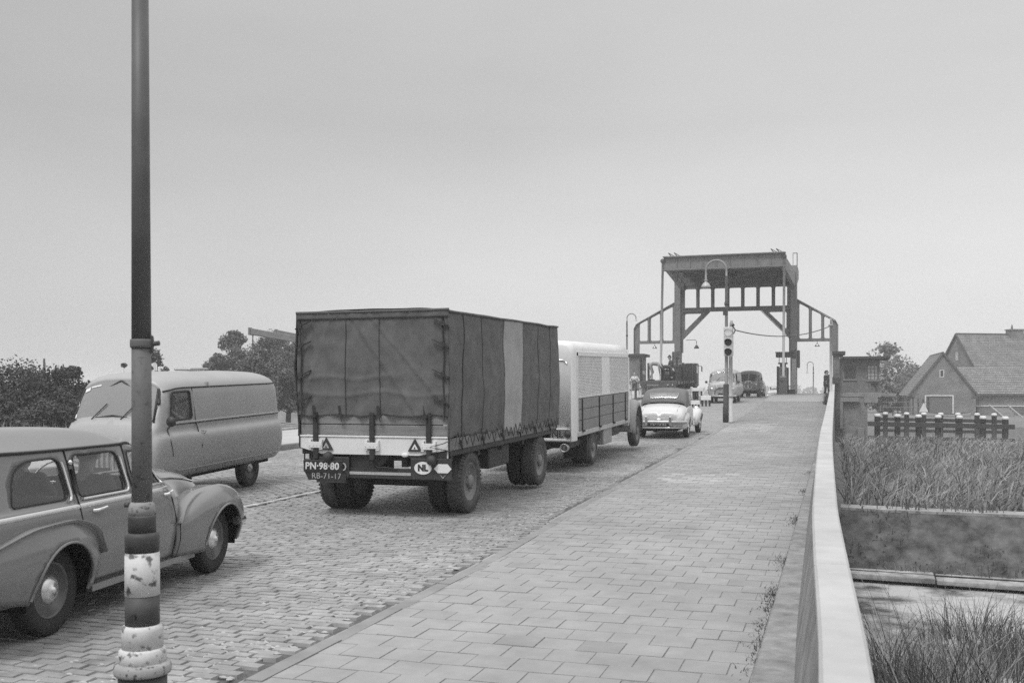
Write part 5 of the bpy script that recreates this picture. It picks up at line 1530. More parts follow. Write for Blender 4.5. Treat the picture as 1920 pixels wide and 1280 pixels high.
b = MB(); b.tube([(2.4,-.70,.52),(2.66,-.5,.52),(2.70,0,.52),(2.66,.5,.52),(2.4,.70,.52)], .04, 7); b.build('front_bumper', M_black, rv)
b = MB(); b.box(-.9,2.4,-.5,.5,.32,.55); b.build('underbody', M_dark, rv)
def small_car(name, label, loc, rz, paint, w=.74, group=None):
    c = thing(name, label, 'car', loc, rz, group)
    sst = [(-.75,[(.50,.40),(.60,.55),(.58,.68),(.45,.80),(.25,.86),(0,.88)]), (-.60,[(.62,.32),(w-.04,.55),(w-.05,.78),(.60,.92),(.35,1.0),(0,1.02)]), (-.1,[(w-.06,.28),(w,.55),(w-.02,.85),(.62,1.22),(.45,1.40),(0,1.46)]),
           (.7,[(w-.06,.27),(w,.55),(w-.02,.87),(.62,1.26),(.46,1.44),(0,1.51)]), (1.35,[(w-.06,.27),(w,.55),(w-.03,.87),(.60,1.20),(.44,1.36),(0,1.42)]), (1.85,[(w-.06,.28),(w-.02,.52),(w-.06,.80),(.56,.93),(.36,.98),(0,1.0)]),
           (2.7,[(w-.12,.30),(w-.06,.48),(w-.10,.68),(.48,.82),(.30,.88),(0,.90)]), (2.95,[(.45,.36),(.54,.48),(.50,.60),(.38,.70),(.22,.75),(0,.77)])]
    sh = Shell(sst)
    cc = {'side_window': sh.xt(rpoly([(-.05,.93),(1.45,.93),(1.25,1.28),(.15,1.30)], .06)), 'windscreen': rpoly([(1.80,.66),(1.80,1.04),(1.42,1.04),(1.42,.68)], .01), 'rear_arch': sh.xt(circ(0,.32,.35)), 'front_arch': sh.xt(circ(2.3,.32,.35)), 'rear_glass': rpoly([(-.45,.72),(-.45,1.04),(-.16,1.04),(-.16,.74)], .01)}
    bb, oo = sh.mesh(cc, cell=.12); sh.cap(bb, sh.x1); sh.cap(bb, sh.x0, front=False)
    bb.build('body', paint, c, dbl=.0005, solid=.02); glazing(sh, oo, ['side_window','windscreen','rear_glass'], c, M_glass)
    for s in (1,-1):
        b = MB(); b.ball((2.82, s*.52, .70), .10, 12, (.6,1,1)); b.build('headlight', M_chrome, c)
        for xx in (0,2.3): wheel(c, xx, s*(w-.12), .31, .16, M_black, cap_r=.09, side=s, n=24)
    b = MB(); b.tube([(2.80,-.70,.44),(3.02,-.5,.44),(3.05,0,.44),(3.02,.5,.44),(2.80,.70,.44)], .045, 7); b.build('front_bumper', M_chrome, c)
    b = MB(); b.box(-.6,2.8,-.5,.5,.24,.5); b.build('underbody', M_dark, c)
    return c
X1, _ = gx(1416, 87.5)
small_car('dark_saloon', 'dark saloon car half hidden behind the round nosed van', (X1, 89.2, road_z(88)-.01), -PI/2, mat('dark_car_paint', .05, rough=.25))
X2, _ = gx(1455, 103)
small_car('pale_saloon', 'pale saloon car just showing its roof over the crest of the bridge', (X2, 103.5, road_z(103)), -PI/2, mat('pale_car_paint', .5, rough=.3))

# ================================================================== flat lorry with stakes and its load on the left of the bridge
M_stake = mat('stake_timber', .045, rough=.85, var=.3); M_bed = mat('flatbed_paint', .075, rough=.7, var=.3)
M_crate = mat('crate_wood', .085, rough=.9, var=.35, scale=3); M_crate2 = mat('crate_wood_pale', .22, rough=.9, var=.3, scale=3)
FY = 58.8; fxR = gx(1268, FY)[0]; fxL = gx(1204, FY+.3)[0]; FW = (fxR-fxL)/2
fl = thing('flatbed_lorry', 'dark flat lorry with upright stakes loaded with crates on the bridge', 'truck', ((fxR+fxL)/2, FY, road_z(FY+2)-.01), 0, rx=.02)
b = MB(); b.box(-FW, FW, 0, 8.6, 1.22, 1.34); b.build('load_bed', M_bed, fl, bevel=.01)
b = MB(); b.box(-FW, FW, -.06, -.0, .90, 1.26); tb = b.build('tail_board', M_bed, fl, bevel=.01)
b = MB()
for i in range(9): b.box(-.66+.075*i, -.61+.075*i, -.066, -.060, 1.07, 1.13-.02*(i % 2))
b = b.build('worn_name_strip', M_letter2, tb); b['kind'] = 'stuff'
for x in (.55, .82):
    b = MB(); b.lathe([(.05,0),(.05,-.03),(0,-.035)], 10, (x,-.06,1.10), 'Y'); b.build('tail_lamp', M_letter2, fl, fix=True)
b = MB(); b.box(FW-.03, FW+.02, 0, 8.6, 1.12, 1.30); b.box(-FW-.02, -FW+.03, 0, 8.6, 1.12, 1.30); b.build('side_rail', M_lower, fl)
for i, y in enumerate((.12, 1.5, 2.6, 3.6, 4.5, 5.4, 6.4, 7.6, 8.4)):
    for s in ((1,-1) if i in (0,2,7) else (1,)):
        h = (2.95, 2.75, 2.9, 2.8, 2.85, 2.85, 2.9, 2.85, 2.9)[i]
        h = 1.34+(h-1.34)*(.85 if i == 0 else .68)
        b = MB(); b.box(s*(FW+.02)-.06, s*(FW+.02)+.06, y-.06, y+.06, 1.05, h); b.build('stake', M_stake, fl)
b = MB(); b.box(-.45,.45,.4,10.2,.70,.95); b.box(-FW+.1,FW-.1,.3,8.4,1.05,1.22); b.build('chassis', M_chassis, fl)
for y in (2.0, 9.6):
    for s in (1,-1):
        wheel(fl, s*(FW-.18), y, .46, .26, M_wheelp, side=s, hub=.1, rim_r=.6, n=24, turn=-PI/2)
cbm = MB(); cbm.box(-FW+.35, FW-.02, 8.8, 10.4, .85, 2.42); cabo = cbm.build('cab', mat('cab_paint', .12, rough=.5), fl, bevel=.1, seg=3)
for s in (1,-1):
    b = MB(); b.box(*sorted((s*(FW-.03), s*(FW-.005))), 9.1, 9.75, 1.75, 2.25); b.build('window', mat('pale_window', .55, rough=.2), cabo)
    b = MB(); b.bar((s*(FW-.0), 10.2, 2.25), (s*(FW+.2), 10.25, 2.2), .03, .03); b.box(s*(FW+.2)-.04, s*(FW+.2)+.04, 10.2, 10.23, 1.85, 2.2); b.build('mirror', M_black, fl)
b = MB(); b.box(-.5,.5,8.775,8.80,1.8,2.2); b.build('window', M_dark, cabo)
crates = 0
r2 = random.Random(11)
for (x, y, z, w, l, h, m, lab) in [
    (.72,2.3,1.34,.50,.85,.34,M_crate,'lower dark crate at the back of the flat lorry load'), (.72,2.3,1.68,.50,.85,.30,M_crate,'dark crate resting on the lowest crate of the lorry load'),
    (.18,2.5,1.34,.52,.80,.36,M_crate,'lower crate behind the stooping man'), (.18,2.5,1.70,.52,.80,.26,M_crate2,'brown crate stacked behind the stooping man'),
    (.71,2.35,1.98,.52,.85,.20,M_crate,'top crate of the stack under the leaning man'), (.18,2.45,1.96,.52,.80,.17,M_crate,'flat crate with two pale labels on top of the brown crate')]:
    c = thing('crate', lab, 'crate', (fl.location.x+x, FY+y, road_z(FY+2)+z+.02*y-.0), 0, 'crates on the flat lorry', rx=.02)
    b = MB(); b.box(-w/2, w/2, -l/2, l/2, 0, h); b.build('crate_body', m, c)
    for k in range(3):
        for face in (-1,):
            b = MB(); zz = h*(k+.08)/3; b.box(-w/2-.01, w/2+.01, -l/2-.02, -l/2, zz, zz+h*.28); b.build('slat', m, c)
    for s in (1,-1):
        b = MB(); b.box(s*(w/2-.05)-.035, s*(w/2-.05)+.035, -l/2-.035, -l/2-.02, .01, h-.01); b.build('batten', M_stake, c)
    if 'labels' in lab:
        for dx in (-.14,.13):
            b = MB(); b.box(dx-.10, dx+.10, -l/2-.041, -l/2-.036, .03, h-.04); b.build('paper_label', M_letter, c)
for i in range(6):
    y = 3.4+i*.85
    c = thing('covered_pallet', ['first dark banded bale beside the crates on the flat lorry', 'second banded bale from the crates on the flat lorry', 'third banded bale from the crates on the flat lorry', 'third banded bale back from the lorry cab', 'second banded bale back from the lorry cab', 'banded bale right behind the cab of the flat lorry'][i], 'bale', (fl.location.x, FY+y, road_z(FY+2)+1.34+.02*y), 0, 'banded bales on the flat lorry', rx=.02)
    h = .68+.10*math.sin(i*2.1)
    b = MB(); b.box(-.02, FW-.12, -.38, .38, 0, h); b.build('bale_body', M_crate if i % 2 else M_crate2, c, bevel=.10, seg=3)
    for z in (.2, .48):
        b = MB(); b.box(-.035, FW-.105, -.395, .395, z-.02, z+.02); b.build('band', M_stake, c)
bz = lambda y: road_z(FY+2)+1.345+.02*y
M_blue = mat('work_jacket', .07, rough=.9, var=.15); M_grey = mat('grey_overalls', .26, rough=.9, var=.15); M_ws = mat('white_shirt', .62, rough=.9, var=.08)
fxc = fl.location.x
person('man in a dark jacket leaning over the load of the flat lorry', dict(chest=(0,.12,1.26), neck=(0,.18,1.42), head=(-.02,.22,1.56), belly=(0,.06,1.08), shL=(-.20,.16,1.36), shR=(.20,.16,1.36), elL=(-.30,.22,1.08), wrL=(-.26,.42,.98), elR=(.34,.2,1.10), wrR=(.42,.36,.92)), (fxc+.35, FY+3.25, bz(2.9)-.20), 2.0, M_blue, M_trous, M_shoe, hat=M_cloth)
BEND = dict(pelvis=(0,-.05,.92), belly=(0,.10,1.0), chest=(0,.34,.98), neck=(0,.50,.92), head=(0,.60,.84), shL=(-.19,.44,.92), shR=(.19,.44,.92), elL=(-.22,.46,.66), wrL=(-.16,.50,.40), elR=(.22,.46,.66), wrR=(.16,.50,.40), hipL=(-.10,-.05,.90), hipR=(.10,-.05,.90), knL=(-.14,.02,.48), knR=(.12,.06,.48), anL=(-.18,-.10,.08), anR=(.16,-.06,.08))
person('man in pale overalls bending forward on the flat lorry', {**BEND, 'knL':(-.26,.08,.50), 'anL':(-.34,-.14,.08), 'knR':(.12,.04,.5), 'anR':(.20,.05,.08)}, (fxL+.42, FY+1.0, bz(1.0)), -1.45, M_grey, M_grey, M_shoe, face=(0,.7,-.7), hair=True)
person('man in dark clothes stooping beside the crates on the flat lorry', {**BEND, 'head':(0,.58,.78)}, (fxL+1.05, FY+1.5, bz(1.5)-.18), -1.2, M_blue, M_cloth, M_shoe, face=(0,.7,-.7), hat=M_cloth)
# ================================================================== lift bridge
M_steelb = mat('bridge_steel', .19, rough=.65, var=.18, scale=2.0, bump=.1, bscale=60)
M_steeld = mat('bridge_steel_dark', .09, rough=.7, var=.25, scale=2)
M_brick = brick_mat('pier_brick', .135, .22, var=.3)
M_stone = mat('pier_stone', .26, rough=.85, var=.2, scale=2)
M_slabd = mat('dark_coping', .06, rough=.8, var=.2)
BY = 84.0
br = thing('lift_bridge', 'steel lift bridge with portal frame and raised balance box spanning the road', 'bridge', (0, BY, 0))
XL0, XL1 = -12.66, -12.16           # left column
XR0, XR1 = -3.44, -2.94             # right column
ZD = walk_z(BY)
fnB = lambda u, v, h: (u, h, v)
for (x0, x1, top, inner) in ((XL0, XL1, 11.4, 1), (XR0, XR1, 11.75, -1)):
    b = MB(); b.box(x0, x1, -.45, .45, ZD-1.0, top)
    b.build('column', M_steelb, br, bevel=.02)
    b = MB()
    xi = (x1, x1+.16) if inner > 0 else (x0-.12, x0)
    b.box(xi[0], xi[1], -.12, .12, 4.9, top-.4); b.build('column_flange', M_steelb, br)
    for s in (-1, 1):
        b = MB()
        for z in [2.2+.32*i for i in range(28)]:
            for xx in (x0+.06, x1-.06): b.lathe([(.028,-.45),(.02,-.47),(0,-.475)], 6, (xx, 0, z), 'Y')
        if s < 0:
            q = b.build('rivets', M_steelb, br); q['kind'] = 'stuff'
    # foot with its tackle box
    b = MB(); cx = (x0+x1)/2
    b.box(x0-.22, x0-.02, -.30, .30, 3.6, 5.0) if inner > 0 else b.box(x1+.02, x1+.22, -.30, .30, 3.6, 5.0)
    b.build('guide_block', M_steeld, br, bevel=.03)
    b = MB(); b.box(cx-.17, cx+.17, -.475, -.452, 4.4, 5.0); b.build('hatch', M_steeld, br)
    b = MB(); b.prism([(cx-.26, ZD), (cx+.26, ZD), (cx+.18, 4.3), (cx-.10, 4.3)], -.62, -.46, fnB); b.build('guide_rail', M_dullmetal if inner < 0 else M_steelb, br, fix=True)
b = MB(); b.box(XR1-.02, XR1+.03, -.3, -.26, 11.75, 12.75); b.box(XR1-.32, XR1-.28, -.3, -.26, 11.75, 12.75); b.box(XR1-.32, XR1+.03, -.3, -.26, 12.70, 12.75); b.box(XR1-.02, XR1+.03, .2, .24, 11.75, 12.75); b.box(XR1-.02, XR1+.03, -.3, .24, 12.70, 12.75); b.build('service_rail', M_steeld, br)
# portal beam with six openings
zb0, zb1 = 8.32, 10.55
xa, xb = XL1+.17, XR0-.13
holes = []; nh = 7; pitch = (xb-xa)/nh
for i in range(nh):
    holes.append(rrect(xa+pitch*i+.14, xa+pitch*(i+1)-.14, zb0+.24, zb1-.42, .12, 4))
b = MB(); b.plate([(xa,zb0),(xb,zb0),(xb,zb1),(xa,zb1)], holes, -.06, .06, fnB); pb = b.build('portal_beam', M_steelb, br, fix=True)
b = MB(); b.box(xa, xb, -.22, .22, zb0-.06, zb0-.002); b.box(xa, xb, -.22, .22, zb1+.002, zb1+.06); b.box(xa, xb, -.14, -.062, zb0+.22, zb0+.28); b.build('beam_flange', M_steelb, pb)
for i in range(1, nh):
    b = MB(); b.box(xa+pitch*i-.03, xa+pitch*i+.03, -.20, -.061, zb0+.3, zb1-.1); b.build('stiffener', M_steelb, pb)
# knee braces
for (xc, dr) in ((xa-.15, 1), (xb+.11, -1)):
    tri = [(xc, 6.2-.25), (xc+dr*2.25, zb0-.06), (xc, zb0-.06)]
    hole = rpoly([(xc+dr*.30, 6.72), (xc+dr*1.68, zb0-.22), (xc+dr*.30, zb0-.22)], .14, 3)
    if dr < 0: tri = tri[::-1]; hole = hole[::-1]
    b = MB(); b.plate(tri, [hole], -.055, .055, fnB); kb_ = b.build('knee_brace', M_steelb, br, fix=True)
    b = MB(); b.bar((xc, 0, 5.9), (xc+dr*2.30, 0, zb0-.08), .40, .05, up=(dr,0,-1)); b.build('brace_flange', M_steelb, kb_)
# side wings stepping down to the brick piers
for dr, x_in, x_out in ((-1, XL0, -16.05), (1, XR1, .14)):
    zi0, zi1, zo1 = 4.9+1.05, 9.05, 7.35
    zi0 = 5.75
    L = abs(x_out-x_in)
    px_ = lambda t: x_in+dr*L*t
    leg = .42
    out = [(x_in, zi0), (px_(1-leg/L), zi0), (px_(1-leg/L), 4.85), (x_out, 4.85), (x_out, zo1-.35), (px_(1-.05), zo1-.08), (px_(1-.14), zo1+.08), (x_in, zi1)]
    hs = []
    for (t0, t1) in ((.06,.29), (.37,.595), (.675,.87)):
        zt = lambda t: zi1+(zo1-zi1)*t-.22
        hp = [(px_(t0), zi0+.18), (px_(t1), zi0+.18), (px_(t1), zt(t1)), (px_(t0), zt(t0))]
        hp = rpoly(hp, .13, 4)
        hs.append(hp if dr > 0 else hp[::-1])
    if dr < 0: out = out[::-1]
    b = MB(); b.plate(out, hs, -.055, .055, fnB); w_ = b.build('wing_frame', M_steelb, br, fix=True)
    b = MB(); b.box(*sorted((x_in, px_(1-leg/L)-.0)), -.20, .20, zi0-.06, zi0-.002)
    b.build('wing_flange', M_steelb, w_)
    b = MB(); pts = [(x_in, 0, zi1+.03), (px_(.84), 0, zo1+.15+.04), (px_(.95), 0, zo1-.03), (px_(1.0)+dr*.03, 0, zo1-.40), (px_(1.0)+dr*.03, 0, 4.86)]
    for p, q in zip(pts, pts[1:]): b.bar(p, q, .38, .05, up=(dr*.3,0,1) if p[2] > 6.95 and q[2] > 6.9 else (dr,0,0))
    b.build('wing_flange', M_steelb, w_)
    for t in (.34, .64):
        b = MB(); b.box(px_(t)-.03, px_(t)+.03, -.19, -.056, zi0+.05, zi1+(zo1-zi1)*t-.1); b.build('stiffener', M_steelb, w_)
    b = MB(); xx = px_(.5); b.tube([(xx,0,zi0-.05),(xx,0,zi0-.22)], .02, 6); b.lathe([(.20,-.46),(.17,-.36),(.06,-.25),(.05,-.2)], 12, (xx,0,zi0), 'Z'); b.build('hanging_lamp', M_dullmetal, br, fix=True)
b = MB(); x0 = XL1+.42; b.tube([(x0,-.1,5.95),(x0+.75,-.1,5.95),(x0+.85,-.1,5.85),(x0+.85,-.1,5.6)], .025, 6); b.lathe([(.22,-.3),(.19,-.2),(.06,-.02),(.05,0)], 12, (x0+.85,-.1,5.55), 'Z'); b.build('bracket_lamp', M_steeld, br, fix=True)
# balance frame with its box girder, reaching over the road towards the camera
ya = -14.0                               # front end
fx0 = gx(1246, BY+ya)[0]; fx1 = gx(1472, BY+ya)[0]
bx0, bx1 = XL1+.1, XR0+.25
zf = 9.95; zbk = 9.95
fr = MB(); fr.box(fx0, fx1, ya-.28, ya+.0, zf+.16, zf+.98)
fg = fr.build('front_girder', M_steelb, br)
b = MB(); b.box(fx0-.05, fx1+.05, ya-.50, ya+.2, zf+.98, zf+1.05); b.box(fx0-.05, fx1+.05, ya-.50, ya+.2, zf+.09, zf+.16); b.build('girder_flange', M_steelb, fg)
for i in range(1, 9):
    b = MB(); b.box(fx0+(fx1-fx0)*i/9-.02, fx0+(fx1-fx0)*i/9+.02, ya-.36, ya-.281, zf+.165, zf+.975); b.build('stiffener', M_steelb, fg)
for xf, xk in ((fx0+.18, bx0), (fx1-.18, bx1)):
    b = MB()
    vs = []
    for (y, x, z0, z1) in ((ya, xf, zf+.12, zf+.95), (0.4, xk, zbk+.10, zbk+1.25), (7.0, xk, zbk+1.45, zbk+2.2)):
        vs += [(x-.14,y,z0),(x+.14,y,z0),(x+.14,y,z1),(x-.14,y,z1)]
    b.add(vs, [(0,3,2,1),(8,9,10,11)]+[(i*4+k, i*4+(k+1)%4, i*4+4+(k+1)%4, i*4+4+k) for i in range(2) for k in range(4)])
    b.build('balance_arm', M_steelb, br, fix=True)
for y in (-10.5, -7.0, -3.5, -.6):
    t = (y-ya)/(-ya); b = MB(); b.box(fx0+(bx0-fx0)*t, fx1+(bx1-fx1)*t, y-.10, y+.10, zf+.35, zf+.80); b.build('cross_beam', M_steeld, br)
mid = (fx0+fx1)/2
for p, q in (((fx0+.3,ya),(mid,-7.0)),((mid,-7.0),(fx1-.3,ya)),((bx0+.2,-.5),(mid,-7.0)),((mid,-7.0),(bx1-.2,-.5))):
    b = MB(); b.bar((p[0],p[1],zf+.28), (q[0],q[1],zf+.28), .22, .14); b.build('diagonal_brace', M_steeld, br)
b = MB(); b.box(fx0+.3, fx1-.3, ya+.1, .0, zf+.84, zf+.88); b.build('deck_plate', mat('bounce_lit_steel', .34, rough=.7, var=.15), br)  # plate coloured paler to stand for light bounced up from the road
b = MB(); b.box(bx0-.1, bx1+.1, 5.2, 7.4, zbk+1.5, zbk+2.4); b.build('counterweight', M_steelb, br, bevel=.03)
for x in (fx0+.5, fx0+.9, fx1-.7, fx1-.35):
    b = MB(); b.bar((x, ya, zf+1.05), (x-.22, ya-.1, zf+1.32), .05, .05); b.bar((x+.25, ya, zf+1.05), (x-.22, ya-.1, zf+1.32), .04, .04); b.build('tie_lug', M_steeld, br)
# pull rods
for px0, px1, yb in ((1244, 1239, 1.2), (1471, 1469, 2.4)):
    xt = gx(px0, BY+ya)[0]; xb_ = gx(px1, BY+ya-.4)[0]
    b = MB(); b.tube([(xt, ya-.25, zf+.9), (xb_, ya-.6, ZD+yb-1.2)], .085, 8); b.build('pull_rod', mat('pull_rod_paint', .30, rough=.6), br)
    b = MB(); b.lathe([(.16,-.05),(.16,.05)], 12, (xt, ya-.33, zf+.75), 'Y'); b.build('rod_pin', M_steeld, br)
# brick piers and the bridge keeper's house
pl_ = thing('brick_pier', 'dark brick pier with flat coping under the left wing of the bridge', 'pier', (0, BY, 0))
b = MB(); b.box(-16.6, -15.35, -.9, 1.5, -4, 4.62); b.build('pier_body', M_brick, pl_)
b = MB(); b.box(-17.3, -15.05, -1.1, 1.7, 4.62, 4.84); b.build('coping', M_slabd, pl_, bevel=.02)
b = MB(); b.box(-17.9, -16.62, -.9, .2, 3.0, 3.4); b.build('bracket', M_slabd, pl_)
b = MB(); b.box(-17.6, -16.7, -.5, .3, 3.42, 3.9); b.build('sign_box', M_white, pl_)
b = MB(); b.box(-15.3, -15.1, -.6, -.4, 3.15, 3.45); b.build('wall_lamp', M_dullmetal, pl_)
pr_ = thing('brick_pier', 'brick pier with flat coping between parapet and bridge keeper house', 'pier', (0, BY, 0))
b = MB(); b.box(-.22, .30, -.9, 1.5, -4, 4.62); b.build('pier_body', M_brick, pr_)
b = MB(); b.box(-.34, .72, -1.1, 1.7, 4.62, 4.86); b.build('coping', M_slabd, pr_, bevel=.02)
b = MB(); b.box(.303, .55, -.6, .8, 4.45, 4.62); b.build('bracket', M_slabd, pr_)
kh = thing('bridge_keeper_house', 'small flat roofed brick bridge keeper house beside the bridge', 'house', (0, BY, 0))
hx0, hx1, hy0, hy1, hz0, hz1 = .31, 3.25, -.6, 4.4, 1.62, 4.25
w1 = (.64, 1.48, 2.68, 3.77); w2 = (2.32, 3.25, 2.62, 3.77)
b = MB(); b.plate([(hx0,hz0),(hx1,hz0),(hx1,hz1),(hx0,hz1)], [[(w1[0],w1[2]),(w1[1],w1[2]),(w1[1],w1[3]),(w1[0],w1[3])], [(w2[0],w2[2]),(w2[1]-.12,w2[2]),(w2[1]-.12,w2[3]),(w2[0],w2[3])]], hy0, hy0+.22, fnB)
b.build('front_wall', M_brick, kh, fix=True)
b = MB(); b.plate([(hy0+.221,hz0),(hy1,hz0),(hy1,hz1),(hy0+.221,hz1)], [[(hy0+.5,2.5),(hy0+1.9,2.5),(hy0+1.9,3.75),(hy0+.5,3.75)]], hx1-.22, hx1, lambda u, v, h: (h, u, v)); b.build('side_wall', M_brick, kh, fix=True)
b = MB(); b.box(hx0, hx0+.2, hy0+.221, hy1, hz0, hz1); b.box(hx0+.2, hx1-.221, hy1-.22, hy1, hz0, hz1); b.build('back_wall', M_brick, kh)
b = MB(); b.box(hx0+.02, hx1+.75, hy0-.65, hy1+.6, hz1+.002, hz1+.19); b.build('flat_roof', M_slabd, kh, bevel=.02)
M_wframe = mat('window_frame', .30, rough=.6)
for (x0, x1, z0, z1), cols, paper in ((w1, 3, False), ((w2[0], w2[1]-.12, w2[2], w2[3]), 3, True)):
    b = MB(); t = .05
    b.box(x0, x1, hy0+.02, hy0+.10, z0, z0+t); b.box(x0, x1, hy0+.02, hy0+.10, z1-t, z1); b.box(x0, x0+t, hy0+.02, hy0+.10, z0+t, z1-t); b.box(x1-t, x1, hy0+.02, hy0+.10, z0+t, z1-t)
    for i in range(1, cols): b.box(x0+(x1-x0)*i/cols-.02, x0+(x1-x0)*i/cols+.02, hy0+.03, hy0+.09, z0+t, z1-t)
    for i in range(1, 4 if paper else 3): b.box(x0+t, x1-t, hy0+.035, hy0+.085, z0+(z1-z0)*i/(4 if paper else 3)-.015, z0+(z1-z0)*i/(4 if paper else 3)+.015)
    w = b.build('window', M_steeld, kh)
    b = MB(); b.box(x0+t, x1-t, hy0+.055, hy0+.062, z0+t, z1-t); b.build('pane', mat('dark_pane', .05, rough=.08) if not paper else mat('bright_pane', .40, rough=.1), w)
    b = MB(); b.box(x0-.08, x1+.08, hy0-.08, hy0+.02, z0-.10, z0-.002); b.build('window_sill', M_stone, kh)
b = MB(); b.box(hx1-.10, hx1-.04, hy0+.5, hy0+1.9, 2.5, 3.75); b.build('window', mat('dark_pane', .05, rough=.08), kh)
b = MB(); b.box(hx0-.1, hx1+.15, hy0-.16, hy1+.1, 1.30, 1.62); b.box(hx1+.15, hx1+1.2, hy0+.2, hy1, 1.34, 1.58); b.box(hx0+.05, 1.75, hy0-.5, hy0-.16, .92, 1.25); b.build('floor_slab', M_stone, kh, bevel=.01)
b = MB(); b.box(hx0-.2, hx1-.9, hy0-.10, hy1-.5, -3.6, 1.30); b.build('basement_wall', brick_mat('basement_brick', .20, .26, var=.25), kh)
b = MB(); b.box(hx0+.0, hx0+.22, hy0-.48, hy0-.1, -1.2, 1.26); b.build('corbel', M_stone, kh)
b = MB(); b.box(2.1, 3.1, hy0-.3, hy0+.2, .85, 1.30); b.build('corbel', M_stone, kh)
b = MB(); b.box(.7, 1.2, hy0-1.0, hy0-.1, -2.5, -1.6); b.box(.6, 2.0, hy0-1.5, hy0-.1, -3.0, -2.5); b.box(1.6, 2.1, hy0-.7, hy0-.1, -2.2, -1.1); b.build('footing_block', M_stone, kh, bevel=.03)
b = MB(); b.tube([(2.75,hy0-.05,2.38),(2.9,hy0-.1,2.25),(3.0,hy0-.1,2.05),(2.95,hy0-.1,1.85)], .05, 6); b.box(2.6, 3.15, hy0-.14, hy0-.02, 2.34, 2.44); b.build('wall_fitting', M_slabd, kh)
b = MB(); b.box(-.45, .25, -1.5, -.92, 2.35, 2.85); b.build('switch_box', M_slabd, pr_, bevel=.02)

# signal cabinet with a canopy at the foot of the right column
CXs, _ = gx(1468, 79.5)
sc_ = thing('signal_cabinet', 'slim control cabinet with flat dark canopy standing on the pavement crest', 'cabinet', (CXs, 79.5, walk_z(79.5)))
b = MB(); b.prism([(-.40,0),(.34,0),(.30,2.05),(-.28,2.05)], -.3, .3, fnB); b.build('cabinet_body', mat('cabinet_paint', .17, rough=.6, var=.15), sc_, fix=True)
b = MB(); b.box(-.44, -.30, -.34, .2, 0, 2.1); b.box(.30, .42, -.2, .2, 0, 2.0); b.box(.2, .9, -.2, .3, 0, .35); b.build('cabinet_frame', M_slabd, sc_)
b = MB(); b.box(-.22, .22, -.2, .2, 2.05, 2.3); b.box(-.34, .34, -.28, .28, 2.27, 2.38); b.build('lamp_house', M_slabd, sc_)
b = MB(); b.box(-.30, -.24, -.04, .04, 2.38, 2.85); b.box(.22, .28, -.04, .04, 2.38, 2.85); b.build('canopy_post', M_dullmetal, sc_)
b = MB(); b.box(-.50, .80, -.5, .5, 2.78, 3.12); b.box(-.54, .84, -.54, .54, 3.12, 3.18); b.build('canopy', M_slabd, sc_)
b = MB(); b.lathe([(.16,-.31),(.16,-.36),(.10,-.37),(0,-.34)], 14, (.04,0,1.75), 'Y'); b.lathe([(.07,-.31),(.07,-.34),(0,-.345)], 10, (-.05,0,.95), 'Y'); b.build('dial', M_black, sc_, fix=True)
b = MB(); b.box(-.2,.25,-.315,-.302,1.25,1.36); b.build('name_plate', M_dullmetal, sc_)

# striped road barrier blocks and guard rail on the left of the bridge
gr = thing('guard_rail', 'white and dark striped guard rail along the left edge of the bridge road', 'railing', (0, 0, 0))
for i in range(16):
    y = 55+i*1.5; x = left_x(y)+1.6+.05*i
    b = MB(); z = road_z(y)
    b.box(x-.09, x+.09, y, y+1.42, z+.02, z+.26); b.build('rail_block', M_white if i % 2 else M_conc, gr, bevel=.02)
for i in range(9):
    y = 56+i*2.6; x = left_x(y)+.1; z = road_z(y)+.14
    b = MB(); b.box(x-.07, x+.07, y-.07, y+.07, z, z+1.05); b.build('rail_post', M_white if i % 2 else M_steeld, gr)
b = MB()
for z0 in (.62, 1.02):
    pts = [(left_x(56+i*2.6)+.1, 56+i*2.6, road_z(56+i*2.6)+.14+z0) for i in range(9)]
    b.tube(pts, .045, 6)
b.build('rail_tube', M_steelb, gr)
for k, (px0, px1, y, z0, z1) in enumerate(((1296,1312,55,.16,.38),(1314,1333,56.5,.34,.58),(1298,1318,60,.75,.95))):
    xa_, xb2 = gx(px0, y)[0], gx(px1, y)[0]
    bd = thing('barrier_board', ['low white barrier board just right of the coupe hood', 'white barrier board in front of the grey oncoming van', 'small white barrier board above the others by the flat lorry'][k], 'barrier', ((xa_+xb2)/2, y, road_z(y)), 0, 'white barrier boards')
    w = (xb2-xa_)/2
    b = MB(); b.box(-w, w, -.03, .03, z0, z1); b.build('board', M_white, bd, bevel=.01)
    b = MB()
    for s in (-.7, .0, .7): b.box(s*w-.05, s*w+.05, .031, .09, 0, z0+.1)
    b.build('legs', M_black, bd)
# people on the bridge
zf_ = lambda y: walk_z(y)
X, _ = gx(1190, 79); pz = road_z(79)+.14
person('man in a white shirt holding a round hat on the left footway', dict(elL=(-.36,.0,1.14), wrL=(-.12,.24,1.06), elR=(.36,.0,1.14), wrR=(.12,.24,1.06), anL=(-.16,-.03,.08), anR=(.16,-.03,.08), knL=(-.13,.02,.5), knR=(.13,.02,.5)), (X, 79, pz), PI, M_ws, M_trous, M_shoe, rolled=True, scale=1.02)
b = MB(); b.lathe([(.0,-.02),(.17,-.02),(.18,.0),(.10,.02),(.09,.10),(0,.12)], 16, (0,0,0), 'Y'); q = b.build('round_hat', M_slabd, None, fix=True); q.location = (X, 79-.30, pz+1.05); tag(q, 'dark round hat held in front of the man in white', 'hat')
b = MB(); b.box(-.42, .42, -.02, .02, .0, .34); q = b.build('white_placard', M_white, None, bevel=.01); q.location = (X+.05, 78.2, pz); tag(q, 'white board standing at the feet of the man in white shirt', 'sign')
M_coat = mat('long_coat', .04, rough=.9, var=.2)
X, _ = gx(1547.5, 80.5)
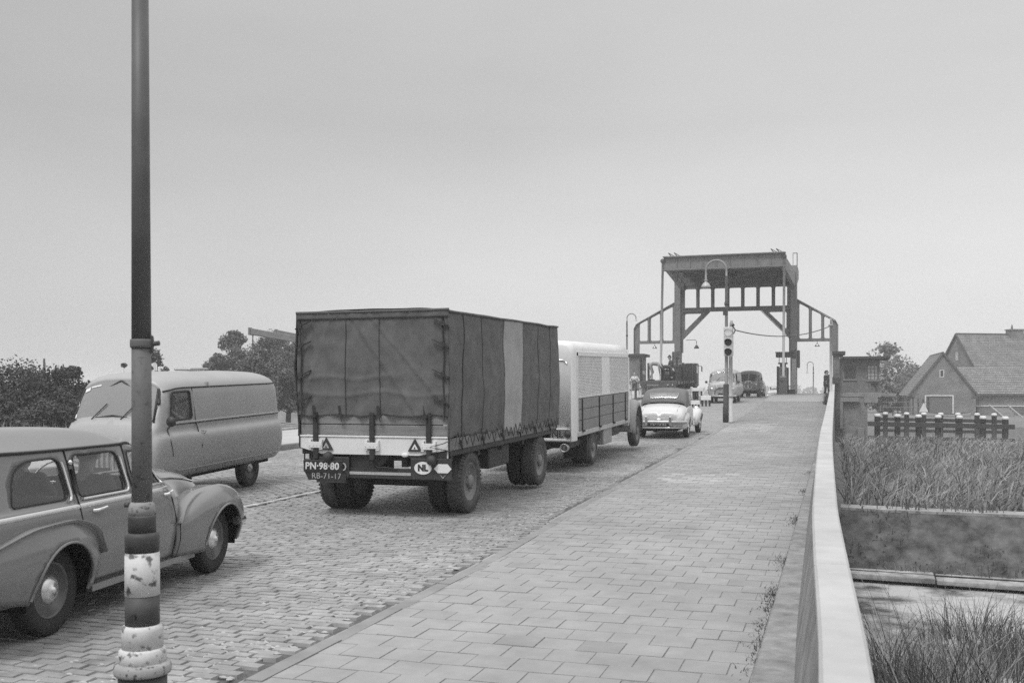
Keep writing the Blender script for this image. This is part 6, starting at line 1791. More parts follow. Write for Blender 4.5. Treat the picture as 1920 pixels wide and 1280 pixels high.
person('figure in a dark coat and hat nearest the roadway on the bridge crest', dict(elL=(-.24,.04,1.14), wrL=(-.14,.16,1.0), elR=(.24,.04,1.14), wrR=(.14,.16,1.0)), (X, 80.5, zf_(80.5)), -1.2, M_coat, M_coat, M_shoe, hat=M_coat, coat=True, scale=.98)
X, _ = gx(1554, 80.0)
person('person in a dark coat leaning by the parapet on the bridge crest', dict(elL=(-.26,.08,1.14), wrL=(-.18,.22,1.0), chest=(0,.05,1.3), neck=(0,.08,1.47), head=(0,.12,1.61)), (X, 80.0, zf_(80)), 1.9, M_coat, M_cloth, M_shoe, hat=M_coat, coat=True, scale=1.0)
# ================================================================== lamp post in the foreground
M_pole = mat('lamp_pole_dark', .085, rough=.55, var=.2, scale=5)
M_polel = mat('lamp_pole_grey', .125, rough=.7, var=.15, scale=4, spots=.02, spotv=.07, spotscale=40)
M_band_w = mat('worn_white_band', .58, rough=.75, var=.12, scale=8, spots=.14, spotv=.10, spotscale=24)
M_band_d = mat('worn_dark_band', .055, rough=.6, var=.3, scale=8)
LD = 4.62
def lp_pos(): return at(268, 1400, LD)
p0 = lp_pos()
lpz = walk_z(p0.y)-.012
lean = .0045
lpst = thing('lamp_post', 'tall banded lamp post with worn white rings close to the camera', 'lamp post', (p0.x, p0.y, lpz), 0)
zof = lambda py: EYE-(py-YH)/F*LD-lpz
def seg(name, py0, py1, w0, w1, m, prof=None, n=32):
    """a length of the post between two heights read off the photograph; widths in its pixels"""
    z0, z1 = zof(py0), zof(py1); r0, r1 = w0*LD/F/2, w1*LD/F/2
    b = MB(); b.lathe([(r0,z0),(r0+(r1-r0)*.5,(z0+z1)/2),(r1,z1)], n); return b.build(name, m, lpst)
segs = [('shaft',640,-60,35.5,30,M_pole),('shaft',940,645,37.0,35.5,M_polel),('shaft',-60,-1300,30,24,M_pole)]
for s in segs: seg(*s)
pr = [(49,965),(49,954),(46,946),(38,940)]
b = MB(); b.lathe([(w*LD/F/2, zof(y)) for w, y in pr], 32); b.build('collar', mat('collar_grey', .28, rough=.7, var=.2, spots=.15, spotscale=40), lpst)
b = MB(); b.lathe([(w*LD/F/2, zof(y)) for w, y in [(50,1002),(50,972),(51,968),(49,965)]], 32); b.build('neck', M_band_d, lpst)
b = MB(); b.lathe([(w*LD/F/2, zof(y)) for w, y in [(62,1034),(62,1006),(60,1000),(51,997)]], 32); b.build('dark_band', M_band_d, lpst)
b = MB(); b.lathe([(w*LD/F/2, zof(y)) for w, y in [(63.2,1114),(63,1075),(62.4,1034)]], 32); b.build('white_band', M_band_w, lpst)
b = MB(); b.lathe([(w*LD/F/2, zof(y)) for w, y in [(62.4,1172),(62,1114)]], 32); b.build('dark_band', M_band_d, lpst)
b = MB(); b.lathe([(w*LD/F/2, zof(y)) for w, y in [(75,1214),(75,1178),(72,1172),(64,1169)]], 32); b.build('white_band', M_band_w, lpst)
b = MB(); b.lathe([(w*LD/F/2, zof(y)) for w, y in [(85,1246),(86,1225),(84,1216),(76,1212)]], 32); b.build('white_band', M_band_w, lpst)
b = MB(); b.lathe([(w*LD/F/2, zof(y)) for w, y in [(86,1262),(101,1260),(104,1254),(104,1246),(98,1240),(84,1238)]], 32); b.build('base_ring', mat('ring_grey', .33, rough=.7, var=.2, spots=.15, spotscale=40), lpst)
b = MB(); b.lathe([(.14,.0),(.13,.02),(88*LD/F/2,.05),(88*LD/F/2, zof(1262))], 32); b.build('base', M_band_d, lpst)
dirc = Vector((ST, -CT, 0)); rgt = Vector((CT, ST, 0))
b = MB(); M = Matrix.Translation((0,0,0)) @ Matrix.Rotation(TH, 4, 'Z')
b.lathe([(40*LD/F/2, zof(652)),(41*LD/F/2, zof(648)),(41*LD/F/2, zof(640)),(40*LD/F/2, zof(636))], 24)
b.build('clamp', M_polel, lpst, fix=True)
b = MB(); c = rgt*.055
b.tube([c*.6+Vector((0,0,zof(646))), c*1.5+Vector((0,0,zof(643)))], .011, 8); b.prism([(.03,zof(664)),(.052,zof(658)),(.056,zof(643)),(.052,zof(630)),(.03,zof(624))], -.01, .01, lambda u, v, h: tuple(rgt*u+dirc*h+Vector((0,0,v)))); b.build('clamp_bolt', M_band_d, lpst, fix=True)
b = MB(); q = dirc*(62*LD/F/2)+rgt*(-.012)+Vector((0,0,zof(1150)))
b.tube([q-dirc*.01, q+dirc*.012], [.016,.012], 10); b.build('door_bolt', M_black, lpst)
b = MB(); q = -rgt*(24*LD/F)+Vector((0,0,zof(946))); b.tube([q, q-rgt*.02], .012, 6); b.build('lug', M_band_d, lpst)
lpst.rotation_euler = (0, -lean, TH*0)

# ================================================================== tall swan-neck lamps
M_lampgrey = mat('street_lamp_grey', .25, rough=.6, var=.12)
M_lampl = mat('street_lamp_pale', .30, rough=.6, var=.12)
def swan_lamp(label, px, Y, base, top_py, arm_px, m, sleeve=None, r=.06, shade=.16, drop=28):
    X, d = gx(px, Y)
    z0 = base(Y)
    t = thing('street_lamp', label, 'street lamp', (X, Y, z0), 0, 'swan neck street lamps')
    zt = EYE-(top_py-YH)*d/F-z0; w = arm_px*d/F; ra = abs(w)/2
    b = MB(); sx = math.copysign(1, w)
    b.tube([(0,0,0),(0,0,zt*.45),(0,0,zt-ra*1.6)], [r*1.05, r, r*.85], 10); b.build('pole', m, t)
    b = MB(); pts = [(0,0,zt-ra*1.6),(0,0,zt-ra)]+[(sx*(ra-ra*math.cos(a)), 0, zt-ra+ra*math.sin(a)) for a in [PI*i/12 for i in range(1,13)]]
    pts += [(w, 0, zt-ra-drop*d/F*.45)]
    b.tube(pts, r*.62, 8); b.build('swan_neck', m, t)
    b = MB(); zz = zt-ra-drop*d/F*.45
    b.lathe([(shade,zz-shade*1.55),(shade*.98,zz-shade*1.3),(shade*.7,zz-shade*.75),(shade*.3,zz-shade*.4),(shade*.28,zz-shade*.1),(shade*.5,zz),(shade*.2,zz+shade*.15)], 16, (w,0,0)); b.build('lamp_shade', mat('shade_enamel', .45, rough=.35), t, fix=True)
    b = MB(); b.lathe([(r*1.25,zt*.72),(r*1.25,zt*.74)], 10); b.box(-.12,.05,-.08,.08,zt*.66,zt*.70) if sleeve else None; b.build('joint_ring', M_slabd, t, fix=True)
    if sleeve:
        b = MB(); h = sleeve; b.lathe([(.135,0),(.135,h*.4),(.12,h*.42),(.115,h*.97),(.09,h)], 14); b.build('sleeve', M_slabd, t)
    return t
TLY = 38.6
sl1 = swan_lamp('tall swan neck street lamp behind the traffic signal', 1362, TLY+.1, walk_z, 487, -38, M_lampgrey, sleeve=1.45, r=.062, shade=.175, drop=40)
swan_lamp('small swan neck lamp beside the left brick pier', 1175.5, 80, lambda Y: road_z(Y)+.14, 588, 17, M_lampl, r=.07, shade=.10, drop=4)
swan_lamp('distant swan neck lamp beyond the crest right of the cabinet', 1525, 104, lambda Y: walk_z(Y)-.5, 678, -11, M_lampgrey, r=.06, shade=.12)
# traffic signal
X, d = gx(1370, TLY)
ts = thing('traffic_signal', 'three light traffic signal with pale head on a pale pole', 'traffic light', (X, TLY, walk_z(TLY)))
zz = lambda py: EYE-(py-YH)*d/F-walk_z(TLY)
b = MB(); b.tube([(0,0,0),(0,0,zz(668))], .072, 12); b.build('pole', mat('signal_pole', .46, rough=.6, var=.12), ts)
b = MB(); b.lathe([(.085,zz(745)),(.085,zz(741))], 12); b.lathe([(.11,0),(.08,.05)], 12); b.build('pole_ring', M_lampl, ts, fix=True)
b = MB(); b.box(-.245, .09, -.14, .16, zz(667), zz(613)); hd2 = b.build('signal_head', mat('signal_head_paint', .52, rough=.55, var=.08), ts, bevel=.03, seg=2)
lampm = bpy.data.materials.new('lit_signal_lens'); lampm.use_nodes = True
e_ = lampm.node_tree.nodes['Principled BSDF']; e_.inputs['Base Color'].default_value = (.6,.6,.6,1); e_.inputs['Emission Color'].default_value = (1,1,1,1); e_.inputs['Emission Strength'].default_value = .25
cxh = -.0775
for i, py in enumerate((623.5, 641.5, 659.5)):
    z = zz(py)
    b = MB(); b.lathe([(.135,-.142),(.125,-.165),(0,-.172)], 20, (cxh,0,z), 'Y'); b.build('signal_lens', lampm if i == 0 else M_black, hd2, fix=True)
    b = MB(); vs = []; n_ = 12
    for k in range(n_+1):
        a = R(15+150*k/n_); ca, sa = math.cos(a)*.145, math.sin(a)*.145
        vs += [(cxh+ca, -.14, z+sa), (cxh+ca, -.14-.16*math.sin(a)**.6, z+sa-.02)]
    b.add(vs, [(k*2, k*2+1, k*2+3, k*2+2) for k in range(n_)], True); b.build('visor', mat('signal_head_paint', .52), hd2, solid=.008)
    b = MB(); b.box(-.243, .088, -.145, -.141, z-.165, z-.160); b.build('joint', M_lampgrey, hd2)
b = MB(); b.lathe([(.07,zz(613)),(.07,zz(605)),(.05,zz(604)),(.05,zz(601))], 10, (.03,0,0)); b.build('cap', M_lampl, ts, fix=True)
b = MB(); b.tube([(.06,-.05,zz(610)),(.12,-.1,zz(614)),(.18,-.08,zz(619)),(.12,-.1,zz(626)),(.09,-.1,zz(622))], .022, 6); b.tube([(.1,-.1,zz(608)),(.14,-.1,zz(611))], .035, 6); b.build('cable_gland', M_black, ts)
# pole by the parapet and the cable that hangs between
X2, d2 = gx(1558, 52)
wp = thing('cable_pole', 'pale straight pole at the parapet holding the sagging cable', 'pole', (X2, 52, walk_z(52)))
b = MB(); zt = EYE-(596-YH)*d2/F-walk_z(52)
b.tube([(0,0,0),(0,0,zt-.35)], .07, 10); b.build('pole', mat('cable_pole_paint', .42, rough=.6, var=.1), wp)
b = MB(); b.tube([(0,0,zt-.35),(0,0,zt)], .045, 8); b.lathe([(.12,zt-.42),(.12,zt-.34),(.06,zt-.30)], 10); b.build('insulator', M_lampgrey, wp, fix=True)
a = Vector((X+.16, TLY-.08, walk_z(TLY)+zz(619))); c = Vector((X2, 52, walk_z(52)+zt-.38)); pts = []
for i in range(25):
    t = i/24; p = a.lerp(c, t); p.z -= .40*4*t*(1-t)*.9; pts.append(p)
b = MB(); b.tube(pts, .022, 6); tag(b.build('sagging_cable', M_steeld), 'dark cable sagging from the traffic signal to the pale pole', 'cable')
# ================================================================== vegetation
def leaf_mat(name, v, var=.45):
    if name in _mats: return _mats[name]
    m = mat(name, v, rough=.7, var=var, scale=.9, spec=.25)
    return m
M_leaf = leaf_mat('bush_leaf', .075); M_leaf2 = leaf_mat('tree_leaf', .125); M_leaf3 = leaf_mat('hazed_tree_leaf', .20)  # tree leaves coloured paler for distance haze, the far ones most
M_bark = mat('bark', .06, rough=.95, var=.3, scale=10)
M_reed = mat('reed_blade', .15, rough=.7, var=.45, scale=1.5); M_reedd = mat('reed_dry', .27, rough=.8, var=.3, scale=2); M_reedn = mat('near_reed', .075, rough=.6, var=.4, scale=3)
def leafball(b, rnd, c, r, n, size, flat=.8):
    for _ in range(n):
        while True:
            p = Vector((rnd.uniform(-1,1), rnd.uniform(-1,1), rnd.uniform(-1,1)))
            if .25 < p.length < 1: break
        p = Vector((p.x*r, p.y*r, p.z*r*flat))+Vector(c)
        s = size*rnd.uniform(.6,1.4)
        d = Vector((rnd.gauss(0,1), rnd.gauss(0,1), rnd.gauss(0,.6))).normalized()
        u = d.cross(Vector((rnd.gauss(0,1), rnd.gauss(0,1), rnd.gauss(0,1)))).normalized()
        b.add([p-d*s*.5, p+u*s*.32, p+d*s*.6, p-u*s*.32], [(0,1,2,3)])
def tree(name, label, cat, pos, h, w, clumps, leaves, size, m, seed, trunk=.2, low=.25, group=None, shape=None):
    rnd = random.Random(seed)
    t = thing(name, label, cat, pos, 0, group)
    b = MB(); b.tube([(0,0,-.5),(.02*h,0,h*.3),(.0,.01*h,h*.55),(.02*h,0,h*.8)], [trunk, trunk*.75, trunk*.5, trunk*.15], 8)
    cr = MB()
    for i in range(clumps):
        f = rnd.random(); z = h*(low+(1-low)*f)
        prof = (math.sin(PI*min(1, max(0, f*.86+.14)))**.6) if shape is None else shape(f)
        a = rnd.random()*2*PI; rr = w/2*prof*math.sqrt(rnd.random())*.92
        c = (rr*math.cos(a), rr*math.sin(a), z-.12*h*(rr/(w/2))**2)
        b.tube([(0,0,max(.1,c[2]*.55)), (c[0]*.5,c[1]*.5,c[2]*.82), c], [trunk*.25, trunk*.14, trunk*.05], 5)
        r = w*rnd.uniform(.07,.18)
        leafball(cr, rnd, c, r, leaves, size)
    b.build('trunk', M_bark, t)
    o = cr.build('crown', m, t); o['kind'] = 'stuff'
    return t
# dark bushes behind the estate car at the left
i = 0
for (px, py, d, w, h, lab) in [(40,690,42,6.4,3.9,'dark bush at the left edge behind the estate car'),(118,683,44,5.2,4.2,'tallest dark bush left of the grey van'),(168,718,45,3.2,3.2,'small dark bush beside the windscreen of the grey van'),(0,742,38,3.6,2.9,'low dark bush in front at the left edge'),(-60,690,44,7,4.2,'dark bush reaching out of the left edge'),(90,760,37,4.5,2.2,'low dark bush just above the estate car roof')]:
    p = at(px, py, d); g = -.9; hh = p.z-g
    tree('bush', lab, 'bush', (p.x, p.y, g), hh-.25, w, 40, 420, .115, M_leaf, 20+i, trunk=.08, low=.05, group='dark bushes on the left bank'); i += 1
b = MB(); rnd = random.Random(5)
for _ in range(500):
    p = at(rnd.uniform(-60, 330), 800, rnd.uniform(30, 37)); z = -.5
    a = rnd.random()*6.28; h = rnd.uniform(.7,1.35); bend = rnd.uniform(.1,.5)
    pts = [Vector((p.x, p.y, z)), Vector((p.x+bend*.3*math.cos(a), p.y+bend*.3*math.sin(a), z+h*.6)), Vector((p.x+bend*math.cos(a), p.y+bend*math.sin(a), z+h))]
    w = .018; s = Vector((-math.sin(a), math.cos(a), 0))*w
    b.add([pts[0]-s, pts[0]+s, pts[1]+s, pts[1]-s, pts[2]], [(0,1,2,3),(3,2,4)])
b.build('bank_grass', M_reedd)['kind'] = 'stuff'
def ttree(px, py, d, w, lab, seed, m=M_leaf2, clumps=80, leaves=230, size=.19, ground=-.5, low=.2, group=None, name='tree', trunk=.22):
    p = at(px, py, d); return tree(name, lab, 'tree', (p.x, p.y, ground), p.z-ground, w, clumps, leaves, size, m, seed, low=low, group=group, trunk=trunk)
G1 = 'leafy trees behind the trailer at the left'
ttree(440, 630, 92, 6.2, 'leftmost rounded leafy tree under the end of the balance beams', 31, group=G1)
ttree(510, 634, 96, 6.5, 'leafy tree behind the hanging chains', 32, group=G1)
ttree(565, 645, 98, 6, 'leafy tree partly hidden behind the canvas trailer', 33, group=G1)
ttree(408, 668, 90, 3.2, 'small leafy tree at the left foot of the rounded trees', 34, clumps=44, group=G1)
ttree(475, 672, 80, 4.2, 'lower leafy tree in front of the rounded trees', 36, clumps=40, group=G1)
ttree(540, 690, 76, 4.4, 'low bushy tree beside the trailer corner', 37, clumps=40, group=G1)
ttree(293, 655, 62, 2.2, 'thin crowned tree showing above the grey van right of the lamp post', 38, clumps=22, leaves=60, size=.2, trunk=.07, low=.5)
ttree(234, 683, 62, 1.4, 'small tree tip above the grey van left of the lamp post', 39, clumps=12, leaves=50, size=.2, trunk=.06, low=.6)
G2 = 'pale distant trees behind the keeper house'
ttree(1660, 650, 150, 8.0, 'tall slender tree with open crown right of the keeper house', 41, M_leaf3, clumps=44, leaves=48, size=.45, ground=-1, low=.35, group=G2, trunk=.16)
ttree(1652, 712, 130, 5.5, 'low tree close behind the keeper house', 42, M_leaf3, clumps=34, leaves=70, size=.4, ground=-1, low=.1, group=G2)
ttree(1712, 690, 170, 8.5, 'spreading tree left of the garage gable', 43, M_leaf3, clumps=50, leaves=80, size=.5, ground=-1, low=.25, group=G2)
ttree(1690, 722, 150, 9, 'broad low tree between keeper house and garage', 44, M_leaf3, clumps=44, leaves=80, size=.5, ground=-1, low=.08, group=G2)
# far woods on the horizon as one mass
b = MB(); rnd = random.Random(9)
for k in range(420):
    px = rnd.uniform(-400, 2300); d = rnd.uniform(420, 800)
    p = at(px, 733, d); h = rnd.uniform(3.5, 7.5)*(1.0 if px > 1400 else .8)
    if -13 < p.x < 3 and p.y < 500: continue
    leafball(b, rnd, (p.x, p.y, -1+h*.5), h*.75, 42, 2.6, flat=.75)
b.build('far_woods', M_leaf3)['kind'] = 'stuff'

# ------------------------------------------------------------------ reeds
def blade(b, rnd, x, y, z, h, w, lean, segs=3, az=None):
    a = rnd.random()*2*PI if az is None else az
    dx, dy = math.cos(a), math.sin(a); sx, sy = -dy*w/2, dx*w/2
    fa = rnd.random()*PI; sx, sy = math.cos(fa)*w/2, math.sin(fa)*w/2
    vs = []
    for i in range(segs+1):
        t = i/segs; o = lean*t**2.2; zz = z+h*(t-.22*lean/h*t**4 if h > 0 else t); k = 1-t*.85
        vs += [(x+dx*o-sx*k, y+dy*o-sy*k, zz), (x+dx*o+sx*k, y+dy*o+sy*k, zz)]
    b.add(vs, [(i*2, i*2+1, i*2+3, i*2+2) for i in range(segs)])
rnd = random.Random(15)
b = MB(); b2 = MB()
N_ = 0
while N_ < 21000:
    y = 26.5+rnd.random()**1.25*43; d = y
    x = rnd.uniform(.25, 4+.62*y)
    if y < bank_y(min(x,40))+3.1: continue
    z = -1.42; h = rnd.uniform(.55, 1.15)*(1.0-.45*max(0,(y-45)/25))*(.85+.3*noise.noise(Vector((x*.25, y*.25, 0))))
    patch = noise.noise(Vector((x*.35, y*.3, 5))); h *= 1+.5*noise.noise(Vector((x*1.1, y*.8, 9)))
    bb = b2 if patch+rnd.gauss(0,.25) > .12 else b
    blade(bb, rnd, x, y, z, h, rnd.uniform(.025,.05)*(1+y/60), rnd.uniform(.1,1.1), 3, az=rnd.uniform(-3.1,3.1) if rnd.random() < .45 else rnd.gauss(.2, .9))
    N_ += 1
b.build('reed_bed', M_reed)['kind'] = 'stuff'; b2.build('pale_reed_bed', M_reedd)['kind'] = 'stuff'
# clumps in the pond, close to the camera
def clump(label, cx, cy, r, n, hmin, hmax, m, seed, z=WATER-.1, wmin=.012, wmax=.030):
    rn = random.Random(seed); t = thing('reed_clump', label, 'reeds', (cx, cy, z), 0, 'reed clumps in the pond'); n = int(n*2.2)
    b = MB(); b2 = MB()
    for k in range(n):
        a = rn.random()*6.28; q = r*math.sqrt(rn.random())
        h = rn.uniform(hmin, hmax)*(1-.35*(q/r)**2)
        blade(b if rn.random() < .75 else b2, rn, q*math.cos(a), q*math.sin(a), 0, h, rn.uniform(wmin, wmax), rn.uniform(.2,1.15)*h*.7, 5, az=a+rn.gauss(0,.9))
    q = b.build('blades', m, t); q['kind'] = 'stuff'; q = b2.build('dry_blades', M_reedd, t); q['kind'] = 'stuff'
p = at(1760, 1300, 11.2); clump('largest reed clump at the bottom right beside the parapet', p.x, p.y, 1.1, 420, 1.0, 2.6, M_reedn, 51)
p = at(1885, 1270, 11.8); clump('reed clump cut by the right edge of the picture', p.x, p.y, 1.0, 330, .9, 2.3, M_reedn, 52)
p = at(1665, 1170, 15.0); clump('small reed clump against the parapet before the ledge', p.x, p.y, .7, 150, .5, 1.5, M_reedn, 53)
p = at(1830, 1120, 17.5); clump('reed clump with long bent blades below the stained bank', p.x, p.y, .9, 110, .6, 1.25, M_reedn, 54)
p = at(1960, 1150, 16.0); clump('sparse reed clump right of the bent blades', p.x, p.y, 1.3, 200, .5, 1.1, M_reedn, 55)
p = at(1700, 1340, 9.6); clump('reed clump nearest the camera at the bottom edge', p.x+.2, p.y, .7, 200, .6, 1.35, M_reedn, 56)
# weeds on bank face and along the pavement edge
b = MB(); rn = random.Random(61)
for _ in range(1500):
    x = .2+rn.random()**1.1*18; t = rn.random()
    y = bank_y(x)+.55+1.75*t; z = -2.42+1.2*t
    if noise.noise(Vector((x*.6, y*.9, 2))) < .02: continue
    blade(b, rn, x, y, z-.02, rn.uniform(.05,.22), rn.uniform(.02,.06), rn.uniform(.03,.14), 2, az=-1.5+rn.gauss(0,.9))
for _ in range(2600):
    x = .2+rn.random()*24; k = rn.random()
    if noise.noise(Vector((x*.8, 4, 2))) < -.08+.2*rn.random(): continue
    if k < .6: y, z, h, az = bank_y(x)+2.3+rn.random()*.7, -1.16, rn.uniform(.06,.40), -1.57+rn.gauss(0,.8)
    else: y, z, h, az = bank_y(x)+.50+rn.random()*.15, -2.40, rn.uniform(.05,.28), rn.uniform(-3.1,3.1)
    blade(b, rn, x, y, z, h, rn.uniform(.015,.045), rn.uniform(.05,.40)*h*2, 3, az=az)
b.build('bank_weeds', M_reed)['kind'] = 'stuff'
b = MB(); rn = random.Random(62)
for _ in range(60):
    y0 = rn.choice([6.3, 7.1, 8.0, 8.4, 9.8, 10.4, 12.9, 13.4, 16.5, 20])+rn.gauss(0,.22); k = rn.randint(8, 26)
    for _k in range(k):
        blade(b, rn, WALK_R-.01-abs(rn.gauss(0,.045)), y0+rn.gauss(0,.14), walk_z(y0)-.012, rn.uniform(.012,.05), rn.uniform(.005,.011), rn.uniform(.01,.05), 2)
b.build('pavement_weeds', mat('weed', .06, rough=.8, var=.4))['kind'] = 'stuff'
b = MB()
for _ in range(160):
    y0 = 55+rn.random()*12; blade(b, rn, -.42-abs(rn.gauss(0,.10)), y0, walk_z(y0), rn.uniform(.1,.5), rn.uniform(.03,.07), rn.uniform(.05,.25), 2)
b.build('parapet_weeds', mat('weed', .06))['kind'] = 'stuff'
# ================================================================== timber fender in the canal
M_pile = mat('wet_timber', .085, rough=.9, var=.35, scale=3, bump=.4, bscale=15, stretch=(3,3,.6))
M_wale = mat('dark_waling', .040, rough=.85, var=.3, scale=2, stretch=(.5,3,3))
M_capw = mat('white_pile_cap', .72, rough=.7, var=.1)
def pile_row(label, pxs, py_cap, py_w, d0, d1, dz, back):
    t = thing('timber_fender', label, 'fender', (0,0,0), 0, 'timber fenders in the canal')
    n = len(pxs); tops = []
    for i, px in enumerate(pxs):
        d = d0+(d1-d0)*i/(n-1); p = at(px, py_cap[0]+(py_cap[1]-py_cap[0])*i/(n-1), d); tops.append(p)
        ln = (random.random()-.5)*.06
        b = MB(); b.tube([(p.x+ln, p.y, -4.2), (p.x, p.y, p.z-.1)], .215, 10); q = b.build('pile', M_pile, t)
        b = MB(); b.lathe([(.225,-.20),(.235,-.14),(.23,-.05),(.17,.02),(0,.04)], 12, (p.x, p.y, p.z)); b.build('pile_cap', M_capw, q)
    for (py0, py1, w, h) in py_w:
        a = at(pxs[0]-18, py0, d0-.35*(1 if not back else -1)); c = at(pxs[-1]+18, py1, d1-.35*(1 if not back else -1))
        b = MB(); b.bar(a, c, .22, h); b.build('waling', M_wale, t, bevel=.02)
pile_row('front row of white capped timber piles with two long walings', [1645,1683,1722,1759,1799,1843,1885], (776,781), [(794,800,.2,.34),(820,826,.2,.30)], 76, 72, 0, False)
pile_row('rear row of white capped timber piles behind the first', [1660,1700,1732,1764,1796,1832,1864], (773,775), [(785,790,.2,.30),(806,810,.2,.26)], 92, 88, 0, True)
# ================================================================== houses beyond the canal
M_hb = brick_mat('house_brick', .17, .26, var=.22); M_tile = brick_mat('roof_tile', .20, .12, .24, .20, axis='YZ', msize=.03, var=.22, big=.10, bump=.6); M_tilex = brick_mat('annex_tile', .20, .12, .24, .20, axis='XZonly', msize=.03, var=.22, big=.10, bump=.6); M_tiled = mat('roof_tile_edge', .10, rough=.8)
M_wf = mat('white_frame', .68, rough=.6); M_door = mat('garage_door', .15, rough=.7, var=.1, stretch=(6,1,.4)); M_pane = mat('dark_pane', .05, rough=.08)
def gable_house(root, W, L, eave, ridge, wall_m, over=.35, courses=16, gable=True, name_prefix=''):
    """local: x across the gable, y along the ridge, origin at the front gable's middle on the ground"""
    fn = lambda u, v, h: (u, h, v)
    parts = {}
    for s in (1, -1):
        b = MB(); ang = math.atan2(ridge-eave, W/2); sl = math.hypot(W/2+over, (ridge-eave)*(1+over/(W/2)))
        n = courses; vs = []
        for i in range(n):
            for e, up in ((0, .05), (1, .0)):
                t = (i+e)/n; x = s*(W/2+over)*(1-t); z = ridge-(ridge-eave)*(1+over/(W/2))*(1-t)+.06+up
                vs += [(x, -over*.6, z), (x, L+over*.6, z)]
        b.add(vs, [((2*i)*2, (2*i)*2+1, (2*i+1)*2+1, (2*i+1)*2) for i in range(n)]+[((2*i+1)*2, (2*i+1)*2+1, (2*i+2)*2+1, (2*i+2)*2) for i in range(n-1)])
        r = b.build('roof', M_tile, root, fix=False, solid=.05); parts['roof%d' % s] = r
        x0 = s*(W/2+over); z0 = eave-(ridge-eave)*over/(W/2)
        for y in (-over*.6-.03, L+over*.6+.03):
            b = MB(); b.bar((x0, y, z0+.02), (0, y, ridge+.08), .06, .20, up=(0,0,1)); b.build('barge_board', M_tiled, r)
        b = MB(); b.bar((x0+s*.05, -over*.6, z0+.0), (x0+s*.05, L+over*.6, z0+.0), .12, .12); b.build('gutter', M_tiled, r)
    b = MB(); b.tube([(0,-over*.6,ridge+.10),(0,L+over*.6,ridge+.10)], .10, 7); b.build('ridge_tiles', M_tiled, parts['roof1'])
    for s in (1,-1):
        b = MB(); b.box(*sorted((s*(W/2-.2), s*W/2)), .2, L, -1.5, eave); b.build('wall', wall_m, root)
    return parts
g0 = at(1768, 777, 117); gz = -.95
gar = thing('garage', 'brick garage with steep gable and dark door framed in white', 'garage', (g0.x, g0.y, gz), R(2))
W, EV, RD = 7.0, 2.45, 7.05
fn = lambda u, v, h: (u, h, v)
dw0, dw1, dh = -1.95, 1.15, 2.25
hole = [(dw0,-.0),(dw1,-.0),(dw1,dh),(dw0,dh)]; win = [(-.36,4.3),(.12,4.3),(.12,5.15),(-.36,5.15)]
b = MB(); b.plate([(-W/2,-1.2),(W/2,-1.2),(W/2,EV),(.0,RD),(-W/2,EV)], [hole, win], 0, .2, fn); b.build('gable_wall', M_hb, gar, fix=True)
b = MB(); b.plate([(-W/2,-1.2),(W/2,-1.2),(W/2,EV),(.0,RD),(-W/2,EV)], [], 11.0, 11.2, fn); b.build('rear_gable', M_hb, gar, fix=True)
gable_house(gar, W, 11.2, EV, RD, M_hb, over=.3, courses=18)
b = MB(); b.box(dw0+.12, dw1-.12, .08, .14, 0, dh-.12); b.build('garage_door', M_door, gar)
b = MB(); b.box(dw0, dw0+.14, -.03, .1, 0, dh); b.box(dw1-.14, dw1, -.03, .1, 0, dh); b.box(dw0+.14, dw1-.14, -.03, .1, dh-.13, dh); b.build('door_frame', M_wf, gar)
b = MB(); b.box(-.36,-.28,-.03,.12,4.3,5.15); b.box(.04,.12,-.03,.12,4.3,5.15); b.box(-.28,.04,-.03,.12,5.07,5.15); b.box(-.28,.04,-.03,.12,4.3,4.38); w = b.build('window', M_wf, gar)
b = MB(); b.box(-.28,.04,.05,.06,4.38,5.07); b.build('pane', M_pane, w)
for s in (1,-1):
    b = MB(); b.box(*sorted((s*(W/2-.5), s*(W/2+.42))), -.06, .5, EV-.55, EV-.25); b.build('eave_box', M_tiled, gar)
h0 = at(1795, 777, 128)
hs = thing('dwelling_house', 'large tiled roof house with chimney behind the garage at the right edge', 'house', (h0.x, h0.y, gz), R(-62))
# ridge runs to the right; local y is along the ridge
W2, EV2, RD2, L2 = 10.0, 4.2, 9.85, 22.0
b = MB(); win2 = [(-.30,6.6),(.15,6.6),(.15,7.6),(-.30,7.6)]
b.plate([(-W2/2,-1.2),(W2/2,-1.2),(W2/2,EV2),(0,RD2),(-W2/2,EV2)], [win2], 0, .25, fn); b.build('gable_wall', M_hb, hs, fix=True)
b = MB(); b.box(-.30,-.22,-.03,.12,6.6,7.6); b.box(.07,.15,-.03,.12,6.6,7.6); b.box(-.22,.07,-.03,.12,7.52,7.6); b.box(-.22,.07,-.03,.12,6.6,6.68); w = b.build('window', M_wf, hs); b = MB(); b.box(-.22,.07,.05,.06,6.68,7.52); b.build('pane', mat('bright_pane', .40, rough=.1), w)
pp = gable_house(hs, W2, L2, EV2, RD2, M_hb, over=.35, courses=26)
b = MB(); b.box(-.55,.55,7.2,9.0,RD2-.9,RD2+.75); b.box(-.65,.65,7.1,9.1,RD2+.60,RD2+.72); b.lathe([(.12,RD2+.75),(.10,RD2+1.3)], 8, (0,7.7,0)); b.build('chimney', M_hb, pp['roof1'])
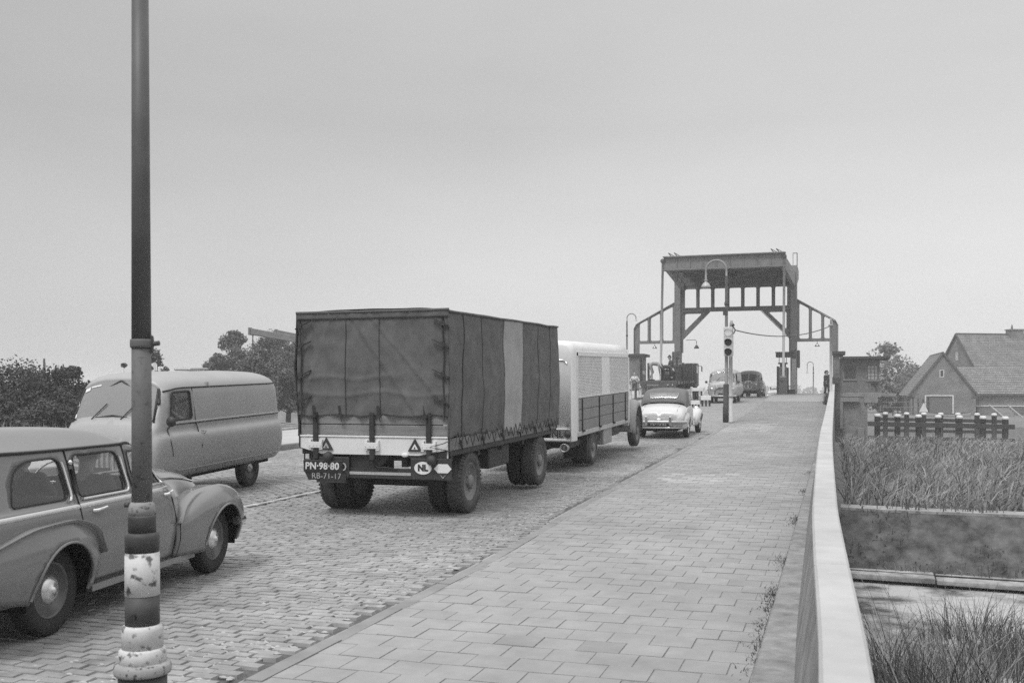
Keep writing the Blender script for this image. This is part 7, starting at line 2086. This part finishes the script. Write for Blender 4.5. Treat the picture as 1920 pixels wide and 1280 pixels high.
for yy in (10.5, 15.6):
    s = 1
    b = MB(); b.box(3.9, 5.4, yy-1.4, yy+1.4, EV2-.1, EV2+1.7); d_ = b.build('dormer', M_tiled, hs)
    b = MB(); b.box(5.4, 5.45, yy-1.25, yy+1.25, EV2+.15, EV2+1.5); b.build('window', mat('bright_pane', .40, rough=.1), d_)
    b = MB()
    for q in (-1.25,-.4,.4,1.2): b.box(5.45, 5.48, yy+q-.04, yy+q+.06, EV2+.15, EV2+1.5)
    b.build('window_frame', M_wf, d_)
ln = thing('tiled_annex', 'low annex with tiled roof joining garage and house', 'annex', (g0.x+3.2, g0.y+1.2, gz), R(2))
b = MB(); n = 12; vs = []
for i in range(n):
    for e, up in ((0,.05),(1,0)):
        t = (i+e)/n; vs += [(-.9+.0*t, -.4+5.4*t, 2.35+3.25*t+up), (6.2, -.4+5.4*t, 2.35+3.25*t+up)]
b.add(vs, [((2*i)*2, (2*i)*2+1, (2*i+1)*2+1, (2*i+1)*2) for i in range(n)]+[((2*i+1)*2, (2*i+1)*2+1, (2*i+2)*2+1, (2*i+2)*2) for i in range(n-1)])
b.build('roof', M_tilex, ln, solid=.05)
b = MB(); b.box(-.2, 6.0, 0, .2, -1.2, 2.3); b.build('wall', M_hb, ln)
b = MB(); b.box(.5, 5.6, -.35, -.05, -.5, .95); b.build('lower_wall', brick_mat('annex_brick', .13, .2), ln); b = MB(); b.box(.3, 5.7, -.42, -.02, .95, 1.05); b.build('wall_coping', M_wf, ln)
b = MB(); b.box(-.9, 6.25, -.52, -.40, 2.22, 2.36); b.build('gutter', M_tiled, ln)
b = MB(); b.tube([(5.9,-.3,2.2),(6.3,-.3,2.0),(6.9,-.2,-.4)], .05, 6); b.build('drain_pipe', M_tiled, ln)
# steps and railing up the dike at the far right
stp = at(1890, 775, 108)
st_ = thing('dike_stair', 'pale stone stair climbing the dike at the right edge', 'stairs', (stp.x, stp.y, -1.7))
for i in range(8):
    b = MB(); b.box(-.8, .8, -.5+.45*i, .45*i, 0, .2+.2*i); b.build('step', M_stone, st_)
for s in (-.9, .9):
    b = MB(); b.bar((s+.9, -.7, .2), (s-.5, 3.2, 1.95), .14, .10); b.build('stair_string', M_conc, st_)
# fence, posts, triangular sign and boats across the water
fe = thing('post_fence', 'thin post and rail fence on the bank behind the fender', 'fence', (0,0,0))
pts = []
for i in range(11):
    p = at(1655+i*9.5, 745, 112+i*.6); pts.append(p)
    b = MB(); b.tube([(p.x, p.y, -1.6), (p.x, p.y, p.z-.1+.12*math.sin(i*2.3))], .07, 6); b.build('fence_post', M_stake, fe)
for dz in (-.5, -1.1):
    b = MB(); b.tube([p+Vector((0,-.08,dz)) for p in pts], .04, 5); b.build('fence_rail', M_steelb, fe)
p = at(1732, 770, 100)
sg = thing('warning_sign', 'small pale triangular sign on a post behind the fender piles', 'sign', (p.x, p.y, -1.6))
b = MB(); b.tube([(0,0,0),(0,0,p.z+1.6)], .05, 6); b.build('post', M_stone, sg)
b = MB(); z = p.z+1.6; b.prism(rpoly([(-.42,z-.1),(.42,z-.1),(0,z+.85)], .08, 3), -.05, -.02, fn); b.build('sign_plate', M_white, sg, fix=True)
def boat(label, pos, L, W_, rz, m, m2, mast=0, h=.6):
    t = thing('rowing_boat' if not mast else 'sailing_boat', label, 'boat', pos, rz)
    b = MB(); n = 14; vs = []
    for i in range(n+1):
        u = i/n*2-1; w = W_/2*(1-abs(u)**2.6)*(1 if u < 0 else 1)+.02; sh = h*(1+.35*u*u)
        vs += [(u*L/2, -w, sh), (u*L/2, -w*.8, sh*.3), (u*L/2, 0, -.1), (u*L/2, w*.8, sh*.3), (u*L/2, w, sh)]
    b.add(vs, [(i*5+k, (i+1)*5+k, (i+1)*5+k+1, i*5+k+1) for i in range(n) for k in range(4)], True); b.build('hull', m, t, solid=.05)
    b = MB()
    for q in (0, 4): b.tube([vs[i*5+q] for i in range(n+1)], .045, 5)
    b.build('gunwale', m2, t)
    b = MB()
    for u in (-.4, 0, .4): b.box(u*L/2-.12, u*L/2+.12, -W_*.40, W_*.40, h*.62, h*.68)
    b.build('thwart', m2, t)
    if mast:
        b = MB(); b.tube([(0,0,0),(-mast*.10,0,mast*.55),(-mast*.2,0,mast)], [.05,.04,.025], 6); b.build('mast', m2, t)
    return t
p = at(1893, 800, 96); boat('pale rowing boat at the far bank by the right edge', (p.x+1.5, p.y, WATER-.03), 5.5, 1.7, .1, M_white, M_wale)
p = at(1776, 774, 108); boat('rowing boat drawn up before the garage', (p.x, p.y, -1.3), 4.6, 1.5, .05, M_stone, M_wale)
p = at(1700, 785, 103); boat('dark punt behind the rear fender piles', (p.x, p.y, WATER-.05), 6, 1.6, .0, M_wale, M_stone)
# far quay edge
b = MB(); b.box(5, 120, 103.4, 104.2, -4, -1.55); tag(b.build('quay_edge', M_stone), 'low pale stone quay edge along the far bank of the canal', 'wall')

# ================================================================== left background: drawbridge balance with chains, boat
M_beam = mat('balance_beam', .26, rough=.8, var=.2, scale=2)
dbp = at(560, 640, 74)
db = thing('old_drawbridge', 'old drawbridge balance beams with hanging chains behind the trailer', 'drawbridge', (dbp.x, dbp.y, -.5))
O = Vector((dbp.x, dbp.y, -.5))
for (a, c) in ((at(469, 621, 68), at(640, 652, 74)), (at(518, 624, 71), at(650, 650, 77))):
    b = MB(); b.bar(a-O, c-O, .30, .42 if a.x < at(500,620,68).x else .34); b.build('balance_beam', M_beam, db, bevel=.02)
    b = MB(); b.bar(a-O-Vector((.05,0,0)), a-O+Vector((.05,0,0)), .36, .5); b.build('beam_end', M_steelb, db)
for (px, d, py0, py1) in ((474, 68, 628, 735), (522, 71, 634, 760)):
    p = at(px, py0, d)-O; q = at(px-2, py1, d)-O; b = MB(); n = 26
    for i in range(n):
        c = p.lerp(q, (i+.5)/n); v = (q-p)/n
        b.tube([c-v*.62, c+v*.62], .035 if i % 2 else .05, 5)
    b.build('chain', M_steeld, db)
for px in (625, 655):
    p = at(px, 650, 75); b = MB(); b.box(p.x-O.x-.2, p.x-O.x+.2, p.y-O.y-.2, p.y-O.y+.2, 0, p.z-O.z); b.build('portal_post', M_beam, db)
p = at(556, 783, 46); boat('small boat with a leaning mast moored left of the trailer', (p.x+.6, p.y, -.35), 3.6, 1.4, .25, M_lower, M_beam, mast=3.2, h=.55)
p = at(83, 672, 120); dd = thing('timber_derrick', 'thin dark timber post rising above the bushes at the left', 'post', (p.x, p.y, -1))
b = MB(); b.bar((-.25,0,0), (0,0,p.z+1), .16, .16); b.bar((.35,0,0), (.04,0,p.z+.6), .14, .14); b.build('post_timber', M_stake, dd)
# low stacked planks and grass edge on the left quay
p = at(533, 786, 36); pk = thing('mooring_timber', 'low dark timber edging on the left bank by the trailer', 'timber', (p.x, p.y, -.35))
b = MB(); b.box(-3.2, 3.2, -.12, .12, 0, .22); b.build('beam', M_wale, pk, bevel=.02)
for s in (-2.4, -.2, 2.2):
    b = MB(); b.tube([(s,-.2,-.6),(s,-.2,.45)], .09, 7); b.build('stump', M_pile, pk)
# ================================================================== summer haze: one closed box of even, pale air
hm = bpy.data.materials.new('haze_air'); hm.use_nodes = True
ht = hm.node_tree; ht.nodes.clear()
hv = ht.nodes.new('ShaderNodeVolumePrincipled'); hv.inputs['Color'].default_value = (1,1,1,1); hv.inputs['Density'].default_value = .0011; hv.inputs['Anisotropy'].default_value = .0
ho_ = ht.nodes.new('ShaderNodeOutputMaterial'); ht.links.new(hv.outputs[0], ho_.inputs['Volume'])
b = MB(); b.box(-2700, 3200, -60, 3800, -5.5, 14.0)
hz_ = b.build('haze', hm); hz_['kind'] = 'stuff'
